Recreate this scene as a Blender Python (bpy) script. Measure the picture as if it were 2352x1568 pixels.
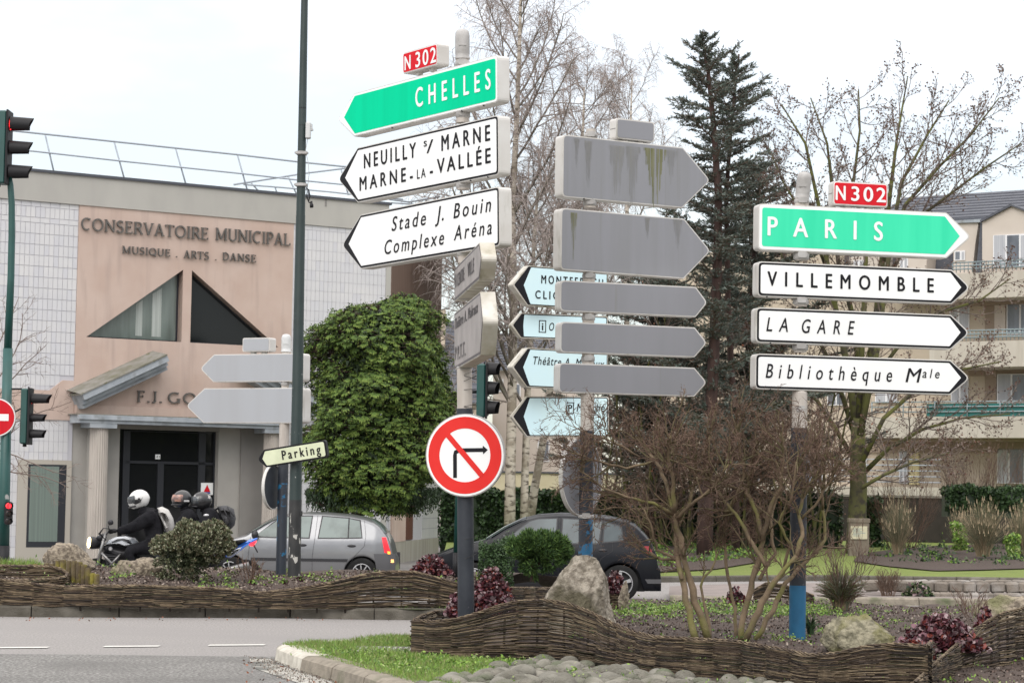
import bpy, bmesh, math, random
import numpy as np
from mathutils import Vector, Matrix
for o in list(bpy.data.objects): bpy.data.objects.remove(o)
S = bpy.context.scene
COL = S.collection
random.seed(7); RNG = np.random.default_rng(7)
R = math.radians; PI = math.pi

# ------------------------------------------------------------------ camera
FPX, CXP, CYP = 5300.0, 1176.0, 784.0      # focal length in units of a 2352 px wide frame
PITCH, ROLL, EYE = math.atan(346/5300.0), 0.0165, 1.6
_F = Vector((0, math.cos(PITCH), math.sin(PITCH))); _U = Vector((0, -math.sin(PITCH), math.cos(PITCH))); _L = Vector((1, 0, 0))
_X = _L*math.cos(ROLL) + _U*math.sin(ROLL); _Y = -_L*math.sin(ROLL) + _U*math.cos(ROLL)
cam = bpy.data.cameras.new('camera'); co = bpy.data.objects.new('camera', cam); COL.objects.link(co)
co.matrix_world = Matrix(((_X.x, _Y.x, -_F.x, 0), (_X.y, _Y.y, -_F.y, 0), (_X.z, _Y.z, -_F.z, EYE), (0, 0, 0, 1)))
cam.sensor_width = 36; cam.lens = 36*FPX/2352; cam.clip_end = 3000; cam.clip_start = .5
cam.dof.use_dof = True; cam.dof.focus_distance = 22.5; cam.dof.aperture_fstop = 9
S.camera = co

# ------------------------------------------------------------------ world, sun, exposure
SUN_EL, SUN_AZ = R(42), R(200)             # azimuth measured from +Y clockwise: high behind the camera
W = bpy.data.worlds.new('World'); S.world = W; W.use_nodes = True
n = W.node_tree.nodes; l = W.node_tree.links; n.clear()
wo = n.new('ShaderNodeOutputWorld'); sk = n.new('ShaderNodeTexSky'); sk.sky_type = 'NISHITA'; sk.sun_disc = False
sk.sun_elevation = SUN_EL; sk.sun_rotation = SUN_AZ
b1 = n.new('ShaderNodeBackground'); b1.inputs[1].default_value = 0.05; l.new(sk.outputs[0], b1.inputs[0])
tc = n.new('ShaderNodeTexCoord'); sp = n.new('ShaderNodeSeparateXYZ'); l.new(tc.outputs['Generated'], sp.inputs[0])
mr = n.new('ShaderNodeMapRange'); l.new(sp.outputs[2], mr.inputs[0])
mr.inputs[1].default_value = 0; mr.inputs[2].default_value = 1; mr.inputs[3].default_value = .265; mr.inputs[4].default_value = 1.50
mp = n.new('ShaderNodeMapping'); mp.inputs['Scale'].default_value = (1, 1, 2.6); mp.inputs['Location'].default_value = (6.6, 0, 0); l.new(tc.outputs['Generated'], mp.inputs[0])
nz = n.new('ShaderNodeTexNoise'); nz.inputs['Scale'].default_value = 5.5; nz.inputs['Detail'].default_value = 5; l.new(mp.outputs[0], nz.inputs[0])
cr = n.new('ShaderNodeValToRGB'); cr.color_ramp.elements[0].position = .42; cr.color_ramp.elements[1].position = .58
cr.color_ramp.elements[0].color = (.80, .765, .72, 1); cr.color_ramp.elements[1].color = (1.0, .94, .87, 1); l.new(nz.outputs[0], cr.inputs[0])
b2 = n.new('ShaderNodeBackground'); l.new(cr.outputs[0], b2.inputs[0]); l.new(mr.outputs[0], b2.inputs[1])
ad = n.new('ShaderNodeAddShader'); l.new(b1.outputs[0], ad.inputs[0]); l.new(b2.outputs[0], ad.inputs[1]); l.new(ad.outputs[0], wo.inputs[0])
sun = bpy.data.lights.new('sun', 'SUN'); sun.energy = .7; sun.angle = R(40); sun.color = (1, .97, .92)
so = bpy.data.objects.new('sun', sun); COL.objects.link(so)
sd = Vector((math.sin(SUN_AZ)*math.cos(SUN_EL), math.cos(SUN_AZ)*math.cos(SUN_EL), math.sin(SUN_EL)))
so.rotation_euler = (-sd).to_track_quat('-Z', 'Y').to_euler()
S.view_settings.view_transform = 'Standard'; S.view_settings.look = 'None'; S.view_settings.exposure = .80; S.view_settings.gamma = 1
S.view_settings.use_curve_mapping = False
S.render.engine = 'CYCLES'
S.cycles.max_bounces = 5; S.cycles.transparent_max_bounces = 6

# ------------------------------------------------------------------ geometry helpers
def ray(px, py):
    x = (px-CXP)/FPX; y = -(py-CYP)/FPX
    return _F + _X*x + _Y*y
def P(px, py, D):
    d = ray(px, py); t = D/d.y
    return Vector((d.x*t, D, EYE + d.z*t))
def gz(y):
    t = min(1, max(0, (y-30)/12.0)); return -.25*t*t*(3-2*t)
def G(px, py, z=None):
    d = ray(px, py)
    if z is not None:
        t = (z-EYE)/d.z; return Vector((d.x*t, d.y*t, z))
    D = 30
    for _ in range(30): D = (gz(D)-EYE)/d.z*d.y
    t = D/d.y; return Vector((d.x*t, D, gz(D)))
def pxm(D): return FPX/D

WL = {}
def thing(name, label, cat, loc=(0, 0, 0), group=None):
    o = bpy.data.objects.new(name, None); COL.objects.link(o); o.location = loc; o.empty_display_size = .2
    o['label'] = label; o['category'] = cat
    if group: o['group'] = group
    WL[o.name] = Vector(loc); return o
def tag(o, label, cat, group=None):
    o['label'] = label; o['category'] = cat
    if group: o['group'] = group
    return o
def struct(o): o['kind'] = 'structure'; return o
def stuff(o): o['kind'] = 'stuff'; return o
def link(name, me, parent=None):
    """mesh given in world coordinates; shifted to its parent's origin"""
    o = bpy.data.objects.new(name, me); COL.objects.link(o)
    off = Vector((0, 0, 0))
    if parent is not None:
        o.parent = parent; off = WL.get(parent.name, Vector((0, 0, 0)))
        if off.length > 0: me.transform(Matrix.Translation(-off))
    WL[o.name] = off.copy()
    return o
def rebase(o):
    """give a top-level mesh its origin at its base"""
    me = o.data; nv = len(me.vertices)
    if nv == 0: return o
    a = np.empty(nv*3); me.vertices.foreach_get('co', a); a = a.reshape(-1, 3)
    c = Vector(((a[:, 0].min()+a[:, 0].max())/2, (a[:, 1].min()+a[:, 1].max())/2, a[:, 2].min()))
    me.transform(Matrix.Translation(-c)); o.location = c; WL[o.name] = c
    return o
def raw_mesh(name, V, F, nper, mats, mi=None, smooth=False):
    me = bpy.data.meshes.new(name)
    V = np.asarray(V, dtype=np.float32); F = np.asarray(F, dtype=np.int32)
    me.vertices.add(len(V)); me.vertices.foreach_set('co', V.ravel())
    me.loops.add(F.size); me.loops.foreach_set('vertex_index', F.ravel())
    me.polygons.add(len(F)); me.polygons.foreach_set('loop_start', np.arange(0, F.size, nper, dtype=np.int32))
    try: me.polygons.foreach_set('loop_total', np.full(len(F), nper, dtype=np.int32))
    except Exception: pass
    for m in (mats if isinstance(mats, (list, tuple)) else [mats]): me.materials.append(m)
    if mi is not None: me.polygons.foreach_set('material_index', np.asarray(mi, dtype=np.int32))
    if smooth: me.polygons.foreach_set('use_smooth', np.ones(len(F), dtype=bool))
    me.update(calc_edges=True); me.validate()
    return me
def seg_obj(name, segs, mats, mi=None, parent=None, sides=3, thin=0):
    A = np.asarray(segs, dtype=np.float64)[:, :8]; ribbon = None
    if thin:
        mk_ = np.maximum(A[:, 6], A[:, 7]) <= thin; T_ = A[mk_]
        if len(T_):
            mia = None if mi is None else np.asarray(mi); mr_ = None if mia is None else mia[mk_]
            d = T_[:, 3:6]-T_[:, 0:3]; s = np.cross(d, RNG.normal(size=d.shape)); s /= np.maximum(np.linalg.norm(s, axis=1), 1e-9)[:, None]
            Vr = np.stack([T_[:, 0:3]-s*T_[:, 6:7], T_[:, 0:3]+s*T_[:, 6:7], T_[:, 3:6]+s*T_[:, 7:8], T_[:, 3:6]-s*T_[:, 7:8]], 1).reshape(-1, 3)
            ro = link(name+'_tips' if name != 'crown' else 'twig_tips', raw_mesh(name, Vr, np.arange(len(Vr)).reshape(-1, 4), 4, mats, mr_), parent); ro['kind'] = 'stuff'
            A = A[~mk_]; mi = None if mia is None else mia[~mk_]
    p0, p1, r0, r1 = A[:, 0:3], A[:, 3:6], A[:, 6], A[:, 7]
    d = p1-p0; d /= np.maximum(np.linalg.norm(d, axis=1), 1e-9)[:, None]
    ref = np.where(np.abs(d[:, 2:3]) > .8, np.array([[1., 0, 0]]), np.array([[0, 0, 1.]]))
    a = np.cross(d, ref); a /= np.maximum(np.linalg.norm(a, axis=1), 1e-9)[:, None]; b = np.cross(d, a)
    N = len(A); V = np.empty((N, 2*sides, 3))
    for k in range(sides):
        c = math.cos(2*PI*k/sides); s = math.sin(2*PI*k/sides); o = a*c+b*s
        V[:, k] = p0+o*r0[:, None]; V[:, sides+k] = p1+o*r1[:, None]
    base = (np.arange(N)*2*sides)[:, None, None]
    q = np.array([[k, (k+1) % sides, sides+(k+1) % sides, sides+k] for k in range(sides)])[None]
    F = (base+q).reshape(-1, 4)
    m2 = None if mi is None else np.repeat(np.asarray(mi), sides)
    return link(name, raw_mesh(name, V.reshape(-1, 3), F, 4, mats, m2, smooth=sides > 3), parent)
def leaf_obj(name, C, size, mats, parent=None, aspect=.5, up=.0, dirs=None, mi=None, fold=0.0, shape=4):
    """many small faces: C centres (N,3), size scalar or (N,)"""
    C = np.asarray(C, dtype=np.float64); N = len(C); size = np.broadcast_to(np.asarray(size, dtype=np.float64), (N,))
    if dirs is None:
        dirs = RNG.normal(size=(N, 3)); dirs[:, 2] += up
    d = dirs/np.maximum(np.linalg.norm(dirs, axis=1), 1e-9)[:, None]
    r = RNG.normal(size=(N, 3)); s = np.cross(d, r); s /= np.maximum(np.linalg.norm(s, axis=1), 1e-9)[:, None]
    L = d*size[:, None]; Wd = s*(size*aspect)[:, None]
    if shape == 4:
        V = np.stack([C-L*.5, C+Wd*.5, C+L*.5, C-Wd*.5], 1); nper = 4
    elif shape == 3:
        V = np.stack([C-Wd*.5, C+Wd*.5, C+L], 1); nper = 3
    else:
        nn = np.cross(d, s); K = shape
        V = np.stack([C + L*.5*math.cos(2*PI*k/K)*(1.0 if k % 2 else .86) + Wd*.5*math.sin(2*PI*k/K)*(1.0 if k % 2 else .86) for k in range(K)], 1); nper = K
    F = np.arange(N*nper).reshape(-1, nper)
    if mi is None: mi = RNG.integers(0, len(mats) if isinstance(mats, (list, tuple)) else 1, N)
    return link(name, raw_mesh(name, V.reshape(-1, 3), F, nper, mats, mi), parent)

class MB:
    def __init__(s): s.v = []; s.f = []; s.m = []; s.sm = []; s.M = Matrix.Identity(4); s.mi = 0
    def add(s, vs, fs, smooth=False):
        b = len(s.v); s.v += [tuple(s.M @ Vector(v)) for v in vs]
        for f in fs: s.f.append([b+i for i in f]); s.m.append(s.mi); s.sm.append(smooth)
        return s
    def box(s, x0, x1, y0, y1, z0, z1):
        return s.add([(x0, y0, z0), (x1, y0, z0), (x1, y1, z0), (x0, y1, z0), (x0, y0, z1), (x1, y0, z1), (x1, y1, z1), (x0, y1, z1)],
              [(0, 3, 2, 1), (4, 5, 6, 7), (0, 1, 5, 4), (1, 2, 6, 5), (2, 3, 7, 6), (3, 0, 4, 7)])
    def bbox(s, x0, x1, y0, y1, z0, z1, b=.01):
        """box with chamfered edges"""
        vs = []; 
        for zz, k in ((z0, b), (z0+b, 0), (z1-b, 0), (z1, b)):
            vs += [(x0+b, y0+k, zz), (x1-b, y0+k, zz), (x1-k, y0+b, zz), (x1-k, y1-b, zz), (x1-b, y1-k, zz), (x0+b, y1-k, zz), (x0+k, y1-b, zz), (x0+k, y0+b, zz)]
        fs = [tuple(range(7, -1, -1)), tuple(range(24, 32))]
        for r in range(3):
            for k in range(8): fs.append((r*8+k, r*8+(k+1) % 8, (r+1)*8+(k+1) % 8, (r+1)*8+k))
        return s.add(vs, fs)
    def prism(s, pts, fn, n0, n1):
        """2D outline pts (counter-clockwise seen from +n), fn(u,v,n)->point"""
        N = len(pts); vs = [fn(u, v, n0) for u, v in pts]+[fn(u, v, n1) for u, v in pts]
        fs = [tuple(range(N-1, -1, -1)), tuple(range(N, 2*N))]+[(k, (k+1) % N, N+(k+1) % N, N+k) for k in range(N)]
        return s.add(vs, fs)
    def lathe(s, prof, c, axis=(0, 0, 1), n=20, smooth=True, caps=True):
        ax = Vector(axis).normalized(); q = Vector((0, 0, 1)).rotation_difference(ax).to_matrix(); c = Vector(c); vs = []
        for (r, h) in prof:
            for k in range(n): vs.append(c+q @ Vector((r*math.cos(2*PI*k/n), r*math.sin(2*PI*k/n), h)))
        fs = [(j*n+k, j*n+(k+1) % n, (j+1)*n+(k+1) % n, (j+1)*n+k) for j in range(len(prof)-1) for k in range(n)]
        s.add(vs, fs, smooth)
        if caps:
            s.add(vs[:n], [tuple(range(n-1, -1, -1))]); s.add(vs[-n:], [tuple(range(n))])
        return s
    def tube(s, pts, r, n=8, smooth=True, caps=True):
        pts = [Vector(p) for p in pts]; rs = r if isinstance(r, (list, tuple)) else [r]*len(pts); vs = []
        a = None
        for i, p in enumerate(pts):
            d = (pts[min(i+1, len(pts)-1)]-pts[max(i-1, 0)]).normalized()
            if a is None: a = d.orthogonal().normalized()
            a = (a-d*a.dot(d)).normalized(); b = d.cross(a)
            for k in range(n): vs.append(p+(a*math.cos(2*PI*k/n)+b*math.sin(2*PI*k/n))*rs[i])
        fs = [(j*n+k, j*n+(k+1) % n, (j+1)*n+(k+1) % n, (j+1)*n+k) for j in range(len(pts)-1) for k in range(n)]
        if caps: fs += [tuple(range(n-1, -1, -1)), tuple(range((len(pts)-1)*n, len(pts)*n))]
        return s.add(vs, fs, smooth)
    def ell(s, c, rx, ry, rz, n=14, m=8, rot=None, warp=None):
        vs = []; c = Vector(c)
        for j in range(m+1):
            t = PI*j/m
            for k in range(n):
                a = 2*PI*k/n; v = Vector((rx*math.sin(t)*math.cos(a), ry*math.sin(t)*math.sin(a), rz*math.cos(t)))
                if warp: v = warp(v)
                if rot: v = rot @ v
                vs.append(c+v)
        fs = [(j*n+k, (j+1)*n+k, (j+1)*n+(k+1) % n, j*n+(k+1) % n) for j in range(m) for k in range(n)]
        return s.add(vs, fs, True)
    def grid(s, rows, smooth=True):
        nc = len(rows[0]); vs = [p for r in rows for p in r]
        return s.add(vs, [(j*nc+k, j*nc+k+1, (j+1)*nc+k+1, (j+1)*nc+k) for j in range(len(rows)-1) for k in range(nc-1)], smooth)
    def mesh(s, name, mats):
        me = bpy.data.meshes.new(name); me.from_pydata(s.v, [], s.f)
        for m in (mats if isinstance(mats, (list, tuple)) else [mats]): me.materials.append(m)
        me.polygons.foreach_set('material_index', s.m); me.polygons.foreach_set('use_smooth', s.sm); me.update(); return me
    def build(s, name, mats, parent=None): return link(name, s.mesh(name, mats), parent)

def rounded(poly, r, k=4):
    out = []; N = len(poly)
    for i in range(N):
        p = Vector(poly[i]); a = Vector(poly[i-1])-p; b = Vector(poly[(i+1) % N])-p
        ang = a.angle(b); rr = r if not isinstance(r, (list, tuple)) else r[i]
        d = min(rr/math.tan(ang/2), a.length*.45, b.length*.45); p0 = p+a.normalized()*d; p1 = p+b.normalized()*d
        for j in range(k+1):
            t = j/k; q = p0*(1-t)**2+p*2*t*(1-t)+p1*t*t; out.append((q.x, q.y))
    return out
def lerp(a, b, t): return a+(b-a)*t
def interp(tab, x): return float(np.interp(x, [t[0] for t in tab], [t[1] for t in tab]))
def strip(name, front, back, ny, mat, zf=None, parent=None, nx=None):
    """surface between two polylines"""
    def res(pl, k):
        d = [0]
        for a, b in zip(pl[:-1], pl[1:]): d.append(d[-1]+(b-a).length)
        return [Vector([np.interp(d[-1]*i/k, d, [p[c] for p in pl]) for c in range(3)]) for i in range(k+1)]
    nx = nx or len(front)*4; A = res([Vector(p) for p in front], nx); B = res([Vector(p) for p in back], nx); m = MB()
    rows = []
    for j in range(ny+1):
        r = []
        for a, b in zip(A, B):
            p = a.lerp(b, j/ny)
            if zf: p.z = zf(p.x, p.y, p.z)
            r.append(p)
        rows.append(r)
    m.grid(rows); return m.build(name, mat, parent)

# ------------------------------------------------------------------ materials
def mat(name, c, rough=.7, metal=0, c2=None, scale=5, stretch=(1, 1, 1), bump=0, bscale=40, spec=.5, lo=.35, hi=.65, c3=None, s3=1.5, lo3=.5, hi3=.62, coat=0, stretch3=(1, 1, 1), emit=None, estr=0, bstretch=None):
    m = bpy.data.materials.new(name); m.use_nodes = True; t = m.node_tree; n = t.nodes; l = t.links; p = n['Principled BSDF']
    p.inputs['Roughness'].default_value = rough; p.inputs['Metallic'].default_value = metal; p.inputs['Base Color'].default_value = (*c, 1)
    p.inputs['Specular IOR Level'].default_value = spec; p.inputs['Coat Weight'].default_value = coat; p.inputs['Coat Roughness'].default_value = .05
    if emit: p.inputs['Emission Color'].default_value = (*emit, 1); p.inputs['Emission Strength'].default_value = estr
    tc = None
    def noise(sc, st, det=5, dist=0):
        nonlocal tc
        if tc is None: tc = n.new('ShaderNodeNewGeometry')
        mp = n.new('ShaderNodeMapping'); mp.inputs['Scale'].default_value = st; l.new(tc.outputs['Position'], mp.inputs[0])
        z = n.new('ShaderNodeTexNoise'); z.inputs['Scale'].default_value = sc; z.inputs['Detail'].default_value = det; l.new(mp.outputs[0], z.inputs[0]); return z.outputs[0]
    col = None
    def mixin(prev, colr, fac, a, b):
        r = n.new('ShaderNodeMapRange'); r.inputs[1].default_value = a; r.inputs[2].default_value = b; l.new(fac, r.inputs[0])
        x = n.new('ShaderNodeMix'); x.data_type = 'RGBA'; l.new(r.outputs[0], x.inputs[0])
        if isinstance(prev, tuple): x.inputs[6].default_value = (*prev, 1)
        else: l.new(prev, x.inputs[6])
        x.inputs[7].default_value = (*colr, 1); return x.outputs[2]
    col = c
    if c2: col = mixin(col, c2, noise(scale, stretch), lo, hi)
    if c3: col = mixin(col, c3, noise(s3, stretch3, 8), lo3, hi3)
    if not isinstance(col, tuple): l.new(col, p.inputs['Base Color'])
    if bump:
        bp = n.new('ShaderNodeBump'); bp.inputs['Strength'].default_value = min(1, bump); bp.inputs['Distance'].default_value = .03 if name.startswith('rock') else .02
        l.new(noise(bscale, bstretch or (1, 1, 1), 6), bp.inputs['Height']); l.new(bp.outputs[0], p.inputs['Normal'])
    return m
M = {}
def mk(k, *a, **kw): M[k] = mat(k, *a, **kw); return M[k]
mk('asphalt', (.34, .322, .31), .93, c2=(.20, .19, .184), scale=42, bump=.6, bscale=90, c3=(.255, .242, .235), s3=.45, lo3=.4, hi3=.7, stretch3=(.4, 1.4, 1), spec=.3)
mk('asphalt_old', (.13, .127, .12), .95, c2=(.36, .35, .335), scale=34, lo=.42, hi=.68, bump=1, bscale=60, c3=(.145, .14, .134), s3=.8, lo3=.45, hi3=.75, spec=.3)
mk('asphalt_far', (.165, .15, .145), .95, c2=(.13, .12, .118), scale=2, bump=.3)
mk('paint_line', (.62, .61, .57), .8, c2=(.4, .39, .36), scale=25, lo=.45, hi=.8)
mk('kerb_white', (.58, .55, .48), .9, c2=(.42, .39, .33), scale=9, bump=.6, bscale=60, c3=(.16, .15, .12), s3=5, lo3=.6, hi3=.8)
mk('kerb_brown', (.28, .245, .195), .92, c2=(.19, .165, .13), scale=10, bump=.6, bscale=70, c3=(.10, .11, .06), s3=3, lo3=.55, hi3=.75)
mk('kerb_grey', (.105, .095, .078), .92, c2=(.07, .062, .048), scale=6, bump=.6, bscale=60, c3=(.17, .155, .13), s3=2, lo3=.55, hi3=.7)
mk('concrete_gutter', (.50, .48, .43), .95, c2=(.26, .25, .23), scale=30, bump=.8, bscale=50, c3=(.12, .12, .11), s3=2)
mk('soil', (.042, .029, .023), .98, c2=(.075, .052, .041), scale=18, bump=1, bscale=22, c3=(.12, .095, .08), s3=55, lo3=.6, hi3=.75)
mk('grass_base', (.10, .16, .022), .95, c2=(.055, .10, .02), scale=6, bump=1, bscale=60, c3=(.10, .085, .04), s3=2.5, lo3=.58, hi3=.75)
mk('lawn', (.14, .19, .028), .95, c2=(.115, .16, .026), scale=1.2, bump=.6, bscale=50, c3=(.17, .185, .05), s3=14)
for i, c in enumerate([(.16, .27, .03), (.10, .20, .03), (.20, .30, .06), (.22, .20, .09)]): mk('blade%d' % i, c, .7)
mk('cobble', (.185, .172, .142), .9, c2=(.105, .10, .078), scale=14, bump=1, bscale=60, c3=(.12, .135, .085), s3=3, lo3=.5, hi3=.7)
mk('cobble_dark', (.12, .112, .09), .9, c2=(.21, .20, .17), scale=5, bump=.7, bscale=45)
for i, c in enumerate([(.135, .097, .060), (.065, .043, .028), (.026, .018, .013), (.23, .175, .11), (.052, .045, .022)]): mk('willow%d' % i, c, .85, c2=tuple(x*.6 for x in c), scale=12)
mk('rock_pale', (.46, .41, .34), .92, c2=(.22, .19, .15), scale=16, lo=.40, hi=.62, bump=1, bscale=34, c3=(.13, .115, .075), s3=2.2, lo3=.47, hi3=.60)
mk('rock_tan', (.32, .27, .205), .92, c2=(.13, .105, .08), scale=20, lo=.40, hi=.62, bump=1, bscale=34, c3=(.17, .17, .08), s3=2, lo3=.52, hi3=.66)
mk('rock_moss', (.28, .255, .18), .92, c2=(.13, .12, .08), scale=18, lo=.40, hi=.62, bump=1, bscale=34, c3=(.17, .16, .065), s3=2.6, lo3=.48, hi3=.60)
mk('log', (.13, .10, .05), .95, c2=(.07, .05, .03), scale=8, stretch=(1, 1, .2), bump=.8, bscale=20, c3=(.20, .17, .03), s3=5, lo3=.5, hi3=.65)
# metals and signs
mk('pole_dark', (.020, .024, .032), .55, c2=(.035, .04, .05), scale=4, bump=.1, c3=(.09, .09, .10), s3=16, lo3=.68, hi3=.74, spec=.35)
mk('pole_blue', (.022, .028, .040), .5, c2=(.014, .12, .25), scale=3.6, lo=.60, hi=.62, c3=(.012, .11, .22), s3=9, lo3=.64, hi3=.66)
mk('paint_blue', (.012, .105, .215), .6, c2=(.016, .13, .26), scale=9, c3=(.05, .05, .07), s3=7, lo3=.63, hi3=.67)
mk('pole_white', (.50, .46, .42), .6, c2=(.40, .36, .32), scale=6, stretch=(2, 2, .4), spec=.4)
mk('wire', (.03, .03, .03), .6)
mk('galva', (.42, .41, .40), .55, c2=(.30, .29, .28), scale=10, spec=.5)
mk('casing', (.62, .61, .59), .5, c2=(.54, .52, .49), scale=3, c3=(.26, .25, .19), s3=7, lo3=.6, hi3=.82, stretch3=(1, 1, .3))
mk('casing_dirty', (.56, .54, .50), .6, c2=(.40, .37, .30), scale=5, c3=(.20, .18, .12), s3=8, lo3=.52, hi3=.75)
mk('sign_white', (.86, .87, .87), .35, c2=(.83, .84, .84), scale=2)
mk('sign_pale_blue', (.60, .80, .86), .35, c2=(.62, .81, .84), scale=3)
mk('sign_cream', (.66, .70, .50), .4, c2=(.56, .60, .42), scale=5)
mk('sign_black', (.010, .010, .013), .6, spec=.2)
mk('sign_green', (.0, .62, .32), .8, spec=.08, c2=(.0, .56, .285), scale=2.2, stretch=(3, 3, .15), lo=.4, hi=.7)
mk('sign_green_pale', (.06, .72, .42), .8, spec=.1, c2=(.045, .66, .38), scale=2.5, stretch=(3, 3, .2), lo=.4, hi=.7)
mk('sign_red', (.66, .022, .034), .7, spec=.12, c2=(.58, .016, .026), scale=4, stretch=(3, 3, .4))
mk('sign_red_orange', (.72, .040, .035), .7, spec=.12, c2=(.67, .034, .03), scale=4)
mk('sign_back', (.255, .26, .285), .7, c2=(.235, .24, .255), scale=1.6, stretch=(4, 4, .25), c3=(.17, .17, .15), s3=2.2, lo3=.60, hi3=.85, stretch3=(4, 4, .14), spec=.3)
mk('algae', (.125, .13, .05), .9, c2=(.20, .20, .12), scale=9, stretch=(3, 3, .3)); mk('stain', (.215, .215, .205), .8, c2=(.24, .243, .25), scale=6, stretch=(3, 3, .3))
mk('sign_back_clean', (.255, .26, .285), .7, c2=(.24, .245, .265), scale=1.5, stretch=(3, 3, .3), c3=(.19, .185, .16), s3=2.6, lo3=.66, hi3=.85, stretch3=(3, 3, .2), spec=.3)
mk('sign_back_pale', (.37, .385, .41), .55, c2=(.35, .36, .38), scale=1.5, stretch=(3, 3, .3), spec=.3)
mk('sign_grey', (.35, .32, .31), .6, c2=(.27, .25, .24), scale=4)  # greyish sign face, mottled between two greys
mk('print_grey', (.10, .09, .095), .6)
mk('green_metal', (.010, .075, .068), .45, c2=(.008, .06, .053), scale=3, c3=(.35, .35, .34), s3=2.2, lo3=.7, hi3=.72, spec=.6)
mk('lamp_green', (.012, .026, .025), .5, c2=(.018, .035, .034), scale=5, c3=(.30, .31, .30), s3=22, lo3=.70, hi3=.74, spec=.6)
mk('lamp_base', (.014, .015, .016), .5, c2=(.03, .03, .03), scale=5, c3=(.42, .41, .38), s3=14, lo3=.6, hi3=.64, stretch3=(1, 1, .5))
mk('black_plastic', (.012, .012, .014), .55, spec=.3)
mk('black_rough', (.014, .014, .015), .85)
mk('rubber', (.012, .012, .012), .85, c2=(.018, .018, .018), spec=.2)
mk('lens_dark', (.03, .02, .02), .15)
mk('lens_red', (.7, .02, .02), .2, emit=(1, .02, .03), estr=2.2)
mk('white_plastic', (.55, .56, .56), .5)
# ------------------------------------------------------------------ ground and roads
m = MB(); ys = [-20, 0, 10, 20, 26, 28, 30, 32, 34, 36, 38, 40, 42, 46, 54, 70, 100, 180, 400, 900]
m.grid([[Vector((x, y, gz(y)-.03)) for x in (-400, -120, -60, -30, -10, 0, 10, 30, 60, 120, 400)] for y in ys])
struct(m.build('ground', M['asphalt_far']))
m = MB(); m.grid([[Vector((x, y, gz(y))) for x in (-40, -20, -10, -5, 0, 5, 10, 20, 40)] for y in np.arange(18.5, 62, .75)])
struct(m.build('road', M['asphalt']))
# older, coarser surfacing in front (its edge runs across the picture)
e0 = [G(px, py) for px, py in ((-200, 1500), (0, 1502), (200, 1503), (400, 1506), (640, 1508), (1200, 1510))]
e1 = [Vector((p.x*.7, 6, 0)) for p in e0]
for p in e0+e1: p.z = .004
o = strip('road_old_surface', e1, e0, 6, M['asphalt_old']); struct(o)
for px0, px1, py in ((-40, 107, 1489.5), (235, 363, 1486.5), (477, 606, 1483.5), (-290, -150, 1493)):
    a = G(px0, py); b = G(px1, py-1); w = Vector((0, .17, 0)); m = MB()
    m.add([a+Vector((0, 0, .008)), b+Vector((0, 0, .008)), b+w+Vector((0, 0, .008)), a+w+Vector((0, 0, .008))], [(0, 1, 2, 3)])
    o = m.build('lane_dash', M['paint_line']); struct(o)
a = G(2040, 1399); b = G(2360, 1404)
m = MB(); w = Vector((0, .15, 0)); u = Vector((0, 0, .008)); m.add([a+u, b+u, b+w+u, a+w+u], [(0, 1, 2, 3)]); struct(m.build('edge_line', M['paint_line']))

def kerb(parent, pl, widths, mats, h=.14, w=.16, slope=.02, inward=1, z0=None):
    """kerb stones laid end to end along the polyline (outer foot line)"""
    d = [0]
    for a, b in zip(pl[:-1], pl[1:]): d.append(d[-1]+(b-a).length)
    at = lambda s: Vector([np.interp(s, d, [p[c] for p in pl]) for c in range(3)])
    s = 0; i = 0
    while s < d[-1]-.05:
        L = widths[min(i, len(widths)-1)]; e = min(s+L-.015, d[-1]); a = at(s); b = at(e); t = (b-a); t.z = 0; t.normalize()
        nrm = Vector((-t.y, t.x, 0))*inward; m = MB(); vs = []
        prof = [(0, -.05), (.0+slope*.6, h-.03), (slope+.012, h-.008), (slope+.035, h), (w-.008, h), (w, h-.008), (w, -.05)]
        for q in (a, a.lerp(b, .5), b):
            k = random.uniform(-.004, .004)
            for (o_, z) in prof: vs.append(q+nrm*(o_+k)+Vector((0, 0, z)))
        N = len(prof); fs = [(j*N+k, j*N+k+1, (j+1)*N+k+1, (j+1)*N+k) for j in range(2) for k in range(N-1)]+[tuple(range(N)), tuple(range(3*N-1, 2*N-1, -1))]
        m.add(vs, fs); m.build('kerb_stone', mats[min(i, len(mats)-1)] if isinstance(mats, list) else mats, parent)
        s += L; i += 1

# ---- left island
KL = [G(px, py) for px, py in ((-520, 1406), (-250, 1411), (0, 1416), (300, 1417.5), (600, 1418), (800, 1421), (950, 1425), (1040, 1424), (1110, 1415), (1180, 1405), (1260, 1395), (1400, 1388))]
for p in KL: p.z = gz(p.y)
il = struct(bpy.data.objects.new('left_island_kerb', None)); COL.objects.link(il); WL[il.name] = Vector((0, 0, 0))
kerb(il, KL, [1.05], M['kerb_grey'], h=.14, w=.18)
KLb = [Vector((p.x*1.15, max(33.5, p.y+3), gz(34)+.1)) for p in KL]
KLb[-1] = KL[-1]+Vector((.2, .6, .1)); KLb[-2] = Vector((KL[-2].x+.5, 32.6, .1)); KLb[-3] = Vector((KL[-3].x+.3, 33, .1))
o = strip('left_island_verge', [p+Vector((0, .12, .135)) for p in KL], [p+Vector((0, 1.0, .135)) for p in KL], 3, M['grass_base']); struct(o)
def zl(x, y, z):
    t = min(1, max(0, (y-28.2)/1.0)); e = min(1, max(0, (34.2-y)/1.6))
    return lerp(.15, lerp(.30, .46, min(1, max(0, (y-28.6)/2.5))), t)*e + z*(1-e) + .03*math.sin(x*3.1+y*2)*t
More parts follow.
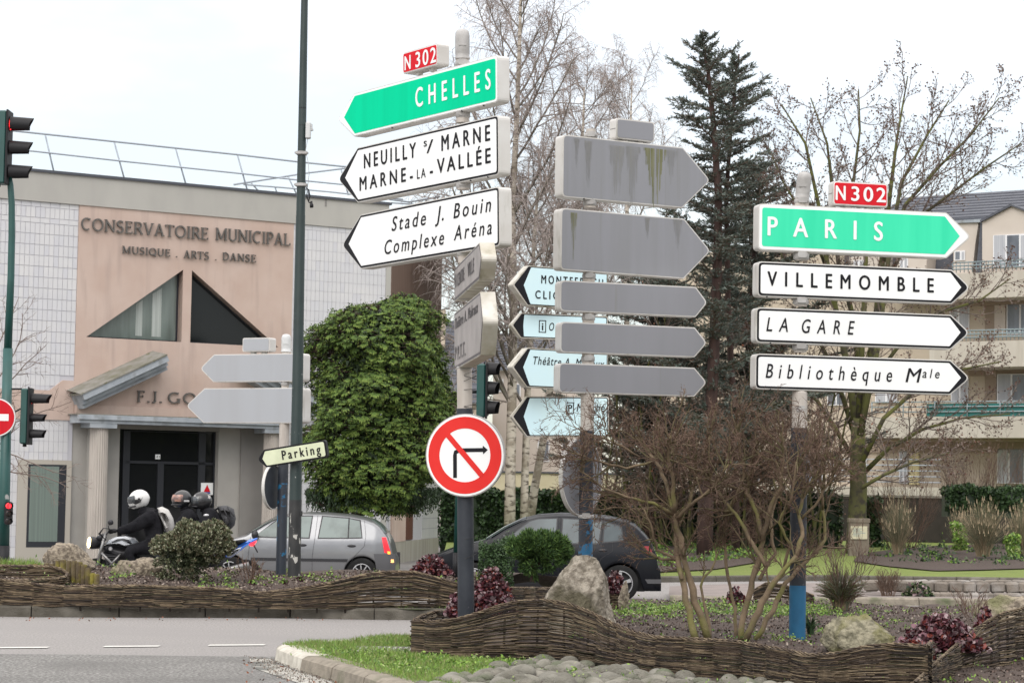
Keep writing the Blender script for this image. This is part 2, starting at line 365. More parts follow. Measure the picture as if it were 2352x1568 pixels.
o = strip('left_bed_soil', [p+Vector((0, .35, .13)) for p in KL], KLb, 16, M['soil'], zf=zl, nx=90); struct(o)

# ---- near island
FR = [G(px, py, .12) for px, py in ((629, 1485), (640, 1496), (676, 1507), (746, 1527), (822, 1550), (900, 1576), (1000, 1612), (1200, 1690))]
FR += [Vector((1.5, 13.0, .12)), Vector((6, 10.5, .12))]
BK = [G(px, py, .12) for px, py in ((633, 1481), (650, 1476), (746, 1471), (945, 1458), (1100, 1438), (1300, 1412), (1500, 1399), (1800, 1399), (2100, 1414), (2400, 1417), (2800, 1422))]
foot = lambda p: Vector((p.x, p.y, 0))
kn = struct(bpy.data.objects.new('near_island_kerb', None)); COL.objects.link(kn); WL[kn.name] = Vector((0, 0, 0))
kerb(kn, [foot(p) for p in FR], [.28, 1.12, 1.0], [M['kerb_white'], M['kerb_white'], M['kerb_brown']], h=.14, w=.30, slope=.05, inward=1)
kerb(kn, [foot(p) for p in BK], [.35, 1.0], [M['kerb_white'], M['kerb_white'], M['kerb_white'], M['kerb_grey']], h=.125, w=.14, slope=.02, inward=-1)
def zn(x, y, z): return .118+.012*math.sin(x*4+y*3)
front_in = [p+Vector((.20, .12, 0)) for p in FR]; back_in = [p+Vector((.10, -.12, 0)) for p in BK]
o = strip('near_island_turf', front_in, back_in, 26, M['grass_base'], zf=zn, nx=70); struct(o)
# pale concrete gutter along the kerb
gt = [foot(p)+Vector((-.02, -.01, .009)) for p in FR[:8]]; gf = []
for i, p in enumerate(gt): gf.append(p+Vector((-.17, -.42, 0)) if i > 0 else p+Vector((-.20, -.02, 0)))
struct(strip('gutter', gf, gt, 2, M['concrete_gutter']))
# flat access cover in the turf
c = G(880, 1489, .145); m = MB(); m.bbox(c.x-.27, c.x+.27, c.y-.33, c.y+.33, .10, .146, .01); m.mi = 1
for i in range(10):
    for j in range(12): m.box(c.x-.25+i*.052, c.x-.225+i*.052, c.y-.31+j*.053, c.y-.285+j*.053, .146, .15)
o = rebase(m.build('access_cover', [M['galva'], M['cobble_dark']])); tag(o, 'flat grey cast access cover set in the grass at the island nose', 'manhole cover')

# soil of the near planter
WF = [(950, 1503, 1424), (1000, 1508, 1427), (1050, 1510, 1421), (1100, 1512, 1406), (1150, 1513, 1389), (1200, 1514, 1379.5), (1250, 1516, 1378), (1300, 1520, 1385),
      (1350, 1525, 1403), (1400, 1531, 1428), (1450, 1538, 1449), (1500, 1545, 1462), (1600, 1553, 1467), (1700, 1562, 1474), (1780, 1572, 1488), (1861, 1581, 1504), (1924, 1588, 1500), (1987, 1592, 1484), (2051, 1594, 1479), (2130, 1594, 1484)]
WFb = [G(a, b, .13) for a, b, c in WF]
def ztop(a, c, D): return P(a, c, D).z
WFt = [ztop(a, c, q.y) for (a, b, c), q in zip(WF, WFb)]
def zs(x, y, z):
    t = min(1, max(0, (y-18.5)/2.5)); return .16+.10*t+.018*math.sin(x*5+y*3)+.012*math.sin(x*13-y*9)
sb = [Vector((p.x, p.y-.25, .12)) for p in BK[3:]]
sf = [p+Vector((0, .06, 0)) for p in WFb]+[Vector((5.5, 18.2, .13))]
struct(strip('planter_soil', sf, sb, 34, M['soil'], zf=zs, nx=120))

# ---- woven willow edging
WM = [M['willow%d' % i] for i in range(5)]
def wicker(label, base, top, rows, rod=.0065, stake=.30, group='woven willow hurdles', seed=1, dark=.35, pal=(0, 1, 2, 3, 4), rim=.016):
    rnd = random.Random(seed); d = [0]
    for a, b in zip(base[:-1], base[1:]): d.append(d[-1]+math.hypot(b.x-a.x, b.y-a.y))
    Ltot = d[-1]; bx = [p.x for p in base]; by = [p.y for p in base]; bz = [p.z for p in base]
    def at(s, f, off):
        s = min(max(s, 0), Ltot); x = np.interp(s, d, bx); y = np.interp(s, d, by); z0 = np.interp(s, d, bz); z1 = np.interp(s, d, top)
        e = .02; x2 = np.interp(min(s+e, Ltot), d, bx); y2 = np.interp(min(s+e, Ltot), d, by); x1 = np.interp(max(s-e, 0), d, bx); y1 = np.interp(max(s-e, 0), d, by)
        tx, ty = x2-x1, y2-y1; ln = math.hypot(tx, ty) or 1; return (x-ty/ln*off, y+tx/ln*off, z0+(z1-z0)*f)
    t = thing('woven_hurdle', label, 'willow hurdle', base[0], group)
    segs = []; mi = []; step = stake/3
    for r in range(rows):
        for strand in range(3):
            s = -rnd.random()*.5; ph = 0 if r % 2 else PI; so_ = (strand-1)*.36
            while s < Ltot:
                L = rnd.uniform(.5, 1.3); f0 = (r+.5+rnd.uniform(-.10, .10))/rows; df = rnd.uniform(-.25, .25)/rows; k = rnd.choices(pal, [3, 3, 2.2, 1.5, 1])[0]
                a = max(s, 0); prev = None; n = max(2, int(L/step)); rr = rod*rnd.uniform(.7, 1.15)
                for i in range(n+1):
                    q = min(a+(L*i/n), Ltot); tt = i/n; cs = math.cos(PI*q/stake+ph); f = min(.995, max(.0, f0+df*tt+so_*(1-.75*cs)/rows))
                    off = cs*.030+rnd.uniform(-.003, .003)
                    if i == n: off -= .02; 
                    p = at(q, f, off)
                    if prev and q > prev[1]: segs.append((*prev[0], *p, rr*(1-.4*(tt-1/n)), rr*(1-.4*tt))); mi.append(k)
                    prev = (p, q)
                s = a+L*.93+rnd.uniform(-.03, .05)
    stuff(seg_obj('weave', segs, WM, mi, t, sides=4))
    s = .03; 
    while s < Ltot:
        p0 = at(s, 0, 0); p1 = at(s, 1.0, 0); m = MB(); m.tube([(p0[0], p0[1], p0[2]-.05), (p1[0]+rnd.uniform(-.01, .01), p1[1], p1[2]-.005)], [.013, .010], 6); m.build('stake', WM[2], t); s += stake
    segs = []; mi = []
    for k in range(4):
        prev = None; q = 0
        while q <= Ltot:
            a = q*24+k*PI/2; off = math.cos(a)*rim*.9; p = list(at(q, 1, off)); p[2] += math.sin(a)*rim*.8+rnd.uniform(-.002, .002)
            if prev: segs.append((*prev, *p, rod*1.1, rod*1.1)); mi.append(rnd.choice((0, 0, 1, 3)))
            prev = p; q += .05
    stuff(seg_obj('rim', segs, WM, mi, t, sides=4)); return t
wicker('nearest long woven willow edging with a tall hump behind the cobbles', WFb, WFt, 27, rod=.0054, seed=3)
WB = [(950, 1490, 1424), (965, 1476, 1415), (1000, 1470, 1404), (1040, 1464, 1405), (1090, 1458, 1400)]
b_ = [G(a, b, .13) for a, b, c in WB]; wicker('short back run of willow edging curling behind the main sign pole', b_, [ztop(a, c, q.y) for (a, b, c), q in zip(WB, b_)], 12, seed=4)
WR = [(2100, 1612, 1568), (2128, 1590, 1542), (2160, 1572, 1512), (2200, 1556, 1478), (2235, 1553, 1450), (2266, 1550, 1427), (2304, 1546, 1408), (2352, 1541, 1397), (2420, 1536, 1398), (2520, 1532, 1420)]
b_ = [G(a, b, .13) for a, b, c in WR]; wicker('right hand willow edging rising steeply beside the dark red leaves', b_, [ztop(a, c, q.y) for (a, b, c), q in zip(WR, b_)], 26, rod=.0056, seed=5)
WLs = [(-300, 1385, 1318), (-150, 1387, 1322), (0, 1390, 1331), (75, 1391, 1340), (150, 1392, 1347), (240, 1393, 1345), (330, 1394, 1345), (420, 1394.5, 1348), (520, 1395, 1352), (600, 1396, 1361), (680, 1397, 1352), (740, 1397, 1342), (800, 1397, 1328), (850, 1397, 1317), (900, 1397, 1312), (950, 1397, 1313), (1000, 1397, 1326), (1050, 1397, 1340), (1110, 1394, 1352), (1180, 1386, 1350), (1260, 1380, 1350), (1330, 1376, 1352)]
b_ = [G(a, b, .13) for a, b, c in WLs]; wicker('long low woven willow edging along the left island kerb', b_, [ztop(a, c, q.y) for (a, b, c), q in zip(WLs, b_)], 19, rod=.0085, stake=.36, seed=6)
WL2 = [(-120, 1336, 1296), (0, 1336, 1299), (60, 1336, 1300), (110, 1335, 1301), (140, 1334, 1306), (155, 1333, 1316), (150, 1340, 1325), (110, 1344, 1330), (40, 1346, 1333), (-60, 1348, 1334)]
b_ = [P(a, b, 29.8 if i < 6 else 29.0) for i, (a, b, c) in enumerate(WL2)]; wicker('small curled willow edging on the left bed above the long one', b_, [ztop(a, c, q.y) for (a, b, c), q in zip(WL2, b_)], 6, rod=.009, seed=7)
b_ = [P(a, b, 28.6) for a, b in ((1730, 1375), (1760, 1372), (1800, 1372), (1870, 1385))]
wicker('low back piece of willow edging behind the bare shrub', b_, [P(a, b, 28.6).z for a, b in ((1730, 1356), (1762, 1338), (1810, 1343), (1870, 1368))], 8, seed=8)

# ---- rocks
def rock(name, label, px0, px1, py0, py1, D, mtl, seed, pts=None, depth=.8, disp=.16):
    s = pxm(D); c = P((px0+px1)/2, py1, D); w = (px1-px0)/s/2; h = (py1-py0)/s; bm = bmesh.new(); bmesh.ops.create_icosphere(bm, subdivisions=6 if 'pale' in label else 5, radius=1)
    rr = np.random.default_rng(seed); off = rr.uniform(0, 50, 3)
    NP = 26; pn = rr.normal(size=(NP, 3)); pn /= np.linalg.norm(pn, axis=1)[:, None]; ph_ = rr.uniform(.70, .98, NP)
    from mathutils import noise as nz_
    for v in bm.verts:
        p = v.co.copy(); n1 = nz_.noise(p*1.1+Vector(off)); n2 = nz_.noise(p*2.7+Vector(off)); n3 = nz_.noise(p*7+Vector(off))
        n4 = nz_.noise(p*16+Vector(off)); pd = pn @ np.array(p); fac = min(1.0, float(np.min(np.where(pd > .15, ph_/np.maximum(pd, .15), 9))))
        k = fac*(1.06+disp*(n1*.9+n2*.35)+.035*n3-.07*abs(n3)-.055*abs(n4)-.03*abs(nz_.noise(p*34+Vector(off))))
        if pts:                                                     # silhouette half-width by height
            f = interp(pts, (p.z+1)/2); cx = interp(ROCKC[name], (p.z+1)/2)
        else: f = 1; cx = 0
        zz = max(-.55, p.z) ; q = math.sqrt(max(1e-4, 1-p.z*p.z))
        if pts: v.co = Vector(((p.x/q)*f*k*w*(q**.35)+cx*w, (p.y/q)*f*k*w*depth*(q**.35), (p.z+.55)/1.55*h*(1+.25*n2*disp+.05*n3)))
        else: v.co = Vector((p.x*k*w, p.y*k*w*depth, (zz+.55)/1.55*h*k))
    me = bpy.data.meshes.new(name); bm.to_mesh(me); bm.free(); me.materials.append(mtl)
    me.polygons.foreach_set('use_smooth', [True]*len(me.polygons)); me.transform(Matrix.Translation(c-Vector((0, 0, .04))))
    o = link(name, me); rebase(o); return tag(o, label, 'rock')
ROCKC = {'boulder': [(0, 0), (.5, .01), (1, .08)]}
rock('boulder', 'pale grey limestone boulder with a pointed top behind the near willow hump', 1238, 1424, 1268, 1452, 22.3, M['rock_pale'], 3, pts=[(0, 1.05), (.35, 1.05), (.5, .99), (.65, .88), (.8, .70), (.92, .50), (1, .34)], disp=.22)
rock('boulder', 'mossy low split boulder beside the blue painted pole foot', 1884, 2062, 1398, 1492, 20.4, M['rock_moss'], 9, disp=.2)
rock('boulder', 'tan eroded boulder behind the short log palisade on the left bed', 84, 224, 1243, 1314, 31, M['rock_tan'], 12, disp=.2)
rock('boulder', 'yellowish low rock just left of the variegated bush', 262, 378, 1268, 1322, 30.5, M['rock_tan'], 17, disp=.2)
rock('boulder', 'pitted stone at the right edge above the steep willow edging', 2240, 2400, 1355, 1425, 22.5, M['rock_tan'], 21, disp=.22)
rock('boulder', 'small grey stone beside the dark red plant in the basket', 1418, 1446, 1330, 1392, 26.5, M['rock_tan'], 23, disp=.2)

b_ = [G(2130, 1594, .13), G(2134, 1570, .13), G(2142, 1545, .13)]; wicker('short return of willow edging running back from the end of the nearest one', b_, [P(2130, 1484, b_[0].y).z, P(2134, 1478, b_[1].y).z, P(2142, 1470, b_[2].y).z], 20, seed=9)
# ---- log palisade
t = thing('log_palisade', 'mossy palisade of short upright logs in the left bed', 'log edging', P(150, 1325, 29.6))
lg = [(68, 1295), (80, 1294), (93, 1296), (106, 1293), (119, 1294), (131, 1286), (144, 1285), (157, 1287), (169, 1287), (181, 1290), (192, 1296), (202, 1303), (212, 1315), (222, 1318)]
for i, (px, py) in enumerate(lg):
    D = 30.2-.05*i; a = P(px, 1345, D); z = P(px, py, D).z; m = MB(); r = .037+random.uniform(-.004, .004)
    m.lathe([(r, -.1), (r*1.02, 0), (r, z-a.z-.012), (r*.85, z-a.z)], (a.x, a.y, a.z), n=9); m.build('log', M['log'], t)

# ---- cobbles
struct(strip('cobble_soil', [Vector((-1.3, 16.0, .135)), Vector((4.5, 14.0, .135))], [Vector((.30, 20.15, .135)), Vector((4.5, 17.2, .135))], 6, M['soil']))
cb = struct(bpy.data.objects.new('cobble_bed', None)); COL.objects.link(cb); WL[cb.name] = Vector((0, 0, 0))
wx = [p.x for p in WFb]; wy = [p.y for p in WFb]
cmeshes = []
mk('cobble_b', (.25, .235, .20), .85, c2=(.16, .15, .12), scale=6, bump=.6, bscale=50, c3=(.10, .10, .07), s3=2.5, lo3=.52, hi3=.66)
for k in range(7):
    m = MB(); a_ = random.uniform(.85, 1.25); ph = random.uniform(0, 6)
    m.ell((0, 0, 0), .085*a_, .070, .056, 12, 8, warp=lambda v: v*(1+.10*math.sin(v.x*22+ph)+.08*math.sin(v.y*31+ph*2))); cmeshes.append(m.mesh('cobble', (M['cobble'], M['cobble_b'], M['cobble_dark'])[k % 3]))
y = 17.3; row = 0; nco = 0
while y < 20.4:
    x = -.75+(.07 if row % 2 else 0)
    while x < 3.2:
        xx = x+random.uniform(-.04, .04); yy = y+random.uniform(-.04, .04); lim = np.interp(xx, wx, wy)-.10
        left = interp([(16, -.9), (18, -.55), (18.9, -.3), (19.6, .0), (20.2, .32)], yy)
        if yy < lim and xx > left and random.random() > .03 and nco < 298:
            o = bpy.data.objects.new('cobble', random.choice(cmeshes)); COL.objects.link(o); o.parent = cb; s_ = random.choice((.62, .85, .95, 1.0, 1.15, 1.3))*random.uniform(.92, 1.08)
            o.location = (xx, yy, .122+random.uniform(-.02, .022)); o.rotation_euler = (random.uniform(-.3, .3), random.uniform(-.3, .3), random.uniform(0, 3.1)); o.scale = (s_, s_, s_*.95); nco += 1
        x += .172*random.uniform(.85, 1.15)
    y += .142; row += 1

# ---- far right: kerbs, setts wall, lawn
far = struct(bpy.data.objects.new('far_median_kerb', None)); COL.objects.link(far); WL[far.name] = Vector((0, 0, 0))
def Gk(px, py, z): return G(px, py, z)
KF = [Gk(px, py, -.25) for px, py in ((1538, 1387), (1600, 1390), (1800, 1392), (2000, 1391), (2130, 1393), (2300, 1396), (2500, 1400), (2700, 1404))]
kerb(far, KF, [1.15], M['kerb_brown'], h=.15, w=.25)
KFb = [Gk(px, py, -.10) for px, py in ((1538, 1346), (1600, 1342), (1800, 1338), (2000, 1338), (2130, 1338), (2300, 1340), (2500, 1345), (2700, 1350))]
struct(strip('median_paving', [p+Vector((0, .2, .14)) for p in KF], KFb, 4, mk('paving_pink', (.24, .20, .185), .95, c2=(.18, .155, .145), scale=3, bump=.4)))
t = thing('sett_wall', 'low double wall of rounded stone setts on the far median', 'stone edging', P(2100, 1360, 42))
sm = MB(); sm.bbox(-.115, .115, -.11, .11, -.10, .10, .035); sme = sm.mesh('sett', mk('sett', (.215, .185, .155), .92, c2=(.14, .12, .10), scale=3, bump=.6, bscale=30, c3=(.28, .26, .24), s3=1.4))
for rowi, (py0, py1, D, xs) in enumerate(((1345, 1350, 41.2, 2000), (1369, 1374, 41.0, 2108), (1329, 1330, 42.0, 1990))):
    px = xs
    while px < 2430:
        D_ = D; p = P(px+random.uniform(-2, 2), lerp(py0, py1, (px-2000)/350)+random.uniform(-1, 1), D_)
        if rowi == 2: p.z = P(px, 1336, D_).z-.02
        o = bpy.data.objects.new('sett', sme); COL.objects.link(o); o.parent = t; o.location = p-WL[t.name]; o.rotation_euler = (random.uniform(-.08, .08), random.uniform(-.08, .08), random.uniform(-.1, .1)); o.scale = (1.05*random.uniform(.9, 1.1), 1, .98 if rowi < 2 else .6)
        px += 31.5*random.uniform(.93, 1.07)
m = MB(); a = P(1990, 1383, 40.7); b = P(2450, 1390, 40.7); m.tube([a, P(2100, 1378, 40.6), P(2250, 1383, 40.6), b], .07, 7); m.build('front_course', M['sett'], t)
# lawn
LF = [Gk(px, py, -.13) for px, py in ((1000, 1334), (1250, 1331), (1500, 1324), (1700, 1322), (1900, 1321), (2100, 1324), (2352, 1327), (2700, 1332))]
LK = struct(bpy.data.objects.new('lawn_kerb', None)); COL.objects.link(LK); WL[LK.name] = Vector((0, 0, 0))
kerb(LK, [Vector((p.x, p.y, -.25)) for p in LF], [1.0], M['kerb_grey'], h=.13, w=.15)
LB = [Vector((p.x*1.65, 92, -.05)) for p in LF]
def zlw(x, y, z): return lerp(-.13, .12, min(1, max(0, (y-54)/25)))
struct(strip('lawn', [p+Vector((0, .1, 0)) for p in LF], LB, 10, M['lawn'], zf=zlw))
def bed(name, pts, z, mtl):
    v = [G(px, py, z) for px, py in pts]
    for q in v: q.z = zlw(q.x, q.y, 0)+.006
    n_ = len(v)//2; return struct(strip(name, v[:n_], v[n_:][::-1], 6, mtl, nx=40, zf=lambda x, y, z: zlw(x, y, 0)+0.03))
bed('flower_bed', [(1960, 1284), (2040, 1293), (2150, 1301), (2250, 1300), (2420, 1297), (2420, 1255), (2250, 1258), (2150, 1260), (2060, 1265), (1975, 1272)], 0, M['soil'])
bed('hedge_bed', [(1380, 1300), (1480, 1302), (1560, 1300), (1640, 1296), (1740, 1285), (1740, 1262), (1640, 1258), (1560, 1257), (1480, 1258), (1380, 1262)], 0, M['soil'])
# pavement before the music school
PV = [G(px, py, -.25) for px, py in ((-500, 1322), (0, 1330), (500, 1340), (900, 1345), (1010, 1340), (1060, 1325))]
SK = struct(bpy.data.objects.new('pavement_kerb', None)); COL.objects.link(SK); WL[SK.name] = Vector((0, 0, 0))
kerb(SK, PV, [1.0], M['kerb_grey'], h=.12, w=.15)
struct(strip('pavement', [p+Vector((0, .12, .12)) for p in PV], [Vector((p.x*1.4-.5, 66, -.13)) for p in PV], 3, mk('pavement', (.2, .19, .18), .95, c2=(.15, .145, .14), scale=3, bump=.4)))
# ------------------------------------------------------------------ lettering (the program's built-in typeface, turned into meshes once)
TXT = {}
def prep(specs):
    made = []
    for key in specs:
        s, sh, sp, off = key
        cu = bpy.data.curves.new('t', 'FONT'); cu.body = s; cu.shear = sh; cu.space_character = sp;  cu.resolution_u = 4; cu.fill_mode = 'BOTH'
        o = bpy.data.objects.new('t', cu); COL.objects.link(o); made.append((key, o, cu))
    dg = bpy.context.evaluated_depsgraph_get(); dg.update()
    for key, o, cu in made:
        me = bpy.data.meshes.new_from_object(o.evaluated_get(dg), depsgraph=dg)
        TXT[key] = ([tuple(v.co) for v in me.vertices], [tuple(p.vertices) for p in me.polygons])
        bpy.data.meshes.remove(me); bpy.data.objects.remove(o); bpy.data.curves.remove(cu)
ITA = .22; BD = .03
SP = {'CHELLES': 1.85, 'NEUILLY': 1.5, 'MARNE': 1.55, 'VALLÉE': 1.45, 'PARIS': 2.5, 'VILLEMOMBLE': 2.0, 'Bibliothèque': 1.8, 'Parking': 1.45, 'GARE': 2.1, 'Complexe': 1.35, 'Stade': 1.35, 'Bouin': 1.4, 'Aréna': 1.4, 'LA': 2.0, '302': 1.25, 'ale': 1.5, 'CENTRE': 1.25, 'VILLE': 1.25, 'MONTFERMEIL': 1.5, 'CLICHY': 1.5}
_k = [(w, 0, SP.get(w, 1.1), BD) for w in ('CHELLES', 'NEUILLY', 'MARNE', 'VALLÉE', 'N', '302', 'PARIS', 'VILLEMOMBLE', 'MONTFERMEIL', 'CLICHY', 'CENTRE', 'VILLE', 'P.T.T.', 'P', 'H', 'i', 'Parking', '-', '41')]
_k += [(w, 0, 1.4, 0) for w in ('LA', 's', '/')]
_k += [(w, ITA, SP.get(w, 1.15), .0) for w in ('Stade', 'J.', 'Bouin', 'Complexe', 'Aréna', 'LA', 'GARE', 'Bibliothèque', 'M', 'ale', 'O', 'Théâtre A. Malraux', 'Marché')]
prep(_k); CAP = max(v[1] for v in TXT[('CHELLES', 0, 1.85, BD)][0])*.985
def tkey(w, ital=0):
    for k in TXT:
        if k[0] == w and (k[1] > 0) == bool(ital): return k

class Board:
    """a vertical plate: u to the right as seen, v up, n towards the viewer"""
    def __init__(s, base, top, phi, off=.068, tilt=0, at=None):
        s.base = Vector(base); v = (Vector(top)-s.base).normalized(); v = (v+Vector((tilt, 0, 0))).normalized(); u = Vector((math.cos(R(phi)), math.sin(R(phi)), 0))
        u = (u-v*u.dot(v)).normalized(); s.v = v; s.u = u; s.n = u.cross(v); s.o = (Vector(at) if at else s.base)+s.n*off
    def pt(s, u, v, n=0): return s.o+s.u*u+s.v*v+s.n*n
    def px(s, px, py):
        d = ray(px, py); c = Vector((0, 0, EYE)); t = (s.o-c).dot(s.n)/d.dot(s.n); p = c+d*t-s.o; return p.dot(s.u), p.dot(s.v)
def text(B, parent, w, x0, y0, x1, ytop, mtl, ital=0, n=.0105, yend=None, uoff=0):
    k = tkey(w, ital); vs, fs = TXT[k]; u0, v0 = B.px(x0, y0); _, v1 = B.px(x0, ytop)
    u1 = B.px(x1, yend if yend else y0)[0]; xa = min(v[0] for v in vs); xb = max(v[0] for v in vs)
    hh = (v1-v0)/CAP; m = MB(); e = hh*(.021 if k[3] else .007)
    par = list(range(len(vs)))
    def find(a):
        while par[a] != a: par[a] = par[par[a]]; a = par[a]
        return a
    for f in fs:
        for a in f[1:]: par[find(a)] = find(f[0])
    isl = {}
    for i in range(len(vs)): isl.setdefault(find(i), []).append(i)
    grp = []
    for ids in sorted(isl.values(), key=lambda q: min(vs[i][0] for i in q)):
        lo, hi = min(vs[i][0] for i in ids), max(vs[i][0] for i in ids)
        for g_ in grp:
            if min(hi, g_[1])-max(lo, g_[0]) > .35*min(hi-lo, g_[1]-g_[0]): g_[0] = min(lo, g_[0]); g_[1] = max(hi, g_[1]); g_[2] += ids; break
        else: grp.append([lo, hi, list(ids)])
    for lo, hi, ids in grp:
        mp = {a: i for i, a in enumerate(ids)}; ff = [tuple(mp[a] for a in f) for f in fs if f[0] in mp]; m = MB()
        for i, (ex, ey) in enumerate(((0, 0), (e, 0), (-e, 0), (0, e*.6), (0, -e*.6))): m.add([B.pt(u0+(vs[a][0]-xa)/(xb-xa)*(u1-u0)+ex, v0+vs[a][1]*hh+ey, n+i*.0005) for a in ids], ff)
        o = m.build('letter', mtl, parent)
    return o
def arrow(B, label, xe, yt, yb, xt, xs, cas, border, face, t=.13, group=None, bw=.030, tipw=.145, back=False, yaw_face=None, bars=(), name='direction_sign'):
    ue, vt = B.px(xe, yt); _, vb = B.px(xe, yb); vm = (vt+vb)/2; ut = B.px(xt, (yt+yb)/2)[0]; us = B.px(xs, (yt+yb)/2)[0]
    sg = 1 if ut > ue else -1
    def outline(i, it, sl=0):
        e = ue+sg*i; a = us-sg*(i*.55+sl); tip = ut-sg*it; top = vt-i; bot = vb+i
        p = [(e, bot), (a, bot), (tip, vm), (a, top), (e, top)]; 
        return p if sg > 0 else p[::-1]
    rr = lambda r, rt: [r, .02, rt, .02, r] if sg > 0 else [r, .02, rt, .02, r]
    g = thing(name, label, 'direction sign', B.pt((ue+ut)/2, vb, -t/2), group)
    m = MB(); o1 = rounded(outline(0, 0), rr(.045, .05), 4); m.prism(o1, B.pt, -t, 0)
    m.prism(rounded(outline(.004, .006), rr(.045, .05), 4), B.pt, 0, .003)
    m.build('casing', cas, g)
    if border is not None:
        m = MB(); m.prism(rounded(outline(.011, .02), rr(.035, .04), 3), B.pt, .003, .0055); m.build('border', border, g)
        m = MB(); m.prism(rounded(outline(bw, tipw, 0), rr(.025, .003), 3), B.pt, .0055, .008); m.build('face', face, g)
    else:
        m = MB(); m.prism(rounded(outline(.012, .02), rr(.04, .04), 3), B.pt, -.001, .0045); m.build('back_panel', face, g)
    for px in bars:                                              # joint screws on the lower rim
        u = B.px(px, yb)[0]; m = MB(); m.prism([(u, vb-.006), (u+.012, vb-.006), (u+.012, vb+.006), (u, vb+.006)], B.pt, -.01, .006); m.build('rivet', M['sign_black'], g)
    return g
def plate(B, label, x0, yt, yb, x1, cas, border, face, t=.13, group=None, name='route_number_plate'):
    u0, vt = B.px(x0, yt); _, vb = B.px(x0, yb); u1 = B.px(x1, (yt+yb)/2)[0]; f = lambda i: [(u0+i, vb+i), (u1-i, vb+i), (u1-i, vt-i), (u0+i, vt-i)]
    g = thing(name, label, 'road number sign', B.pt((u0+u1)/2, vb, -t/2), group)
    m = MB(); m.prism(rounded(f(0), .03, 4), B.pt, -t, 0); m.prism(rounded(f(.004), .03, 3), B.pt, 0, .003)
    for uu in (u0+(u1-u0)*.3, u0+(u1-u0)*.7): m.prism([(uu-.03, vb-.03), (uu+.03, vb-.03), (uu+.03, vb), (uu-.03, vb)], B.pt, -t*.7, -t*.3)
    m.build('casing', cas, g)
    m = MB()
    m.prism([(u0-.001, (vt+vb)/2-.003), (u0+.002, (vt+vb)/2-.003), (u0+.002, (vt+vb)/2+.003), (u0-.001, (vt+vb)/2+.003)], B.pt, -t+.01, -.01); m.build('seam', M['print_grey'], g)
    if border is not None:
        m = MB(); m.prism(rounded(f(.010), .025, 3), B.pt, .003, .0055); m.build('border', border, g)
    m = MB(); m.prism(rounded(f(.015), .022, 3), B.pt, .0055 if border else .003, .008); m.build('face', face, g); return g
def pole(label, base, top, sections, cat='sign post', name='sign_post', clamps=(), cap=None, n=20):
    """sections: (y pixel fraction from 0 base to 1 top, radius, material, part name)"""
    base = Vector(base); top = Vector(top); g = thing(name, label, cat, base); d = top-base
    for f0, f1, r0, r1, mt, nm in sections:
        m = MB(); m.lathe([(r0, 0), (r1, (f1-f0)*d.length)], base+d*f0, d, n); m.build(nm, M[mt], g)
    for f, r, h, mt in clamps:
        m = MB(); m.lathe([(r*.9, -h/2), (r, -h/2+.01), (r, h*.2), (r*.86, h*.32), (r*.86, h/2)], base+d*f, d, n); m.prism(rounded([(-r*.55, -.02), (r*.55, -.02), (r*.55, .035), (-r*.55, .035)], .015, 2), lambda u, v, w_: base+d*f+Vector((u, -r-.006+w_, v-h*.1)), 0, .03); m.build('collar', M[mt], g)
    if cap:
        f, r, h, mt, tl = cap; m = MB(); ax = (d.normalized()+Vector(tl)).normalized(); p0 = base+d*f
        m.lathe([(r*1.02, 0), (r*1.02, .02), (r*.93, .022), (r, .05), (r, h-.07), (r*.95, h-.035), (r*.75, h-.01), (r*.35, h)], p0, ax, n)
        m.box(p0.x-r*.5, p0.x+r*.5, p0.y-r-.004, p0.y-r*.6, p0.z+h*.42, p0.z+h*.47); m.build('cap', M[mt], g)
    return g
def frac(base, top, py, px=None):
    """fraction along the pole seen at image row py"""
    lo, hi = 0, 1
    c = Vector((0, 0, EYE)); base = Vector(base); top = Vector(top)
    def row(p):
        q = p-c; return CYP-FPX*q.dot(_Y)/q.dot(_F)
    a, b = row(base), row(top); return (py-a)/(b-a)

# ---- main (left) sign post
b0 = P(1072, 1440, 21.5); t0 = P(1062, 100, 21.5); b0.z = .1; MB0 = (b0, t0); fr = lambda y: frac(b0, t0, y)
pole('thick grey sign post of the left stack with a silver rounded cap', b0, t0,
     [(0, fr(944), .076, .076, 'pole_dark', 'lower_tube'), (fr(944), fr(848), .0705, .0705, 'pole_white', 'upper_tube'),
      (fr(690), fr(664), .055, .055, 'pole_white', 'neck'), (fr(610), fr(560), .055, .055, 'pole_white', 'neck'),
      (fr(440), fr(410), .062, .062, 'pole_white', 'neck'), (fr(285), fr(240), .062, .062, 'pole_white', 'neck'), (fr(165), fr(118), .062, .062, 'pole_white', 'neck')],
     clamps=[(fr(582), .068, .09, 'galva'), (fr(425), .070, .10, 'galva'), (fr(263), .070, .09, 'galva'), (fr(146), .070, .06, 'galva'), (fr(686), .06, .06, 'galva'), (fr(850), .074, .03, 'galva')],
     cap=(fr(137), .069, .285, 'galva', (0, 0, 0)))
BM = Board(b0, t0, -54); wt, bk = M['sign_white'], M['sign_black']; GL = 'direction signs pointing left on the left stack'
g = arrow(BM, 'green CHELLES direction sign, topmost of the left stack', 1143.5, 126, 235, 774.7, 814, M['casing'], wt, M['sign_green'], group=GL, bw=.030, tipw=.14, bars=(900, 1060, 1110))
text(BM, g, 'CHELLES', 957, 247, 1129, 204, wt)
g = arrow(BM, 'white NEUILLY S/ MARNE sign with black arrowhead under the green CHELLES sign', 1145.5, 264, 402, 776.7, 822, M['casing'], bk, wt, group=GL, bars=(1080, 1120))
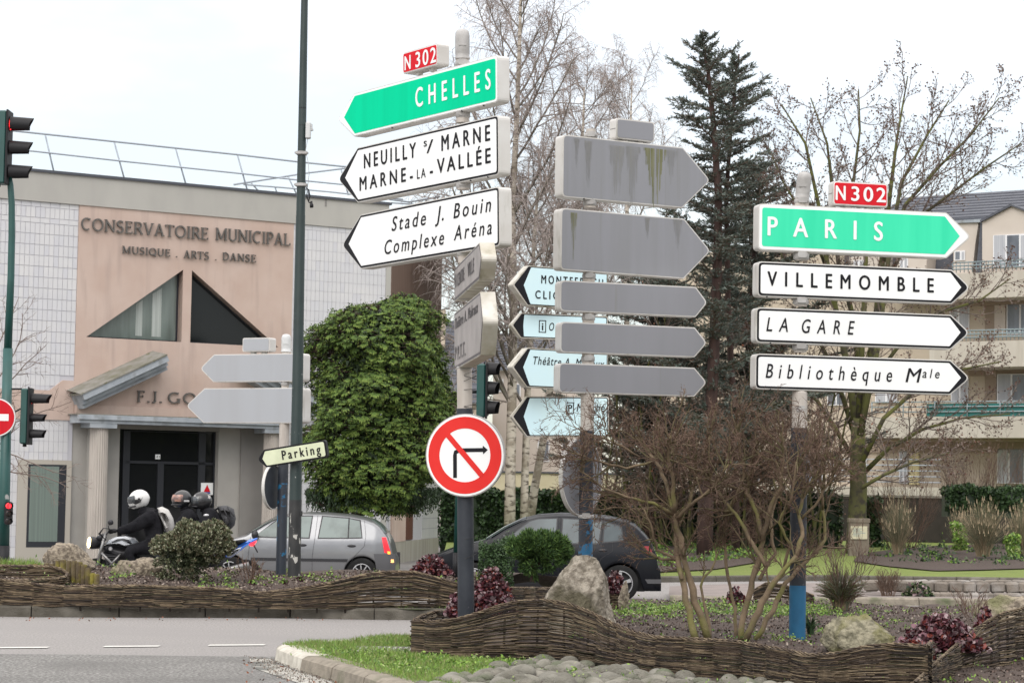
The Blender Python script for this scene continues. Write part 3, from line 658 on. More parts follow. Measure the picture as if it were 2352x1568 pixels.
text(BM, g, 'NEUILLY', 838.4, 387, 957, 355, bk); text(BM, g, 'MARNE', 1016.5, 346.8, 1127.5, 312.5, bk); text(BM, g, 's', 975.4, 337.5, 982.5, 318.5, bk); text(BM, g, '/', 982, 352, 997, 324, bk)
text(BM, g, 'MARNE', 828.3, 438.3, 934, 408, bk); text(BM, g, '-', 944, 418, 950, 387, bk); text(BM, g, 'LA', 960, 411.3, 979.5, 390, bk); text(BM, g, '-', 990, 407, 996, 374, bk); text(BM, g, 'VALLÉE', 1006.4, 398.8, 1129, 366.5, bk)
BS = Board(b0, t0, -56); 
g = arrow(BS, 'white Stade J. Bouin sign, lowest of the three long signs on the left stack', 1147.5, 428, 565, 785.6, 829, M['casing'], bk, wt, group=GL, bars=(1085,))
text(BS, g, 'Stade', 901.7, 531, 980.4, 499, bk, 1); text(BS, g, 'J.', 1001.6, 509.5, 1021, 476, bk, 1); text(BS, g, 'Bouin', 1043.9, 502, 1130, 468.5, bk, 1)
text(BS, g, 'Complexe', 885.6, 584.6, 1022, 553, bk, 1); text(BS, g, 'Aréna', 1044.7, 552.4, 1131.5, 519.5, bk, 1)
BN = Board(b0, t0, -54, off=.068)
g = plate(BN, 'red N 302 plate above the green CHELLES sign', 926, 122, 171.5, 1006, M['casing'], wt, M['sign_red'], group='red N 302 plates')
text(BN, g, 'N', 932, 162, 945, 131, wt); text(BN, g, '302', 957, 155.5, 1003.5, 122, wt)
BC = Board(b0, t0, -83.3, off=0, at=(-.430, 21.5, b0.z))
g = arrow(BC, 'grey CENTRE VILLE sign seen edge on, upper of the two under the left stack', 1045, 616, 693, 1108, 1102.5, M['casing_dirty'], M['print_grey'], M['sign_grey'], t=.125, bw=.03, tipw=.05, group='edge on signs on the left post')
text(BC, g, 'CENTRE', 1053, 658, 1069, 629, M['print_grey']); text(BC, g, 'VILLE', 1077, 637, 1091.5, 606, M['print_grey']); text(BC, g, 'H', 1047.2, 661.5, 1050.5, 632, M['print_grey'])
g = arrow(BC, 'grey Théâtre and P.T.T. sign seen edge on, just above the round sign', 1044.7, 719, 850, 1111, 1104.5, M['casing_dirty'], M['print_grey'], M['sign_grey'], t=.125, bw=.03, tipw=.05, group='edge on signs on the left post')
text(BC, g, 'Théâtre A. Malraux', 1047.2, 757, 1101, 733, M['print_grey'], 1); text(BC, g, 'P.T.T.', 1054, 826, 1071.5, 795, M['print_grey']); text(BC, g, 'P', 1048.5, 826, 1051, 797, M['print_grey'])
# wires twisted round the pole
t = thing('pole_wires', 'thin black wire loops wound round the white part of the left post', 'wire', P(1074, 1290, 21.5))
m = MB()
for yy, dz in ((858, 8), (866, -5), (872, 10), (895, 2), (932, 4), (936, -3), (1236, 6), (1279, 9)):
    c = P(1075, yy, 21.5); m.tube([(c.x+.079*math.cos(a), c.y+.079*math.sin(a), c.z+math.cos(a)*dz/250) for a in np.linspace(0, 2*PI, 17)], .0025, 4)
m.build('wire_loop', M['wire'], t)

# ---- round no-right-turn sign
def disc(B, c, r, n0, n1, mtl, name, parent, k=48, r2=None):
    m = MB()
    if r2 is None: m.prism([(c[0]+r*math.cos(2*PI*i/k), c[1]+r*math.sin(2*PI*i/k)) for i in range(k)], B.pt, n0, n1)
    else:
        vs = []
        for rr, nn in ((r, n0), (r, n1), (r2, n1), (r2, n0)): vs += [B.pt(c[0]+rr*math.cos(2*PI*i/k), c[1]+rr*math.sin(2*PI*i/k), nn) for i in range(k)]
        m.add(vs, [(j*k+i, j*k+(i+1) % k, ((j+1) % 4)*k+(i+1) % k, ((j+1) % 4)*k+i) for j in range(4) for i in range(k)])
    return m.build(name, mtl, parent)
BR_ = Board(b0, t0, -17, off=.115); c = BR_.px(1068, 1045); r = .385
t = thing('round_sign', 'round red and white no right turn sign on the left post', 'traffic sign', BR_.pt(c[0], c[1]-r, 0))
disc(BR_, c, r, -.035, 0, M['galva'], 'rim', t); disc(BR_, c, r*.975, 0, .004, wt, 'face', t)
disc(BR_, c, r*.925, .004, .007, M['sign_red_orange'], 'red_ring', t, r2=r*.645)
q = lambda a, b: (c[0]+a*r, c[1]+b*r); w = .047
sh = [(-.25-w, -.54), (-.25+w, -.54), (-.25+w, -.03), (-.20, .04), (-.12, .075), (.47, .075), (.47, .075+2*w), (-.14, .075+2*w), (-.27, .11), (-.25-w, .0)]
m = MB(); m.prism([q(a, b) for a, b in sh], BR_.pt, .004, .0065); m.prism([q(.58, .122), q(.455, .225), q(.462, .02)], BR_.pt, .004, .0069); m.build('turn_arrow', bk, t)
m = MB(); a = R(-49); dx, dy = math.cos(a), math.sin(a); L = .66; hw = .065
m.prism([q(-L*dx+dy*hw, -L*dy-dx*hw), q(L*dx+dy*hw, L*dy-dx*hw), q(L*dx-dy*hw, L*dy+dx*hw), q(-L*dx-dy*hw, -L*dy+dx*hw)], BR_.pt, .0072, .0095); m.build('slash', M['sign_red_orange'], t)
m = MB(); m.M = Matrix.Identity(4); p = BR_.pt(c[0]+.02, c[1]+.2, -.04); m.box(p.x-.08, p.x+.08, p.y, p.y+.05, p.z-.02, p.z+.02); p = BR_.pt(c[0]+.02, c[1]-.2, -.04); m.box(p.x-.08, p.x+.08, p.y, p.y+.05, p.z-.02, p.z+.02); m.build('bracket', M['galva'], t)

# ---- right sign post
b1_ = P(1831, 1466, 22.1); t1 = P(1842, 430, 22.1); b1_.z -= .03; fr = lambda y: frac(b1_, t1, y)
pole('dark sign post of the right stack with blue paint at its foot', b1_, t1,
     [(0, fr(1345), .0795, .0795, 'paint_blue', 'painted_foot'), (fr(1345), fr(986), .0785, .0785, 'pole_dark', 'lower_tube'), (fr(986), fr(905), .074, .074, 'pole_white', 'upper_tube'), (fr(905), fr(893), .074, .052, 'pole_white', 'shoulder'),
      (fr(812), fr(780), .060, .060, 'pole_white', 'neck'), (fr(706), fr(675), .060, .060, 'pole_white', 'neck'), (fr(600), fr(570), .060, .060, 'pole_white', 'neck'), (fr(475), fr(452), .066, .066, 'pole_white', 'neck')],
     clamps=[(fr(798), .077, .085, 'galva'), (fr(692), .077, .085, 'galva'), (fr(588), .077, .085, 'galva'), (fr(462), .074, .05, 'galva'), (fr(943), .076, .012, 'galva')],
     cap=(fr(458), .070, .265, 'galva', (.10, 0, 0)))
B1 = Board(b1_, t1, 13.5); GR = 'direction signs pointing right on the right stack'
g = arrow(B1, 'green PARIS direction sign, topmost of the right stack', 1742, 467.2, 574, 2231, 2174, M['casing'], wt, M['sign_green_pale'], group=GR, bw=.038, tipw=.125, t=.14); text(B1, g, 'PARIS', 1763, 540.5, 2026, 498.3, wt)
g = arrow(B1, 'white VILLEMOMBLE sign directly under the green PARIS sign', 1740.3, 600, 680.5, 2229, 2186, M['casing'], bk, wt, group=GR, t=.14, tipw=.10, bars=(1760,)); text(B1, g, 'VILLEMOMBLE', 1762.3, 655.8, 2143.2, 623.6, bk)
g = arrow(B1, 'white LA GARE sign in italic capitals, third of the right stack', 1736.6, 705.5, 786.5, 2227.5, 2184, M['casing'], bk, wt, group=GR, t=.14, tipw=.10, bars=(1768,)); text(B1, g, 'LA', 1759.5, 760.2, 1808.5, 729, bk, 1); text(B1, g, 'GARE', 1841, 764.2, 1962, 733, bk, 1)
g = arrow(B1, 'white Bibliothèque Male sign, lowest of the right stack', 1734.8, 811.5, 893, 2228.5, 2183, M['casing'], bk, wt, group=GR, t=.14, tipw=.10, bars=(1768,))
text(B1, g, 'Bibliothèque', 1758, 867.2, 2048, 835.3, bk, 1); text(B1, g, 'M', 2079, 877, 2116, 845.2, bk, 1); text(B1, g, 'ale', 2117.5, 867, 2157, 846.5, bk, 1)
g = plate(B1, 'red N 302 plate above the green PARIS sign', 1913, 415.5, 471, 2039, M['casing'], wt, M['sign_red'], group='red N 302 plates', t=.12); text(B1, g, 'N', 1919, 459, 1940.5, 427, wt); text(B1, g, '302', 1955, 461, 2033, 429, wt)

# ---- middle sign post (backs of signs)
b2_ = P(1344, 1330, 23.0); t2 = P(1357, 305, 23.0); fr = lambda y: frac(b2_, t2, y)
pole('middle sign post seen from behind with blue paint stains', b2_, t2,
     [(0, fr(1190), .071, .071, 'pole_blue', 'painted_tube'), (fr(1190), fr(992), .070, .070, 'pole_dark', 'lower_tube'), (fr(992), fr(905), .067, .067, 'pole_white', 'upper_tube'),
      (fr(840), fr(810), .060, .060, 'pole_white', 'neck'), (fr(745), fr(718), .060, .060, 'pole_white', 'neck'), (fr(650), fr(620), .060, .060, 'pole_white', 'neck'), (fr(480), fr(450), .060, .060, 'pole_white', 'neck'), (fr(330), fr(297), .048, .048, 'pole_white', 'stub')],
     clamps=[(fr(826), .068, .07, 'galva'), (fr(731), .068, .07, 'galva'), (fr(636), .068, .07, 'galva'), (fr(466), .068, .08, 'galva'), (fr(311), .070, .035, 'galva'), (fr(1186), .076, .05, 'galva')])
BA = Board(b2_, t2, 31); BB = Board(b2_, t2, 20.5); GM = 'blank grey sign backs on the middle post'; sbk = M['sign_back']; sbc = M['sign_back_clean']
arrow(BA, 'blank grey sign back with a green algae streak, topmost big one on the middle post', 1293, 309, 452.4, 1631.5, 1568, M['casing'], None, sbk, group=GM, t=.14, bars=(1340,))
arrow(BA, 'second big blank grey sign back from the top of the middle post', 1289, 477.5, 619.6, 1632, 1571, M['casing'], None, sbk, group=GM, t=.14)
arrow(BB, 'slim blank grey sign back just below the two big ones on the middle post', 1287, 643.5, 714.5, 1625, 1598, M['casing'], None, sbc, group=GM, t=.14)
arrow(BB, 'slim blank grey sign back in the middle of the three slim ones', 1287.5, 738.5, 809, 1624, 1595.4, M['casing'], None, sbc, group=GM, t=.14)
arrow(BB, 'lowest slim blank grey sign back on the middle post above the bare shrub', 1284, 833, 901, 1624, 1594.7, M['casing'], None, sbc, group=GM, t=.14)
# streaks of algae and dirt running down the two upper backs: bundles of thin narrow films
def streak(g_, B, x0, x1, ytop, ylen, mt, seed):
    r = random.Random(seed); u0, v0 = B.px(x0, ytop); u1, _ = B.px(x1, ytop); _, v1 = B.px(x0, ytop+ylen); k = 44; m = MB()
    for i in range(k):
        a = lerp(u0, u1, i/k); b = lerp(u0, u1, (i+.9)/k); c_ = 1-abs((i+.5)/k*2-1)**1.6; L = (v0-v1)*max(.12, c_)*r.uniform(.25, 1.05); sk_ = r.uniform(-.004, .004)
        if r.random() < .22: continue
        m.add([B.pt(a+sk_, v0-L, .0062+.0002*(i % 3)), B.pt(b+sk_, v0-L*.97, .0062+.0002*(i % 3)), B.pt(b, v0, .0062+.0002*(i % 3)), B.pt(a, v0, .0062+.0002*(i % 3))], [(0, 1, 2, 3)])
    m.build('algae_streak', M[mt], g_)
ga, gb = [o for o in COL.objects if o.get('label', '').startswith('blank grey sign back with') or o.get('label', '').startswith('second big blank')]
for i, (x0, x1, yt, yl, mt) in enumerate(((1342, 1360, 323, 120, 'stain'), (1398, 1436, 333, 140, 'stain'), (1436, 1470, 335, 150, 'stain'), (1478, 1530, 339, 140, 'algae'), (1530, 1556, 344, 80, 'stain'), (1318, 1330, 318, 70, 'stain'))): streak(ga, BA, x0, x1, yt, yl, mt, i)
for i, (x0, x1, yt, yl, mt) in enumerate(((1310, 1325, 488, 110, 'algae'), (1545, 1566, 503, 70, 'stain'), (1480, 1492, 500, 50, 'stain'))): streak(gb, BA, x0, x1, yt, yl, mt, 20+i)
plate(BA, 'small blank grey plate box on top of the middle stack', 1415.5, 271, 318, 1503, M['casing'], None, sbc, t=.12, name='blank_plate')
# round sign seen from behind on the middle post
Bd = Board(b2_, t2, 57, off=-.12); c = Bd.px(1336, 1095); t = thing('reversed_round_sign', 'grey back of a round sign turned away behind the middle post', 'traffic sign', Bd.pt(c[0], c[1]-.38, 0))
disc(Bd, c, .38, -.012, 0, M['sign_back_clean'], 'back_panel', t); disc(Bd, c, .392, -.03, .012, M['casing'], 'rim', t, r2=.378)
for dv in (-.17, .17):
    m = MB(); p = Bd.pt(c[0], c[1]+dv, .02); q_ = Vector((b2_.x+(t2.x-b2_.x)*.2, 23.0, p.z)); m.tube([p, q_], .02, 6); m.build('bracket', M['galva'], t)

# ---- pale blue signs on a further post
b3 = P(1351, 1250, 30.5); t3 = P(1362, 600, 30.5); b3.z = .1
pole('further slim post carrying the pale blue signs', b3, t3, [(0, .96, .045, .045, 'pole_dark', 'tube')])
GB = 'pale blue direction signs behind the middle post'; bl = M['sign_pale_blue']
def blue(phi, label, xt, xs, yt, yb, xr, tilt=0):
    B = Board(b3, t3, phi, off=.07, tilt=tilt); ue, vt = B.px(xs, yt); _, vb = B.px(xs, yb); ur = B.px(xr, (yt+yb)/2)[0]
    vm = (vt+vb)/2; ut = B.px(xt, (yt+yb)/2)[0]; ho = lambda i, it, sl=0: [(ur-i, vb+i), (ur-i, vt-i), (ue+i*.5+sl, vt-i), (ut+it, vm), (ue+i*.5+sl, vb+i)]
    g = thing('direction_sign', label, 'direction sign', B.pt((ut+ur)/2, vb, -.07), GB)
    f = lambda pts, r_: rounded(pts, r_, 3)
    m = MB(); m.prism(f(ho(0, 0), [.03, .03, .02, .03, .02]), B.pt, -.135, 0); m.prism(f(ho(.003, .004), [.03, .03, .02, .03, .02]), B.pt, 0, .003); m.build('casing', M['casing_dirty'], g)
    m = MB(); m.prism(f(ho(.012, .03), [.03, .03, .02, .02, .02]), B.pt, .003, .0055); m.build('border', bk, g)
    m = MB(); m.prism(f(ho(.024, .17, .03), [.02, .02, .01, .004, .01]), B.pt, .0055, .008); m.build('face', bl, g); return B, g
B, g = blue(28, 'pale blue MONTFERMEIL CLICHY sign, topmost behind the grey sign backs', 1176, 1213, 609.8, 702, 1396)
text(B, g, 'MONTFERMEIL', 1242.6, 650.5, 1389, 632, bk, yend=655); text(B, g, 'CLICHY', 1228.8, 685, 1316, 667, bk)
B, g = blue(16, 'slim pale blue sign with a boxed letter i behind the grey sign backs', 1173, 1197, 718.3, 776.3, 1396)
def boxed(B, g, w, x0, y0, x1, y1):
    u0, v0 = B.px(x0, y1); u1, v1 = B.px(x1, y0); m = MB(); e = .012
    for p in ([(u0, v0), (u1, v0), (u1, v0+e), (u0, v0+e)], [(u0, v1-e), (u1, v1-e), (u1, v1), (u0, v1)], [(u0, v0+e), (u0+e, v0+e), (u0+e, v1-e), (u0, v1-e)], [(u1-e, v0+e), (u1, v0+e), (u1, v1-e), (u1-e, v1-e)]): m.prism(p, B.pt, .008, .0095)
    m.build('pictogram_frame', bk, g); wd = x1-x0; text(B, g, w, x0+wd*(.42 if w == 'i' else .25), y1-5.5, x0+wd*(.58 if w == 'i' else .76), y0+5.5, bk)
boxed(B, g, 'i', 1237, 735.7, 1254.2, 763.8); text(B, g, 'O', 1260.8, 759, 1272, 741, bk, 1)
B, g = blue(30, 'pale blue Théâtre A. Malraux sign, third behind the grey sign backs', 1175, 1211.3, 798.4, 889, 1396); text(B, g, 'Théâtre A. Malraux', 1223.9, 836.3, 1387, 818.2, bk, 1, yend=840)
B, g = blue(10, 'pale blue P Marché sign, lowest of the pale blue ones above the bare shrub', 1173.5, 1209.7, 909.8, 1002.8, 1398.3, tilt=-.022); boxed(B, g, 'P', 1301, 923.6, 1317.8, 950); text(B, g, 'Marché', 1324, 945, 1388.5, 926.5, bk, 1)

# ---- left rear post
b4 = P(645, 1318, 30.5); t4 = P(657, 800, 30.5); fr = lambda y: frac(b4, t4, y)
pole('rear left sign post with blue paint splashes beside the lamp post', b4, t4,
     [(0, fr(1110), .068, .068, 'pole_blue', 'painted_tube'), (fr(1110), fr(1030), .068, .068, 'pole_dark', 'lower_tube'), (fr(1030), fr(971), .065, .065, 'pole_white', 'upper_tube'), (fr(892), fr(872), .05, .05, 'pole_white', 'neck'), (fr(815), fr(804), .055, .055, 'pole_white', 'neck')],
     clamps=[(fr(881), .058, .05, 'galva')], cap=(fr(808), .064, .235, 'white_plastic', (0, 0, 0)))
B4 = Board(b4, t4, -27); GP = 'pale grey sign backs before the music school'
arrow(B4, 'upper pale grey sign back pointing left before the pink facade', 698, 811, 875.5, 459.8, 491, M['casing'], None, M['sign_back_pale'], group=GP, t=.16)
arrow(B4, 'lower and longer pale grey sign back covering part of the F.J. GOSSEC name', 697, 890, 971.5, 427.5, 469, M['casing'], None, M['sign_back_pale'], group=GP, t=.19)
plate(B4, 'small pale box plate above the two pale grey sign backs', 557.7, 776, 808, 619.8, M['casing'], None, M['sign_back_pale'], t=.15, name='blank_plate')
Bd = Board(b4, t4, 70, off=-.10); c = Bd.px(628, 1118); t = thing('reversed_round_sign', 'narrow back view of a round sign on the rear left post', 'traffic sign', Bd.pt(c[0], c[1]-.3, 0))
disc(Bd, c, .285, -.01, 0, M['pole_dark'], 'back_panel', t); disc(Bd, c, .296, -.03, .01, M['casing'], 'rim', t, r2=.284)

# ---- lamp post with grey box and Parking sign
b5 = P(675.5, 1322, 28.6); t5 = P(700.5, -60, 28.6); fr = lambda y: frac(b5, t5, y)
lp = pole('tall dark green lamp post running out of the top of the picture', b5, t5, [(0, fr(1150), .080, .077, 'lamp_base', 'base_tube'), (fr(1150), fr(500), .076, .058, 'lamp_green', 'shaft'), (fr(500), 1, .056, .042, 'lamp_green', 'upper_shaft')],
     cat='lamp post', name='lamp_post', n=12)
for py in (357, 430.5):
    p = b5+(t5-b5)*fr(py); m = MB(); m.lathe([(.062, -.022), (.062, .022)], p, (0, 0, 1), 16); m.box(p.x-.068, p.x+.068, p.y-.075, p.y+.03, p.z-.016, p.z+.016)
    for s in (-1, 1): m.lathe([(.013, -.02), (.013, .02)], (p.x+s*.075, p.y-.03, p.z), (0, 1, 0), 8)
    m.build('clamp_band', M['galva'], lp)
m = MB(); p = b5+(t5-b5)*fr(1180)
m.bbox(p.x+.06, p.x+.09, p.y-.04, p.y+.02, p.z-.03, p.z+.03, .006); m.build('junction_plate', M['lamp_base'], lp)
for py in (253, 293):
    p = b5+(t5-b5)*fr(py); m = MB(); m.lathe([(.050, -.008), (.050, .008)], p, (0, 0, 1), 14); m.build('cable_tie', M['black_plastic'], lp)
p0 = P(703, 319, 28.55); p1 = P(716, 280, 28.5)
t = thing('junction_box', 'light grey plastic box strapped to the right side of the lamp post', 'electrical box', (p0.x, p0.y, p0.z))
m = MB(); m.bbox(p0.x-.005, p1.x-.012, p0.y-.05, p0.y+.05, p0.z, p1.z, .012); m.build('box_body', M['white_plastic'], t)
m = MB(); m.bbox(p1.x-.012, p1.x+.006, p0.y-.03, p0.y+.03, p0.z+.10, p1.z-.02, .006); m.bbox(p1.x+.006, p1.x+.018, p0.y-.02, p0.y+.02, p0.z+.10, p0.z+.13, .003); m.build('box_lid', M['white_plastic'], t)
m = MB(); m.tube([P(707, 319, 28.55), P(702, 345, 28.55), P(708, 375, 28.55), P(710, 400, 28.55), P(706, 432, 28.55)], .004, 5); m.build('cable', M['galva'], t)
t = thing('hanging_plug', 'coiled black cable with a plug hanging from the lamp post clamp', 'cable', P(715, 477, 28.5))
m = MB(); m.tube([P(703, 432, 28.5), P(709, 436, 28.5), P(712, 450, 28.5), P(709, 462, 28.5), P(706, 455, 28.5), P(704, 440, 28.5), P(705, 455, 28.5), P(710, 465, 28.5), P(715, 468, 28.5)], .008, 6); m.build('cable', M['black_plastic'], t)
m = MB(); a = P(715, 462, 28.5); b = P(716, 477, 28.5); m.tube([a, a.lerp(b, .4), a.lerp(b, .5), b], [.014, .016, .024, .022], 8); m.build('plug', M['black_plastic'], t)
BP = Board(b5, t5, -18, off=.10, tilt=-.165)
g = arrow(BP, 'small cream Parking sign tilted on the lamp post', 747, 1009, 1051, 588, 606, M['black_plastic'], bk, M['sign_cream'], t=.06, bw=.022, tipw=.07)
text(BP, g, 'Parking', 650, 1055, 737, 1034.5, bk, yend=1036)

# ---- traffic lights
def visor(m, c, d, r, L, drop=.15):
    """open tapered hood"""
    d = Vector(d).normalized(); s = Vector((-d.y, d.x, 0)).normalized(); up = Vector((0, 0, 1)); vs = []; n_ = 14
    for j, (q, rr) in enumerate(((0, r), (L, r*.86))):
        for k in range(n_+1):
            a = -.25*PI+1.5*PI*k/n_; vs.append(Vector(c)+d*(q*(1 if j == 0 else (.82+.18*max(0, math.sin(a)))))+(s*math.cos(a)+up*math.sin(a))*rr)
    b = [v+(Vector(c)-v).normalized()*.004 for v in vs]; N = n_+1
    m.add(vs, [(k, k+1, N+k+1, N+k) for k in range(n_)], True); m.add(b, [(k, N+k, N+k+1, k+1) for k in range(n_)], True)
    vs = [Vector(c)+(s*math.cos(2*PI*k/16)+up*math.sin(2*PI*k/16))*r for k in range(16)]; m.add(vs, [tuple(range(16))])
def signal(label, x0, x1, ytop, ybot, D, lamps, vx, body='green_metal', face=(.98, .2), lit=0, depth=.2, group='traffic light heads'):
    a = P(x0, ybot, D); b = P(x1, ytop, D); g = thing('traffic_light', label, 'traffic light', (a.x, a.y, a.z), group); w = b.x-a.x
    m = MB(); m.bbox(a.x, b.x, D-depth/2, D+depth/2, a.z, b.z, .02); m.build('housing', M[body], g)
    m = MB(); m.bbox(b.x, b.x+.03, D-depth/2-.03, D+depth/2+.03, a.z-.01, b.z+.01, .006); m.build('face_plate', M['black_plastic'], g)
    d = Vector((face[0], -face[1], 0))
    for i, (y0, y1, xe) in enumerate(lamps):
        q0 = P(x1, y0, D); q1 = P(x1, y1, D); r = (q0.z-q1.z)/2; c = Vector((b.x+.03, D-.02, (q0.z+q1.z)/2)); L = P(xe, y0, D).x-c.x
        m = MB(); visor(m, c, d, r, L); m.build('visor', M['black_plastic'], g)
        m = MB(); m.ell(c+d*.004, .008, r*.72, r*.72, 12, 6); m.build('lens', M['lens_red'] if i < lit else M['lens_dark'], g)
    m = MB(); m.tube([(a.x+w*.5, D, a.z-.04), (a.x+w*.5, D, a.z+.01)], .03, 8); m.tube([(b.x-.02, D, b.z), (b.x-.02, D, b.z+.03)], .012, 6); m.build('fitting', M['black_plastic'], g)
    return g
D_ = 34; pb = P(8, 1300, D_); pb.z = .25; pts = [pb, P(10, 1150, D_), P(18, 800, D_), P(25, 640, D_), P(27, 540, D_), P(27, 470, D_), P(24, 425, D_), P(18, 395, D_)]
g = thing('signal_pole', 'dark green traffic light pole at the left edge, bent at its top', 'traffic light pole', pb)
m = MB(); m.tube([pb, P(9, 1252, D_)], .086, 16); m.build('base_tube', M['black_plastic'], g)
m = MB(); m.tube([P(9, 1252, D_)]+pts[1:3], [.082, .082, .072], 16); m.build('lower_tube', M['green_metal'], g)
m = MB(); m.tube(pts[2:], [.060, .052, .050, .048, .046, .044], 14); m.build('upper_tube', M['green_metal'], g)
m = MB(); m.tube([P(22, 893, D_), P(50, 893, D_)], .014, 6); m.tube([P(20, 952, D_), P(30, 948, D_), P(48, 938, D_)], .012, 6); m.build('arm', M['black_plastic'], g)
signal('large traffic light head high on the left edge pole with three hoods', -22, 20.5, 257, 423, D_-.05, ((268, 304.5, 78), (323, 358, 76), (378, 414, 75)), None, lit=1, depth=.3, face=(.97, -.12))
signal('lower traffic light head with a longer top hood on the left pole', 48, 69, 892.5, 1019, D_-.1, ((903, 930, 121), (949, 971, 109), (985, 1009, 108)), None, lit=1, depth=.24, face=(.97, .12))
a = P(24, 1204, D_); q = P(24, 1151, D_); g = thing('repeater_light', 'small black repeater light with its red lamp lit on the left pole', 'traffic light', a)
m = MB(); m.prism(rounded([(-.055, a.z), (.055, a.z), (.055, q.z), (-.055, q.z)], .05, 4), lambda u, v, n_: Vector((a.x+u, D_-.11-n_, v)), 0, .09); m.build('housing', M['black_plastic'], g)
for i in range(3):
    z = q.z-.062-i*.112; m = MB(); m.lathe([(.040, 0), (.040, .012), (.033, .014)], (a.x+.008, D_-.20, z), (0.25, -1, 0), 14); m.build('lamp', M['lens_red'] if i == 0 else M['lens_dark'], g)
    m = MB(); c = Vector((a.x+.03, D_-.2, z)); visor(m, c, (.5, -1, 0), .044, .05); m.build('visor', M['black_plastic'], g)
# no entry sign cut by the frame
B0 = Board(P(5, 1300, 34), P(18, 800, 34), 12, off=.10); c = B0.px(-9, 958); t = thing('no_entry_sign', 'round red no entry sign cut off by the left edge', 'traffic sign', B0.pt(c[0], c[1]-.28, 0))
disc(B0, c, .285, -.03, 0, M['galva'], 'rim', t); disc(B0, c, .278, 0, .004, wt, 'face', t); disc(B0, c, .262, .004, .006, M['sign_red'], 'red_field', t)
m = MB(); m.prism([(c[0]-.2, c[1]-.05), (c[0]+.18, c[1]-.05), (c[0]+.18, c[1]+.05), (c[0]-.2, c[1]+.05)], B0.pt, .006, .008); m.build('white_bar', wt, t)
# traffic light behind the main post
D_ = 31; pb = P(1046, 1335, D_); g = thing('signal_pole', 'slim green traffic light pole behind the main left post', 'traffic light pole', pb)
m = MB(); m.tube([pb, P(1047, 1268, D_)], .040, 12); m.build('base_tube', M['black_plastic'], g)
m = MB(); m.tube([P(1047, 1268, D_), P(1062, 830, D_)], .034, 12); m.build('tube', M['green_metal'], g)
m = MB(); m.tube([P(1058, 900, D_), P(1100, 900, D_)], .02, 6); m.build('arm', M['black_plastic'], g)
signal('green backed traffic light head half hidden behind the main left post', 1094, 1116, 836, 959, D_, ((831, 866, 1150), (875, 911, 1148), (919, 956, 1148)), None, depth=.22, face=(.97, .3))
# ------------------------------------------------------------------ music school facade, traced on its own wall plane
class Wall:
    """vertical wall plane: s along it, z up, n outwards (towards the viewer)"""
    def __init__(s, A, B): s.A = Vector((A[0], A[1], 0)); u = Vector((B[0]-A[0], B[1]-A[1], 0)); s.L = u.length; s.u = u.normalized(); s.n = Vector((s.u.y, -s.u.x, 0))
    def pt(s, a, z, n=0): p = s.A+s.u*a+s.n*n; p.z = z; return p
    def px(s, px, py, n=0):
        d = ray(px, py); c = Vector((0, 0, EYE)); o = s.A+s.n*n; t = (o-c).dot(s.n)/d.dot(s.n); p = c+d*t-o; return p.dot(s.u), c.z+d.z*t
mk('render_pink', (.515, .405, .35), .9, c2=(.47, .355, .30), scale=1.5, c3=(.40, .31, .27), s3=1.6, lo3=.52, hi3=.80, stretch3=(3, 3, .35), bump=.15, bscale=60)
mk('render_band', (.405, .395, .365), .9, c2=(.37, .36, .335), scale=2, stretch=(1, 1, .4), bump=.15, bscale=60)
mk('render_grey', (.36, .345, .32), .9, c2=(.30, .29, .27), scale=1.3, bump=.15, bscale=60)
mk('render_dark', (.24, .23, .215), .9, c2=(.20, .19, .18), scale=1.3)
mk('coping', (.06, .065, .08), .6)
mk('tile', (.60, .595, .60), .35, c2=(.54, .54, .56), scale=1.2); mk('tile_b', (.53, .53, .56), .35, c2=(.57, .57, .59), scale=1.2); mk('grout', (.47, .465, .50), .9)
mk('brown_panel', (.155, .098, .075), .8, c2=(.115, .072, .055), scale=2, stretch=(5, 5, .3))
mk('stone_moss', (.23, .22, .20), .95, c2=(.15, .145, .11), scale=3.5, bump=.5, bscale=25, c3=(.10, .10, .03), s3=5, lo3=.6, hi3=.75)
mk('stone_blue', (.36, .39, .42), .85, c2=(.27, .30, .33), scale=4, c3=(.15, .155, .15), s3=3, lo3=.55, hi3=.75)
mk('column', (.44, .40, .36), .85, c2=(.38, .345, .31), scale=5, stretch=(1, 1, .3))
mk('glass_dark', (.012, .013, .014), .06, spec=.35); mk('glass_green', (.17, .205, .19), .12, c2=(.10, .12, .11), scale=1.2, stretch=(3, 3, .4), spec=.6)
mk('glass_black', (.012, .014, .016), .08, spec=.3); mk('curtain', (.42, .45, .43), .9, c2=(.30, .33, .31), scale=9, stretch=(4, 4, .05))
mk('blind', (.165, .21, .185), .5, c2=(.13, .165, .145), scale=9, stretch=(3, 3, .02))
mk('frame_dark', (.018, .02, .026), .5); mk('beige_frame', (.40, .37, .32), .8); mk('letter_metal', (.085, .08, .075), .55, c2=(.12, .11, .10), scale=30)
mk('rail', (.36, .40, .45), .5)
A2 = P(-330, 1120, 47.0); 
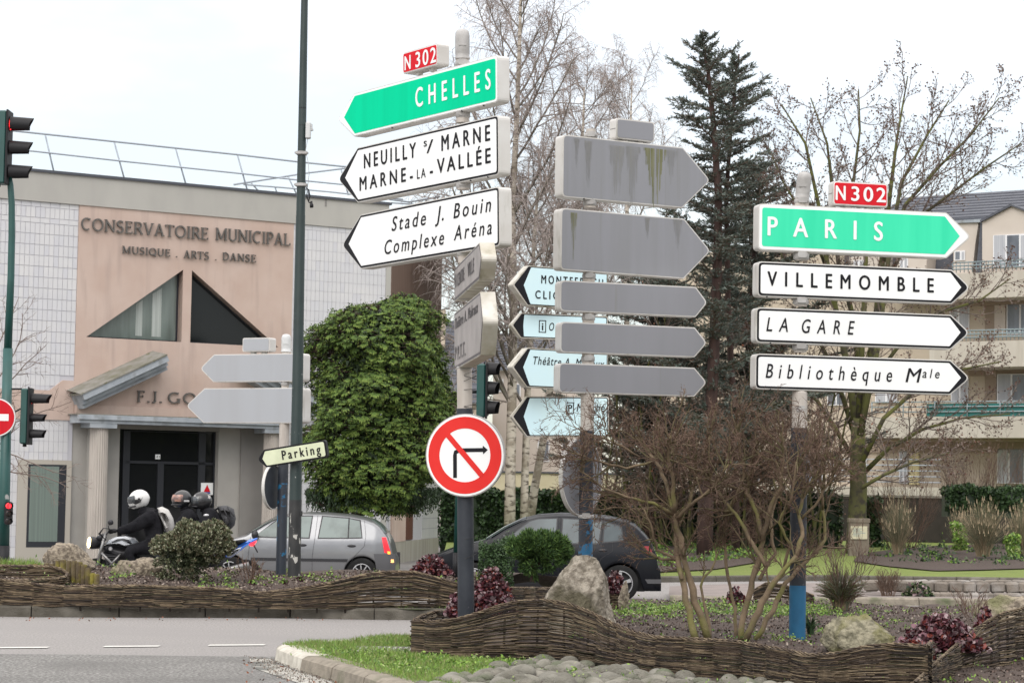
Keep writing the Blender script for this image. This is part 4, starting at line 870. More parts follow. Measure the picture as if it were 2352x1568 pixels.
# direction of the facade recedes to the right; passes x=893 px at 54 m
ang = math.atan2(5300, 8150); uf = Vector((math.cos(ang), math.sin(ang), 0)); q = P(893, 1120, 54.0); Aw = q-uf*13.5
FW = Wall((Aw.x, Aw.y), (q.x, q.y)); zG = -.25
school = thing('music_school', 'pink and white tiled music school building with a pediment porch and large name letters', 'building', FW.pt(8, zG))
def poly(m, pts, n0, n1, wall=FW, raw=False):
    pp = pts if raw else [wall.px(*p) for p in pts]
    a = sum(pp[i-1][0]*pp[i][1]-pp[i][0]*pp[i-1][1] for i in range(len(pp)))
    if a < 0: pp = pp[::-1]
    m.prism(pp, wall.pt, n0, n1); return m
ROOF = lambda px: 392+(px-75)*(465-392)/725.0
sL, zL = FW.px(-120, ROOF(-120)); sR, zR = FW.px(893, 474); zr = (FW.px(75, 392)[1]+FW.px(800, 465)[1])/2
zb = (FW.px(20, 457)[1]+FW.px(800, 524)[1])/2
# main masonry: built round the openings
def rect(px0, py0, px1, py1, n=0): 
    a = FW.px(px0, py0, n); b = FW.px(px1, py1, n); return a[0], b[0], b[1], a[1]
s177 = FW.px(176, 700)[0]; s673 = FW.px(671, 700)[0]; s893 = FW.px(893, 700)[0]
tri1 = [FW.px(421, 620), FW.px(198, 775), FW.px(418, 785)]; tri2 = [FW.px(441, 620), FW.px(438, 785), FW.px(639, 796)]
zt_b = (tri1[1][1]+tri2[2][1])/2; zap = (tri1[0][1]+tri2[0][1])/2
TA, TBl, TBr = (tri1[0][0], zap), (tri1[1][0], zt_b), (tri1[0][0], zt_b); UA, UBl, UBr = (tri2[0][0], zap), (tri2[0][0], zt_b), (tri2[2][0], zt_b)
dx0, dx1, dz0, dz1 = rect(283, 985, 499, 1300); dz0 = zG
ent0 = FW.px(206, 1000)[0]-.55; ent1 = FW.px(640, 1000)[0]; zent = (FW.px(190, 977)[1]+FW.px(640, 981)[1])/2
# pink field with two triangular holes, in pieces
m = MB()
for pts in ([(s177, zb), (s177, zt_b), TBl, TA, (TA[0], zb)], [(TA[0], zb), (TA[0], zt_b), (UA[0], zt_b), (UA[0], zb)], [(UA[0], zb), UA, UBr, (s673, zt_b), (s673, zb)], [(s177, zt_b), (s177, zent), (s673, zent), (s673, zt_b)]):
    poly(m, pts, -.35, 0, raw=True)
m.build('pink_wall', M['render_pink'], school)
m = MB(); poly(m, [(sL, zb), (sR, zb), (sR, zr), (sL, zr)], -.35, .03, raw=True); m.build('parapet_band', M['render_band'], school)
m = MB(); poly(m, [(sL, zr), (sR+.05, zr), (sR+.05, zr+.06), (sL, zr+.06)], -.40, .07, raw=True); m.build('coping', M['coping'], school)
m = MB(); poly(m, [FW.px(421, 1000)]*0+[(FW.px(762, 470)[0], zb+.1)]*0+[(s177+6, zb+.45), (s177+6.05, zb+.45), (s177+6.05, zr), (s177+6, zr)], .03, .034, raw=True); m.build('crack', M['render_dark'], school)
# left: slab behind tiles, pink strip, window
zp0 = FW.px(60, 894)[1]; zp1 = FW.px(100, 963)[1]
m = MB(); poly(m, [(sL, zG), (s177, zG), (s177, zb), (sL, zb)], -.35, -.03, raw=True); m.build('left_wall', M['grout'], school)
m = MB(); poly(m, [(sL, zp1), (s177, zp1), (s177, FW.px(165, 874)[1]), (FW.px(144, 874)[0], FW.px(165, 874)[1]), (FW.px(114, 895)[0], zp0), (sL, zp0)], -.03, .006, raw=True); m.build('pink_band', M['render_pink'], school)
m = MB(); sa, sb_ = FW.px(38, 1200)[0], FW.px(160, 1200)[0]; zwt = FW.px(110, 1056)[1]; m.M = Matrix.Identity(4)
poly(m, [(sa, zG), (sb_, zG), (sb_, zwt), (sa, zwt)], -.03, .03, raw=True); m.build('window_surround', M['beige_frame'], school)
wd = MB(); s0, s1 = FW.px(60, 1200)[0], FW.px(148, 1200)[0]; z0, z1 = FW.px(100, 1256)[1], FW.px(100, 1066)[1]
poly(wd, [(s0, z0), (s1, z0), (s1, z1), (s0, z1)], .030, .034, raw=True); wf = wd.build('window', M['frame_dark'], school)
m = MB(); poly(m, [(s0+.05, z0+.12), (s1-.17, z0+.12), (s1-.17, z1-.04), (s0+.05, z1-.04)], .034, .038, raw=True); m.build('pane', M['blind'], wf)
m = MB(); poly(m, [(FW.px(20, 1200)[0], zG), (sa, zG), (sa, zG+.28), (FW.px(20, 1200)[0], zG+.28)], -.03, .02, raw=True); m.build('plinth', M['render_grey'], school)
# right tiled wall backing
m = MB(); poly(m, [(s673, zG), (s893, zG), (s893, zb), (s673, zb)], -.35, -.02, raw=True); m.build('right_wall', M['grout'], school)
m = MB(); poly(m, [(s893-.09, zG), (s893+.04, zG), (s893+.04, zb), (s893-.09, zb)], -.3, .012, raw=True); m.build('corner_trim', M['render_band'], school)
# tiles
tw, th = .1095, .232; tmesh = {}
def tile_mesh(w_, h_, mt):
    k = (round(w_, 3), round(h_, 3), mt)
    if k not in tmesh:
        mm = MB(); g_ = .0035; mm.add([Vector((g_, 0, g_)), Vector((w_-g_, 0, g_)), Vector((w_-g_, 0, h_-g_)), Vector((g_, 0, h_-g_)), Vector((g_+.004, -.012, g_+.004)), Vector((w_-g_-.004, -.012, g_+.004)), Vector((w_-g_-.004, -.012, h_-g_-.004)), Vector((g_+.004, -.012, h_-g_-.004))],
            [(4, 5, 6, 7), (0, 1, 5, 4), (1, 2, 6, 5), (2, 3, 7, 6), (3, 0, 4, 7)]); tmesh[k] = mm.mesh('tile', M[mt])
    return tmesh[k]
rotw = Matrix.Rotation(math.atan2(FW.u.y, FW.u.x), 4, 'Z'); rest = MB(); rest_b = MB(); ntile = 0
def tiles(sa, sb, za, zt, keep, n, right=False, rows=None, budget=True):
    global ntile
    z = zt; r = 0; rws = rows or []
    while z > za+.05:
        h = rws[r] if r < len(rws) else th; wdt = tw*2 if h < th*.8 else tw; s = sb; 
        while s > sa+.02:
            w_ = min(wdt, s-sa); z_ = z-h; hh = h
            if z_ < za: hh = z-za; z_ = za
            if keep(s-w_/2, z_+hh/2) and hh > .05 and w_ > .03:
                mt = 'tile' if random.random() < .75 else 'tile_b'
                if budget and ntile < 299:
                    o = bpy.data.objects.new('tile', tile_mesh(w_, hh, mt)); COL.objects.link(o); o.parent = school; o.matrix_local = Matrix.Translation(FW.pt(s-w_, z_, n)-WL[school.name]) @ rotw; ntile += 1
                else:
                    g_ = .0035; R_ = rest if mt == 'tile' else rest_b; q = [(s-w_+g_, z_+g_), (s-g_, z_+g_), (s-g_, z_+hh-g_), (s-w_+g_, z_+hh-g_)]; R_.prism(q, FW.pt, n, n+.010)
            s -= w_
        z -= h; r += 1
zq = FW.px(165, 874)[1]; sq0 = FW.px(114, 895)[0]; sq1 = FW.px(144, 874)[0]
def keepL(s, z):
    if z > zq: return True
    return s < sq0+(z-zp0)/(zq-zp0)*(sq1-sq0)
tiles(FW.px(-30, 700)[0], s177, zp0, zb, keepL, -.03, rows=[.115, th, .115])
tiles(FW.px(-30, 1000)[0], s177-.10, zwt, zp1, lambda s, z: True, -.03, budget=False)
tiles(FW.px(22, 1200)[0], sa, zG+.28, zwt, lambda s, z: True, -.03, budget=False)
tiles(s673, s893-.09, zG+2.2, zb, lambda s, z: True, -.02, rows=[.115, th], budget=False)
tiles(s673, s893-.09, zG+.4, zG+2.2, lambda s, z: True, -.02, budget=False)
stuff(rest.build('small_tiles', M['tile'], school)); stuff(rest_b.build('small_tiles', M['tile_b'], school))
# triangular windows
def triwin(A, Bl, Br, gm, side, lab):
    dpt = -.22; fm = MB(); cx = (A[0]+Bl[0]+Br[0])/3; cz = (A[1]+Bl[1]*2)/3
    f = lambda p, k: (cx+(p[0]-cx)*k, cz+(p[1]-cz)*k)
    poly(fm, [Bl, Br, A], dpt-.02, dpt, raw=True); w_ = fm.build('window', M['frame_dark'], school)
    g_ = MB(); poly(g_, [f(Bl, .93), f(Br, .93), f(A, .93)], dpt, dpt+.006, raw=True); g_.build('pane', gm, w_)
    r_ = MB()
    for a, b in ((Bl, Br), (Br, A), (A, Bl)):
        r_.add([FW.pt(a[0], a[1], dpt), FW.pt(b[0], b[1], dpt), FW.pt(b[0], b[1], -.002), FW.pt(a[0], a[1], -.002)], [(0, 1, 2, 3)])
    r_.build('reveal', M['render_pink'], school)
    return w_, f, dpt
w1, f1, dp = triwin(TA, TBl, TBr, M['glass_green'], 0, '')
for a, b in ((.55, .62), (.72, .82)):
    m = MB(); s_a = lerp(TBl[0], TBr[0], a); s_b = lerp(TBl[0], TBr[0], b); hz = lambda s: TBl[1]+(s-TBl[0])/(TBr[0]-TBl[0])*(TA[1]-TBl[1])*.90
    poly(m, [(s_a, TBl[1]+.1), (s_b, TBl[1]+.1), (s_b, hz(s_b)), (s_a, hz(s_a))], dp+.006, dp+.010, raw=True); m.build('curtain', M['curtain'], w1)
triwin(UA, UBl, UBr, M['glass_black'], 1, '')
# roof railings: posts lean inwards
def railing(pts_top, pts_mid, posts, D, lab, grp='roof safety railings'):
    g = thing('roof_railing', lab, 'railing', P(*posts[0][0], D[0]), grp); xs = [p[0] for p in pts_top]
    Dx = lambda x: float(np.interp(x, [D[2], D[3]], [D[0], D[1]]))
    m = MB(); m.tube([P(x, y, Dx(x)) for x, y in pts_top], .024, 6); m.build('top_rail', M['rail'], g)
    m = MB(); m.tube([P(x, y, Dx(x)) for x, y in pts_mid], .020, 6); m.build('mid_rail', M['rail'], g)
    for a, b in posts: m = MB(); m.tube([P(*a, Dx(a[0])), P(*b, Dx(a[0]))], .020, 6); m.build('post', M['rail'], g)
railing([(-60, 291), (75, 305), (262, 325), (403, 340), (545, 355), (680, 371), (815, 385), (880, 393)], [(-60, 341), (75, 347), (270, 369), (413, 384), (557, 399), (690, 414), (830, 428), (900, 436)],
        [((123, 392), (103, 306)), ((285, 409), (262, 325)), ((427, 424), (403, 340)), ((568, 437), (545, 355)), ((711, 454), (687, 371)), ((846, 464), (820, 386)), ((-20, 377), (-40, 293))], (48.9, 54.2, -60, 900), 'long light blue railing along the front roof edge of the music school')
railing([(537, 424), (700, 398), (820, 383), (880, 374)], [(560, 424), (640, 430), (760, 441), (830, 449), (925, 458)], [((592, 437), (577, 420)), ((682, 448), (661, 404)), ((800, 448), (783, 388)), ((635, 441), (632, 430)), ((820, 462), (815, 448))], (53, 56, 537, 925), 'second light blue railing crossing behind on the roof of the music school')
railing([(895, 458), (940, 464), (1010, 452)], [(900, 466), (960, 470), (1000, 470)], [((945, 470), (945, 458)), ((1005, 466), (1005, 450))], (56, 58, 895, 1010), 'short end of the roof railing between the signs')

# raised serif letters
def arc(cx, cy, rx, ry, a0, a1, k=14): return [(cx+rx*math.cos(R(a0+(a1-a0)*i/k)), cy+ry*math.sin(R(a0+(a1-a0)*i/k))) for i in range(k+1)]
T, H = .125, .07
def Vv(x, a=0, b=1, s0=1, s1=1): return [([(x, a), (x, b)], T)]+([([(x-.13, a+.03), (x+.13, a+.03)], .06)] if s0 else [])+([([(x-.13, b-.03), (x+.13, b-.03)], .06)] if s1 else [])
GLY = {
 'C': (.86, [(arc(.46, .5, .38, .46, 48, 305), .12), ([(.70, .80), (.74, .98)], .07)]), 'O': (.98, [(arc(.49, .5, .41, .46, 0, 360, 24), .12)]),
 'N': (.95, Vv(.16, 0, 1, 1, 0)+[([(.13, .97), (.80, .04)], T), ([(.80, 0), (.80, 1)], .09), ([(.68, .97), (.92, .97)], .06), ([(.02, .97), (.2, .97)], .06)]),
 'S': (.66, [(arc(.33, .74, .22, .22, 35, 265, 10)+arc(.33, .27, .24, .24, 85, -155, 12)[1:], .115), ([(.50, .80), (.54, .98)], .06), ([(.12, .20), (.08, .02)], .06)]),
 'E': (.70, Vv(.16)+[([(.16, .96), (.60, .96)], H), ([(.16, .54), (.50, .54)], H), ([(.16, .04), (.62, .04)], H), ([(.60, .98), (.60, .84)], .06), ([(.62, .02), (.62, .18)], .06), ([(.5, .63), (.5, .45)], .05)]),
 'F': (.66, Vv(.16)+[([(.16, .96), (.58, .96)], H), ([(.16, .52), (.48, .52)], H), ([(.58, .98), (.58, .82)], .06), ([(.48, .61), (.48, .43)], .05)]),
 'R': (.78, Vv(.16)+[([(.16, .96), (.40, .96)]+arc(.42, .74, .22, .22, 90, -90, 8)+[(.16, .52)], .10), ([(.40, .52), (.72, .03)], T), ([(.62, .03), (.80, .03)], .06)]),
 'V': (.88, [([(.12, 1), (.45, 0)], T), ([(.78, 1), (.46, .02)], .09), ([(0, .97), (.26, .97)], .06), ([(.66, .97), (.90, .97)], .06)]),
 'A': (.88, [([(.42, 1), (.12, 0)], .09), ([(.42, 1), (.76, 0)], T), ([(.22, .34), (.62, .34)], .07), ([(0, .03), (.24, .03)], .06), ([(.62, .03), (.90, .03)], .06)]),
 'T': (.80, Vv(.40, 0, 1, 1, 0)+[([(.04, .95), (.76, .95)], H), ([(.05, .98), (.03, .80)], .06), ([(.75, .98), (.77, .80)], .06)]),
 'I': (.34, Vv(.17)), 'M': (1.12, Vv(.14, 0, 1, 1, 0)+[([(.15, .97), (.54, .10)], .12), ([(.54, .10), (.92, .97)], .08), ([(.95, 0), (.95, 1)], T), ([(.84, .03), (1.08, .03)], .06), ([(.02, .97), (.2, .97)], .06), ([(.9, .97), (1.07, .97)], .06)]),
 'U': (.90, [([(.16, 1), (.16, .36)]+arc(.46, .34, .30, .30, 180, 360, 10)+[(.76, 1)], .12), ([(.03, .97), (.29, .97)], .06), ([(.64, .97), (.88, .97)], .06)]),
 'P': (.72, Vv(.16)+[([(.16, .96), (.40, .96)]+arc(.40, .72, .24, .24, 90, -90, 8)+[(.16, .48)], .10)]), 'L': (.66, Vv(.16)+[([(.16, .04), (.60, .04)], H), ([(.60, .02), (.62, .22)], .06)]),
 'Q': (.98, [(arc(.49, .5, .41, .46, 0, 360, 24), .12), ([(.52, .20), (.90, -.12)], .12)]), 'D': (.90, Vv(.16)+[([(.16, .96), (.38, .96)]+arc(.38, .5, .42, .46, 90, -90, 12)+[(.16, .04)], .11)]),
 'G': (.92, [(arc(.46, .5, .38, .46, 48, 330), .12), ([(.80, .02), (.80, .42)], .12), ([(.66, .42), (.92, .42)], .06), ([(.70, .80), (.74, .98)], .07)]), 'J': (.46, [([(.28, 1), (.28, .16)]+arc(.14, .16, .14, .14, 0, -120, 6), T), ([(.15, .97), (.41, .97)], .06)]),
 '.': (.30, [([(.10, .07), (.24, .07)], .14)]), ' ': (.42, [])}
def stroke(pts, w):
    P_ = [Vector(p) for p in pts]; L_, R_ = [], []
    for i, p in enumerate(P_):
        d0 = (p-P_[i-1]).normalized() if i else (P_[1]-p).normalized(); d1 = (P_[i+1]-p).normalized() if i < len(P_)-1 else d0; t_ = (d0+d1)
        t_ = t_.normalized() if t_.length > 1e-4 else d0; nn = Vector((-t_.y, t_.x)); k = w/2/max(.5, nn.dot(Vector((-d0.y, d0.x)))); L_.append(p+nn*k); R_.append(p-nn*k)
    return L_, R_
def serif_line(s, wall, n, a, b, top, parent, gap=.06, depth=.035):
    """a, b: left and right baseline points in pixels, top: cap height pixel row at a"""
    s0, z0 = wall.px(*a, n); s1, z1 = wall.px(*b, n); h = wall.px(a[0], top, n)[1]-z0; tot = sum(GLY[c][0]+gap for c in s)-gap; k = (s1-s0)/tot; x = 0
    z0 = z1 = (z0+z1)/2
    for c in s:
        w_, st = GLY[c]
        if st:
            m = MB()
            for j, (pts, wd_) in enumerate(st):
                L_, R_ = stroke(pts, wd_); e = depth+.0012*(j+1); N = len(L_); vs = []
                for nn in (n, n+e):
                    for q in L_+R_: vs.append(wall.pt(s0+(x+q.x)*k, z0+q.y*h, nn))
                fs = [(2*N+i, 2*N+i+1, 3*N+i+1, 3*N+i) for i in range(N-1)]+[(i, i+1, 2*N+i+1, 2*N+i) for i in range(N-1)]+[(N+i, 3*N+i, 3*N+i+1, N+i+1) for i in range(N-1)]+[(0, 2*N, 3*N, N), (N-1, 2*N-1, 4*N-1, 3*N-1)]
                m.add(vs, fs)
            m.build('letter', M['letter_metal'], parent)
        x += w_+gap
serif_line('CONSERVATOIRE', FW, .02, (185, 528.5), (478, 551), 500, school); serif_line('MUNICIPAL', FW, .02, (494, 552), (666, 564), 524, school)
serif_line('MUSIQUE', FW, .02, (280, 582), (390, 589.5), 565, school, gap=.12); serif_line('ARTS', FW, .02, (421, 593), (479, 597), 575, school, gap=.12); serif_line('DANSE', FW, .02, (510, 597.5), (587, 603), 580, school, gap=.12)
for px, py in ((402, 591), (492, 598)): serif_line('.', FW, .02, (px, py), (px+5, py), py-17, school)
serif_line('F.J.', FW, .02, (313, 923.5), (372, 925), 897, school, gap=.12); serif_line('GOSSEC', FW, .02, (384, 925.5), (560, 932), 900, school, gap=.16)

# porch
n1 = .55
def on(px, py, n): return FW.px(px, py, n)
zE0, zE1 = on(400, 977, n1)[1], on(300, 955, n1)[1]
sE0, sE1 = on(183, 960, n1)[0], on(642, 970, n1)[0]
m = MB(); poly(m, [(sE0, zE0), (sE1, zE0), (sE1, zE1), (sE0, zE1)], 0.0, n1, raw=True)
poly(m, [(sE0-.05, zE1-.10), (sE1+.05, zE1-.10), (sE1+.05, zE1), (sE0-.05, zE1)], n1, n1+.05, raw=True); m.build('entablature', M['stone_blue'], school)
m = MB(); poly(m, [(sE0-.05, zE1), (sE1+.05, zE1), (sE1+.05, zE1+.02), (sE0-.05, zE1+.02)], 0.0, n1+.05, raw=True); m.build('entablature_top', M['stone_moss'], school)
# raking cornices: three steps, with a mossy top
def rake(a, b, sgn):
    a = Vector(a); b = Vector(b); d = (b-a).normalized(); nn = Vector((-d.y, d.x)); nn = nn if nn.y > 0 else -nn
    for i, (o0, o1, nd) in enumerate(((0, .10, .40), (.10, .20, .52), (.20, .33, .66))):
        m = MB(); pts = [a+nn*o0, b+nn*o0, b+nn*o1, a+nn*o1]; poly(m, [(p.x, p.y) for p in pts], 0, nd, raw=True); m.build('raking_cornice', M['stone_blue'], school)
    m = MB(); pts = [a+nn*.33-d*.05, b+nn*.33, b+nn*.36, a+nn*.36-d*.05]; poly(m, [(p.x, p.y) for p in pts], 0, .68, raw=True)
    p0 = a+nn*.36-d*.05; p1 = b+nn*.36
    m.add([FW.pt(p0.x, p0.y, .67), FW.pt(p1.x, p1.y, .67), FW.pt(p1.x-.04*sgn, p1.y+.10, .0), FW.pt(p0.x-.04*sgn, p0.y+.10, .0)], [(0, 1, 2, 3)])
    m.build('cornice_top', M['stone_moss'], school)
a = on(203, 938, .66); b = on(397, 848, .66); rake(a, b, 1); mid = (s177+s673)/2+.25
ra = (2*mid-a[0], a[1]); rb = (2*mid-b[0], b[1]); rake(ra, rb, -1)
m = MB(); poly(m, [(sE0+.1, zE1+.02), (sE1-.1, zE1+.02), (sE1-.1, zE1+.22), (sE0+.1, zE1+.22)], 0.006, .12, raw=True); m.build('tympanum_base', M['render_pink'], school)
# columns (fluted)
def column(px, wpx, nm):
    s0, _ = on(px-wpx/2, 1100, .38); s1, _ = on(px+wpx/2, 1100, .38); r = (s1-s0)/2; c = FW.pt((s0+s1)/2, zG, .30); m = MB(); K = 48; vs = []
    for z, f in ((zG, 1.0), (zE0-.10, .93)):
        for k in range(K): 
            rr = r*f*(1-.085*(k % 2)); vs.append((c.x+rr*math.cos(2*PI*k/K), c.y+rr*math.sin(2*PI*k/K), z))
    m.add(vs, [(k, (k+1) % K, K+(k+1) % K, K+k) for k in range(K)]); m.build('column', M['column'], school)
    m = MB(); poly(m, [(s0-.10, zE0-.10), (s1+.10, zE0-.10), (s1+.10, zE0), (s0-.10, zE0)], .0, n1-.01, raw=True); m.build('capital', M['stone_blue'], school)
column(228, 42, 'l'); column(625, 34, 'r')
# recessed entrance
nr = -1.1
m = MB(); poly(m, [(s177, zG), (dx0-.05, zG), (dx0-.05, zent), (s177, zent)], -.35, -.05, raw=True); m.build('porch_wall', M['render_grey'], school)
poly_m = MB(); poly(poly_m, [(s177+.35, zG), (s177+.36, zG), (s177+.36, zent), (s177+.35, zent)], -.05, .10, raw=True); poly_m.build('porch_reveal', M['render_grey'], school)
m = MB(); poly(m, [(dx1, zG), (FW.px(556, 1000)[0], zG), (FW.px(556, 1000)[0], zent), (dx1, zent)], -.35, -.08, raw=True); m.build('porch_wall', M['render_grey'], school)
m = MB(); poly(m, [(FW.px(556, 1000)[0], zG), (s673, zG), (s673, zent), (FW.px(556, 1000)[0], zent)], -.35, -.02, raw=True); m.build('porch_wall', M['render_dark'], school)  # flat wall; the angled part's change of light is put into darker render
zdt = FW.px(400, 988)[1]
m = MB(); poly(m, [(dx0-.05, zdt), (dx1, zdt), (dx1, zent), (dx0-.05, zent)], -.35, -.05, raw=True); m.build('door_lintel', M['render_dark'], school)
g_ = MB(); poly(g_, [(dx0-.05, zG), (dx1, zG), (dx1, zdt), (dx0-.05, zdt)], -.33, -.28, raw=True); dr = g_.build('glass_door', M['glass_dark'], school)
for a_, b_, c_, d_ in ((283, 990, 290, 1300), (456, 990, 464, 1300), (491, 990, 499, 1300), (361, 1064, 369, 1300), (283, 988, 499, 996), (283, 1057, 499, 1068)):
    s0, s1, z0, z1 = rect(a_, b_, c_, d_, -.28); z0 = max(z0, zG); m = MB(); poly(m, [(s0, z0), (s1, z0), (s1, z1), (s0, z1)], -.28, -.24, raw=True); m.build('door_frame', M['frame_dark'], dr)
Bq = type('q', (), {})()
s0, s1, z0, z1 = rect(357, 1043, 368, 1054, -.23); m = MB(); poly(m, [(s0, z0), (s1, z0), (s1, z1), (s0, z1)], -.238, -.23, raw=True); m.build('house_number', M['sign_white'], school)
k = tkey('41'); vs, fs = TXT[k]; xa = min(v[0] for v in vs); xb = max(v[0] for v in vs); m = MB(); m.add([FW.pt(s0+.02+(x-xa)/(xb-xa)*(s1-s0-.04), z0+.025+y/CAP*(z1-z0-.05), -.228) for x, y, z in vs], fs); m.build('lettering', M['sign_black'], school)
s0, s1, z0, z1 = rect(462, 1108, 489, 1136, -.23); po = thing('poster', 'white poster with a red triangle on a blue ground in the school door', 'poster', FW.pt((s0+s1)/2, z0, -.235))
m = MB(); poly(m, [(s0, z0), (s1, z0), (s1, z1), (s0, z1)], -.236, -.23, raw=True); m.build('sheet', M['sign_white'], po)
mk('poster_blue', (.05, .10, .28), .6); m = MB(); w_ = s1-s0; h_ = z1-z0
poly(m, [(s0+w_*.2, z0+h_*.08), (s1-w_*.2, z0+h_*.08), (s1-w_*.3, z0+h_*.35), (s0+w_*.3, z0+h_*.35)], -.23, -.228, raw=True); m.build('blue_patch', M['poster_blue'], po)
m = MB(); poly(m, [(s0+w_*.22, z0+h_*.25), (s1-w_*.22, z0+h_*.25), ((s0+s1)/2, z0+h_*.85)], -.228, -.226, raw=True); m.build('triangle', M['sign_red'], po)
# inner dark room behind upper door part is closed off by the glass; roof slab and sides
m = MB(); A_ = FW.pt(sL, zr-.5, -.35); m.prism([(sL, zG), (sR, zG), (sR, zr-.3), (sL, zr-.3)], FW.pt, -9, -.36); m.build('building_core', M['render_grey'], school)

# side wing turning away on the right
S0 = FW.pt(s893+.04, 0, -.02); q2 = P(1006, 1127, 60.8); SW = Wall((S0.x, S0.y), (q2.x, q2.y))
def swp(name, mtl, px0, px1, py0, py1, n0, n1, z0=None, z1=None):
    a_ = SW.px(px0, py1)[0] if px0 else 0; b_ = SW.px(px1, py1)[0] if px1 else SW.L; zz0 = z0 if z0 is not None else SW.px(px1, py1)[1]; zz1 = z1 if z1 is not None else SW.px(px1, py0)[1]
    m = MB(); poly(m, [(a_, zz0), (b_, zz0), (b_, zz1), (a_, zz1)], n0, n1, wall=SW, raw=True); return m.build(name, mtl, school)
zs_ = SW.px(985, 1236)[1]
swp('side_wall', M['brown_panel'], None, None, 0, 0, -.5, 0, z0=3.2, z1=zb+.35)
swp('side_wall', M['grout'], None, None, 0, 0, -.5, -.01, z0=zs_, z1=3.2)
swp('side_base', mk('base_render', (.36, .345, .29), .9, c2=(.28, .265, .22), scale=1.5, stretch=(3, 3, .2)), None, None, 0, 0, -.5, .04, z0=zG-.1, z1=zs_)
swp('side_trim', M['render_pink'], 920, 951, 0, 0, .0, .05, z0=zs_, z1=3.2); swp('shutter', mk('shutter_brown', (.10, .03, .02), .6), 951, 969, 0, 0, .0, .03, z0=zs_+.02, z1=2.4)
st = MB()
for (x0, x1) in ((893, 919), (969, 1005)):
    sa_, sb2 = SW.px(x0, 1200)[0], SW.px(x1, 1200)[0]; z = zs_
    while z < 3.1:
        s = sa_
        while s < sb2-.05: e = min(s+.55, sb2); poly(st, [(s+.01, z+.01), (e-.01, z+.01), (e-.01, z+.25), (s+.01, z+.25)], -.01, .006, wall=SW, raw=True); s = e
        z += .26
stuff(st.build('wall_tiles', M['tile'], school))

# ------------------------------------------------------------------ residence on the right
mk('res_wall', (.50, .425, .335), .9, c2=(.46, .39, .30), scale=1, bump=.1); mk('res_parapet', (.50, .46, .40), .9, c2=(.44, .40, .34), scale=1.2, stretch=(3, 3, .3), c3=(.32, .29, .25), s3=1.5, lo3=.6, hi3=.8, stretch3=(4, 4, .3))
mk('res_pale', (.56, .50, .44), .9, c2=(.52, .46, .40), scale=1); mk('slate', (.085, .09, .11), .7, c2=(.065, .07, .085), scale=3, stretch=(1, 1, 4)); mk('upvc', (.72, .72, .73), .5)
mk('res_glass', (.22, .25, .29), .15, c2=(.10, .11, .13), scale=.9, stretch=(2, 2, .5)); mk('curtain_w', (.45, .46, .48), .9, c2=(.36, .37, .40), scale=6, stretch=(5, 5, .1)); mk('balcony_rail', (.24, .30, .32), .5); mk('teal_panel', (.02, .155, .14), .6, c2=(.015, .12, .11), scale=1.5)
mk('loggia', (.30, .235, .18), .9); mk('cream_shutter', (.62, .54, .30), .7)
q = P(2250, 1148, 88); vp = Vector((-7676, 5300, 0)).normalized(); RA = q+vp*34; RB = q-vp*8; RW = Wall((RA.x, RA.y), (RB.x, RB.y))
res = thing('apartment_building', 'beige apartment block with slate roof and stacked balconies on the right', 'building', RW.pt(30, zG))
def rp(name, mtl, x0, y0, x1, y1, n0=0, n1=.1, parent=res, nn=None, z=None):
    n_ = n1 if nn is None else nn; a_ = RW.px(x0, (y0+y1)/2, n_)[0]; b_ = RW.px(x1, (y0+y1)/2, n_)[0]; xm = min(max((x0+x1)/2, 2000), 2352); za = RW.px(xm, y1, n_)[1]; zc = RW.px(xm, y0, n_)[1]
    if z: za, zc = z
    m = MB(); poly(m, [(a_, za), (b_, za), (b_, zc), (a_, zc)], n0, n1, wall=RW, raw=True); return m.build(name, mtl, parent)
rp('wall', M['res_wall'], 1500, 560, 2500, 1250, -9, 0)
def ridge(px0, y0, px1, y1, n_): return RW.px(px0, y0, n_), RW.px(px1, y1, n_)
zt_ = RW.px(2300, 440, -6)[1]; ze_ = RW.px(2300, 520, 0)[1]; a0 = RW.px(1930, 500, 0)[0]; a1_ = RW.px(2600, 500, 0)[0]
m = MB(); nrow = 15
for i in range(nrow):
    t0_, t1_ = i/nrow, (i+1)/nrow; na, nb = lerp(.3, -6, t0_), lerp(.3, -6, t1_); za, zc = lerp(ze_-.3, zt_, t0_), lerp(ze_-.3, zt_, t1_); m.add([RW.pt(a0, za+.05, na+.02), RW.pt(a1_, za+.05, na+.02), RW.pt(a1_, zc+.012, nb), RW.pt(a0, zc+.012, nb), RW.pt(a0, za, na+.02), RW.pt(a1_, za, na+.02)], [(0, 1, 2, 3), (4, 5, 1, 0)])
m.add([RW.pt(a0, ze_-.3, .3), RW.pt(a0, zt_, -6), RW.pt(a0, ze_-.3, -9)], [(0, 1, 2)]); m.build('roof', M['slate'], res)
rp('mansard', M['slate'], 1940, 498, 2600, 640, 0, .06)
def gab(name, mtl, pts, n0, n1): m = MB(); poly(m, [RW.px(x, y, n1) for x, y in pts], n0, n1, wall=RW, raw=True); return m.build(name, mtl, res)
gab('gable', M['res_pale'], [(2256, 640), (2256, 505), (2322, 472), (2390, 498), (2430, 640)], -.5, 1.3); gab('gable_edge', M['slate'], [(2250, 506), (2320, 468), (2395, 497), (2395, 501), (2322, 473), (2252, 510)], -.5, 1.42)
gab('bay', M['res_pale'], [(2190, 640), (2190, 512), (2248, 508), (2240, 560), (2232, 640)], 0, .9); gab('bay_cap', M['stone_blue'], [(2186, 513), (2190, 507), (2252, 503), (2256, 510)], 0, 1.0); 
gab('dormer_side', M['slate'], [(2240, 640), (2252, 512), (2257, 512), (2257, 640)], 0, 1.2)
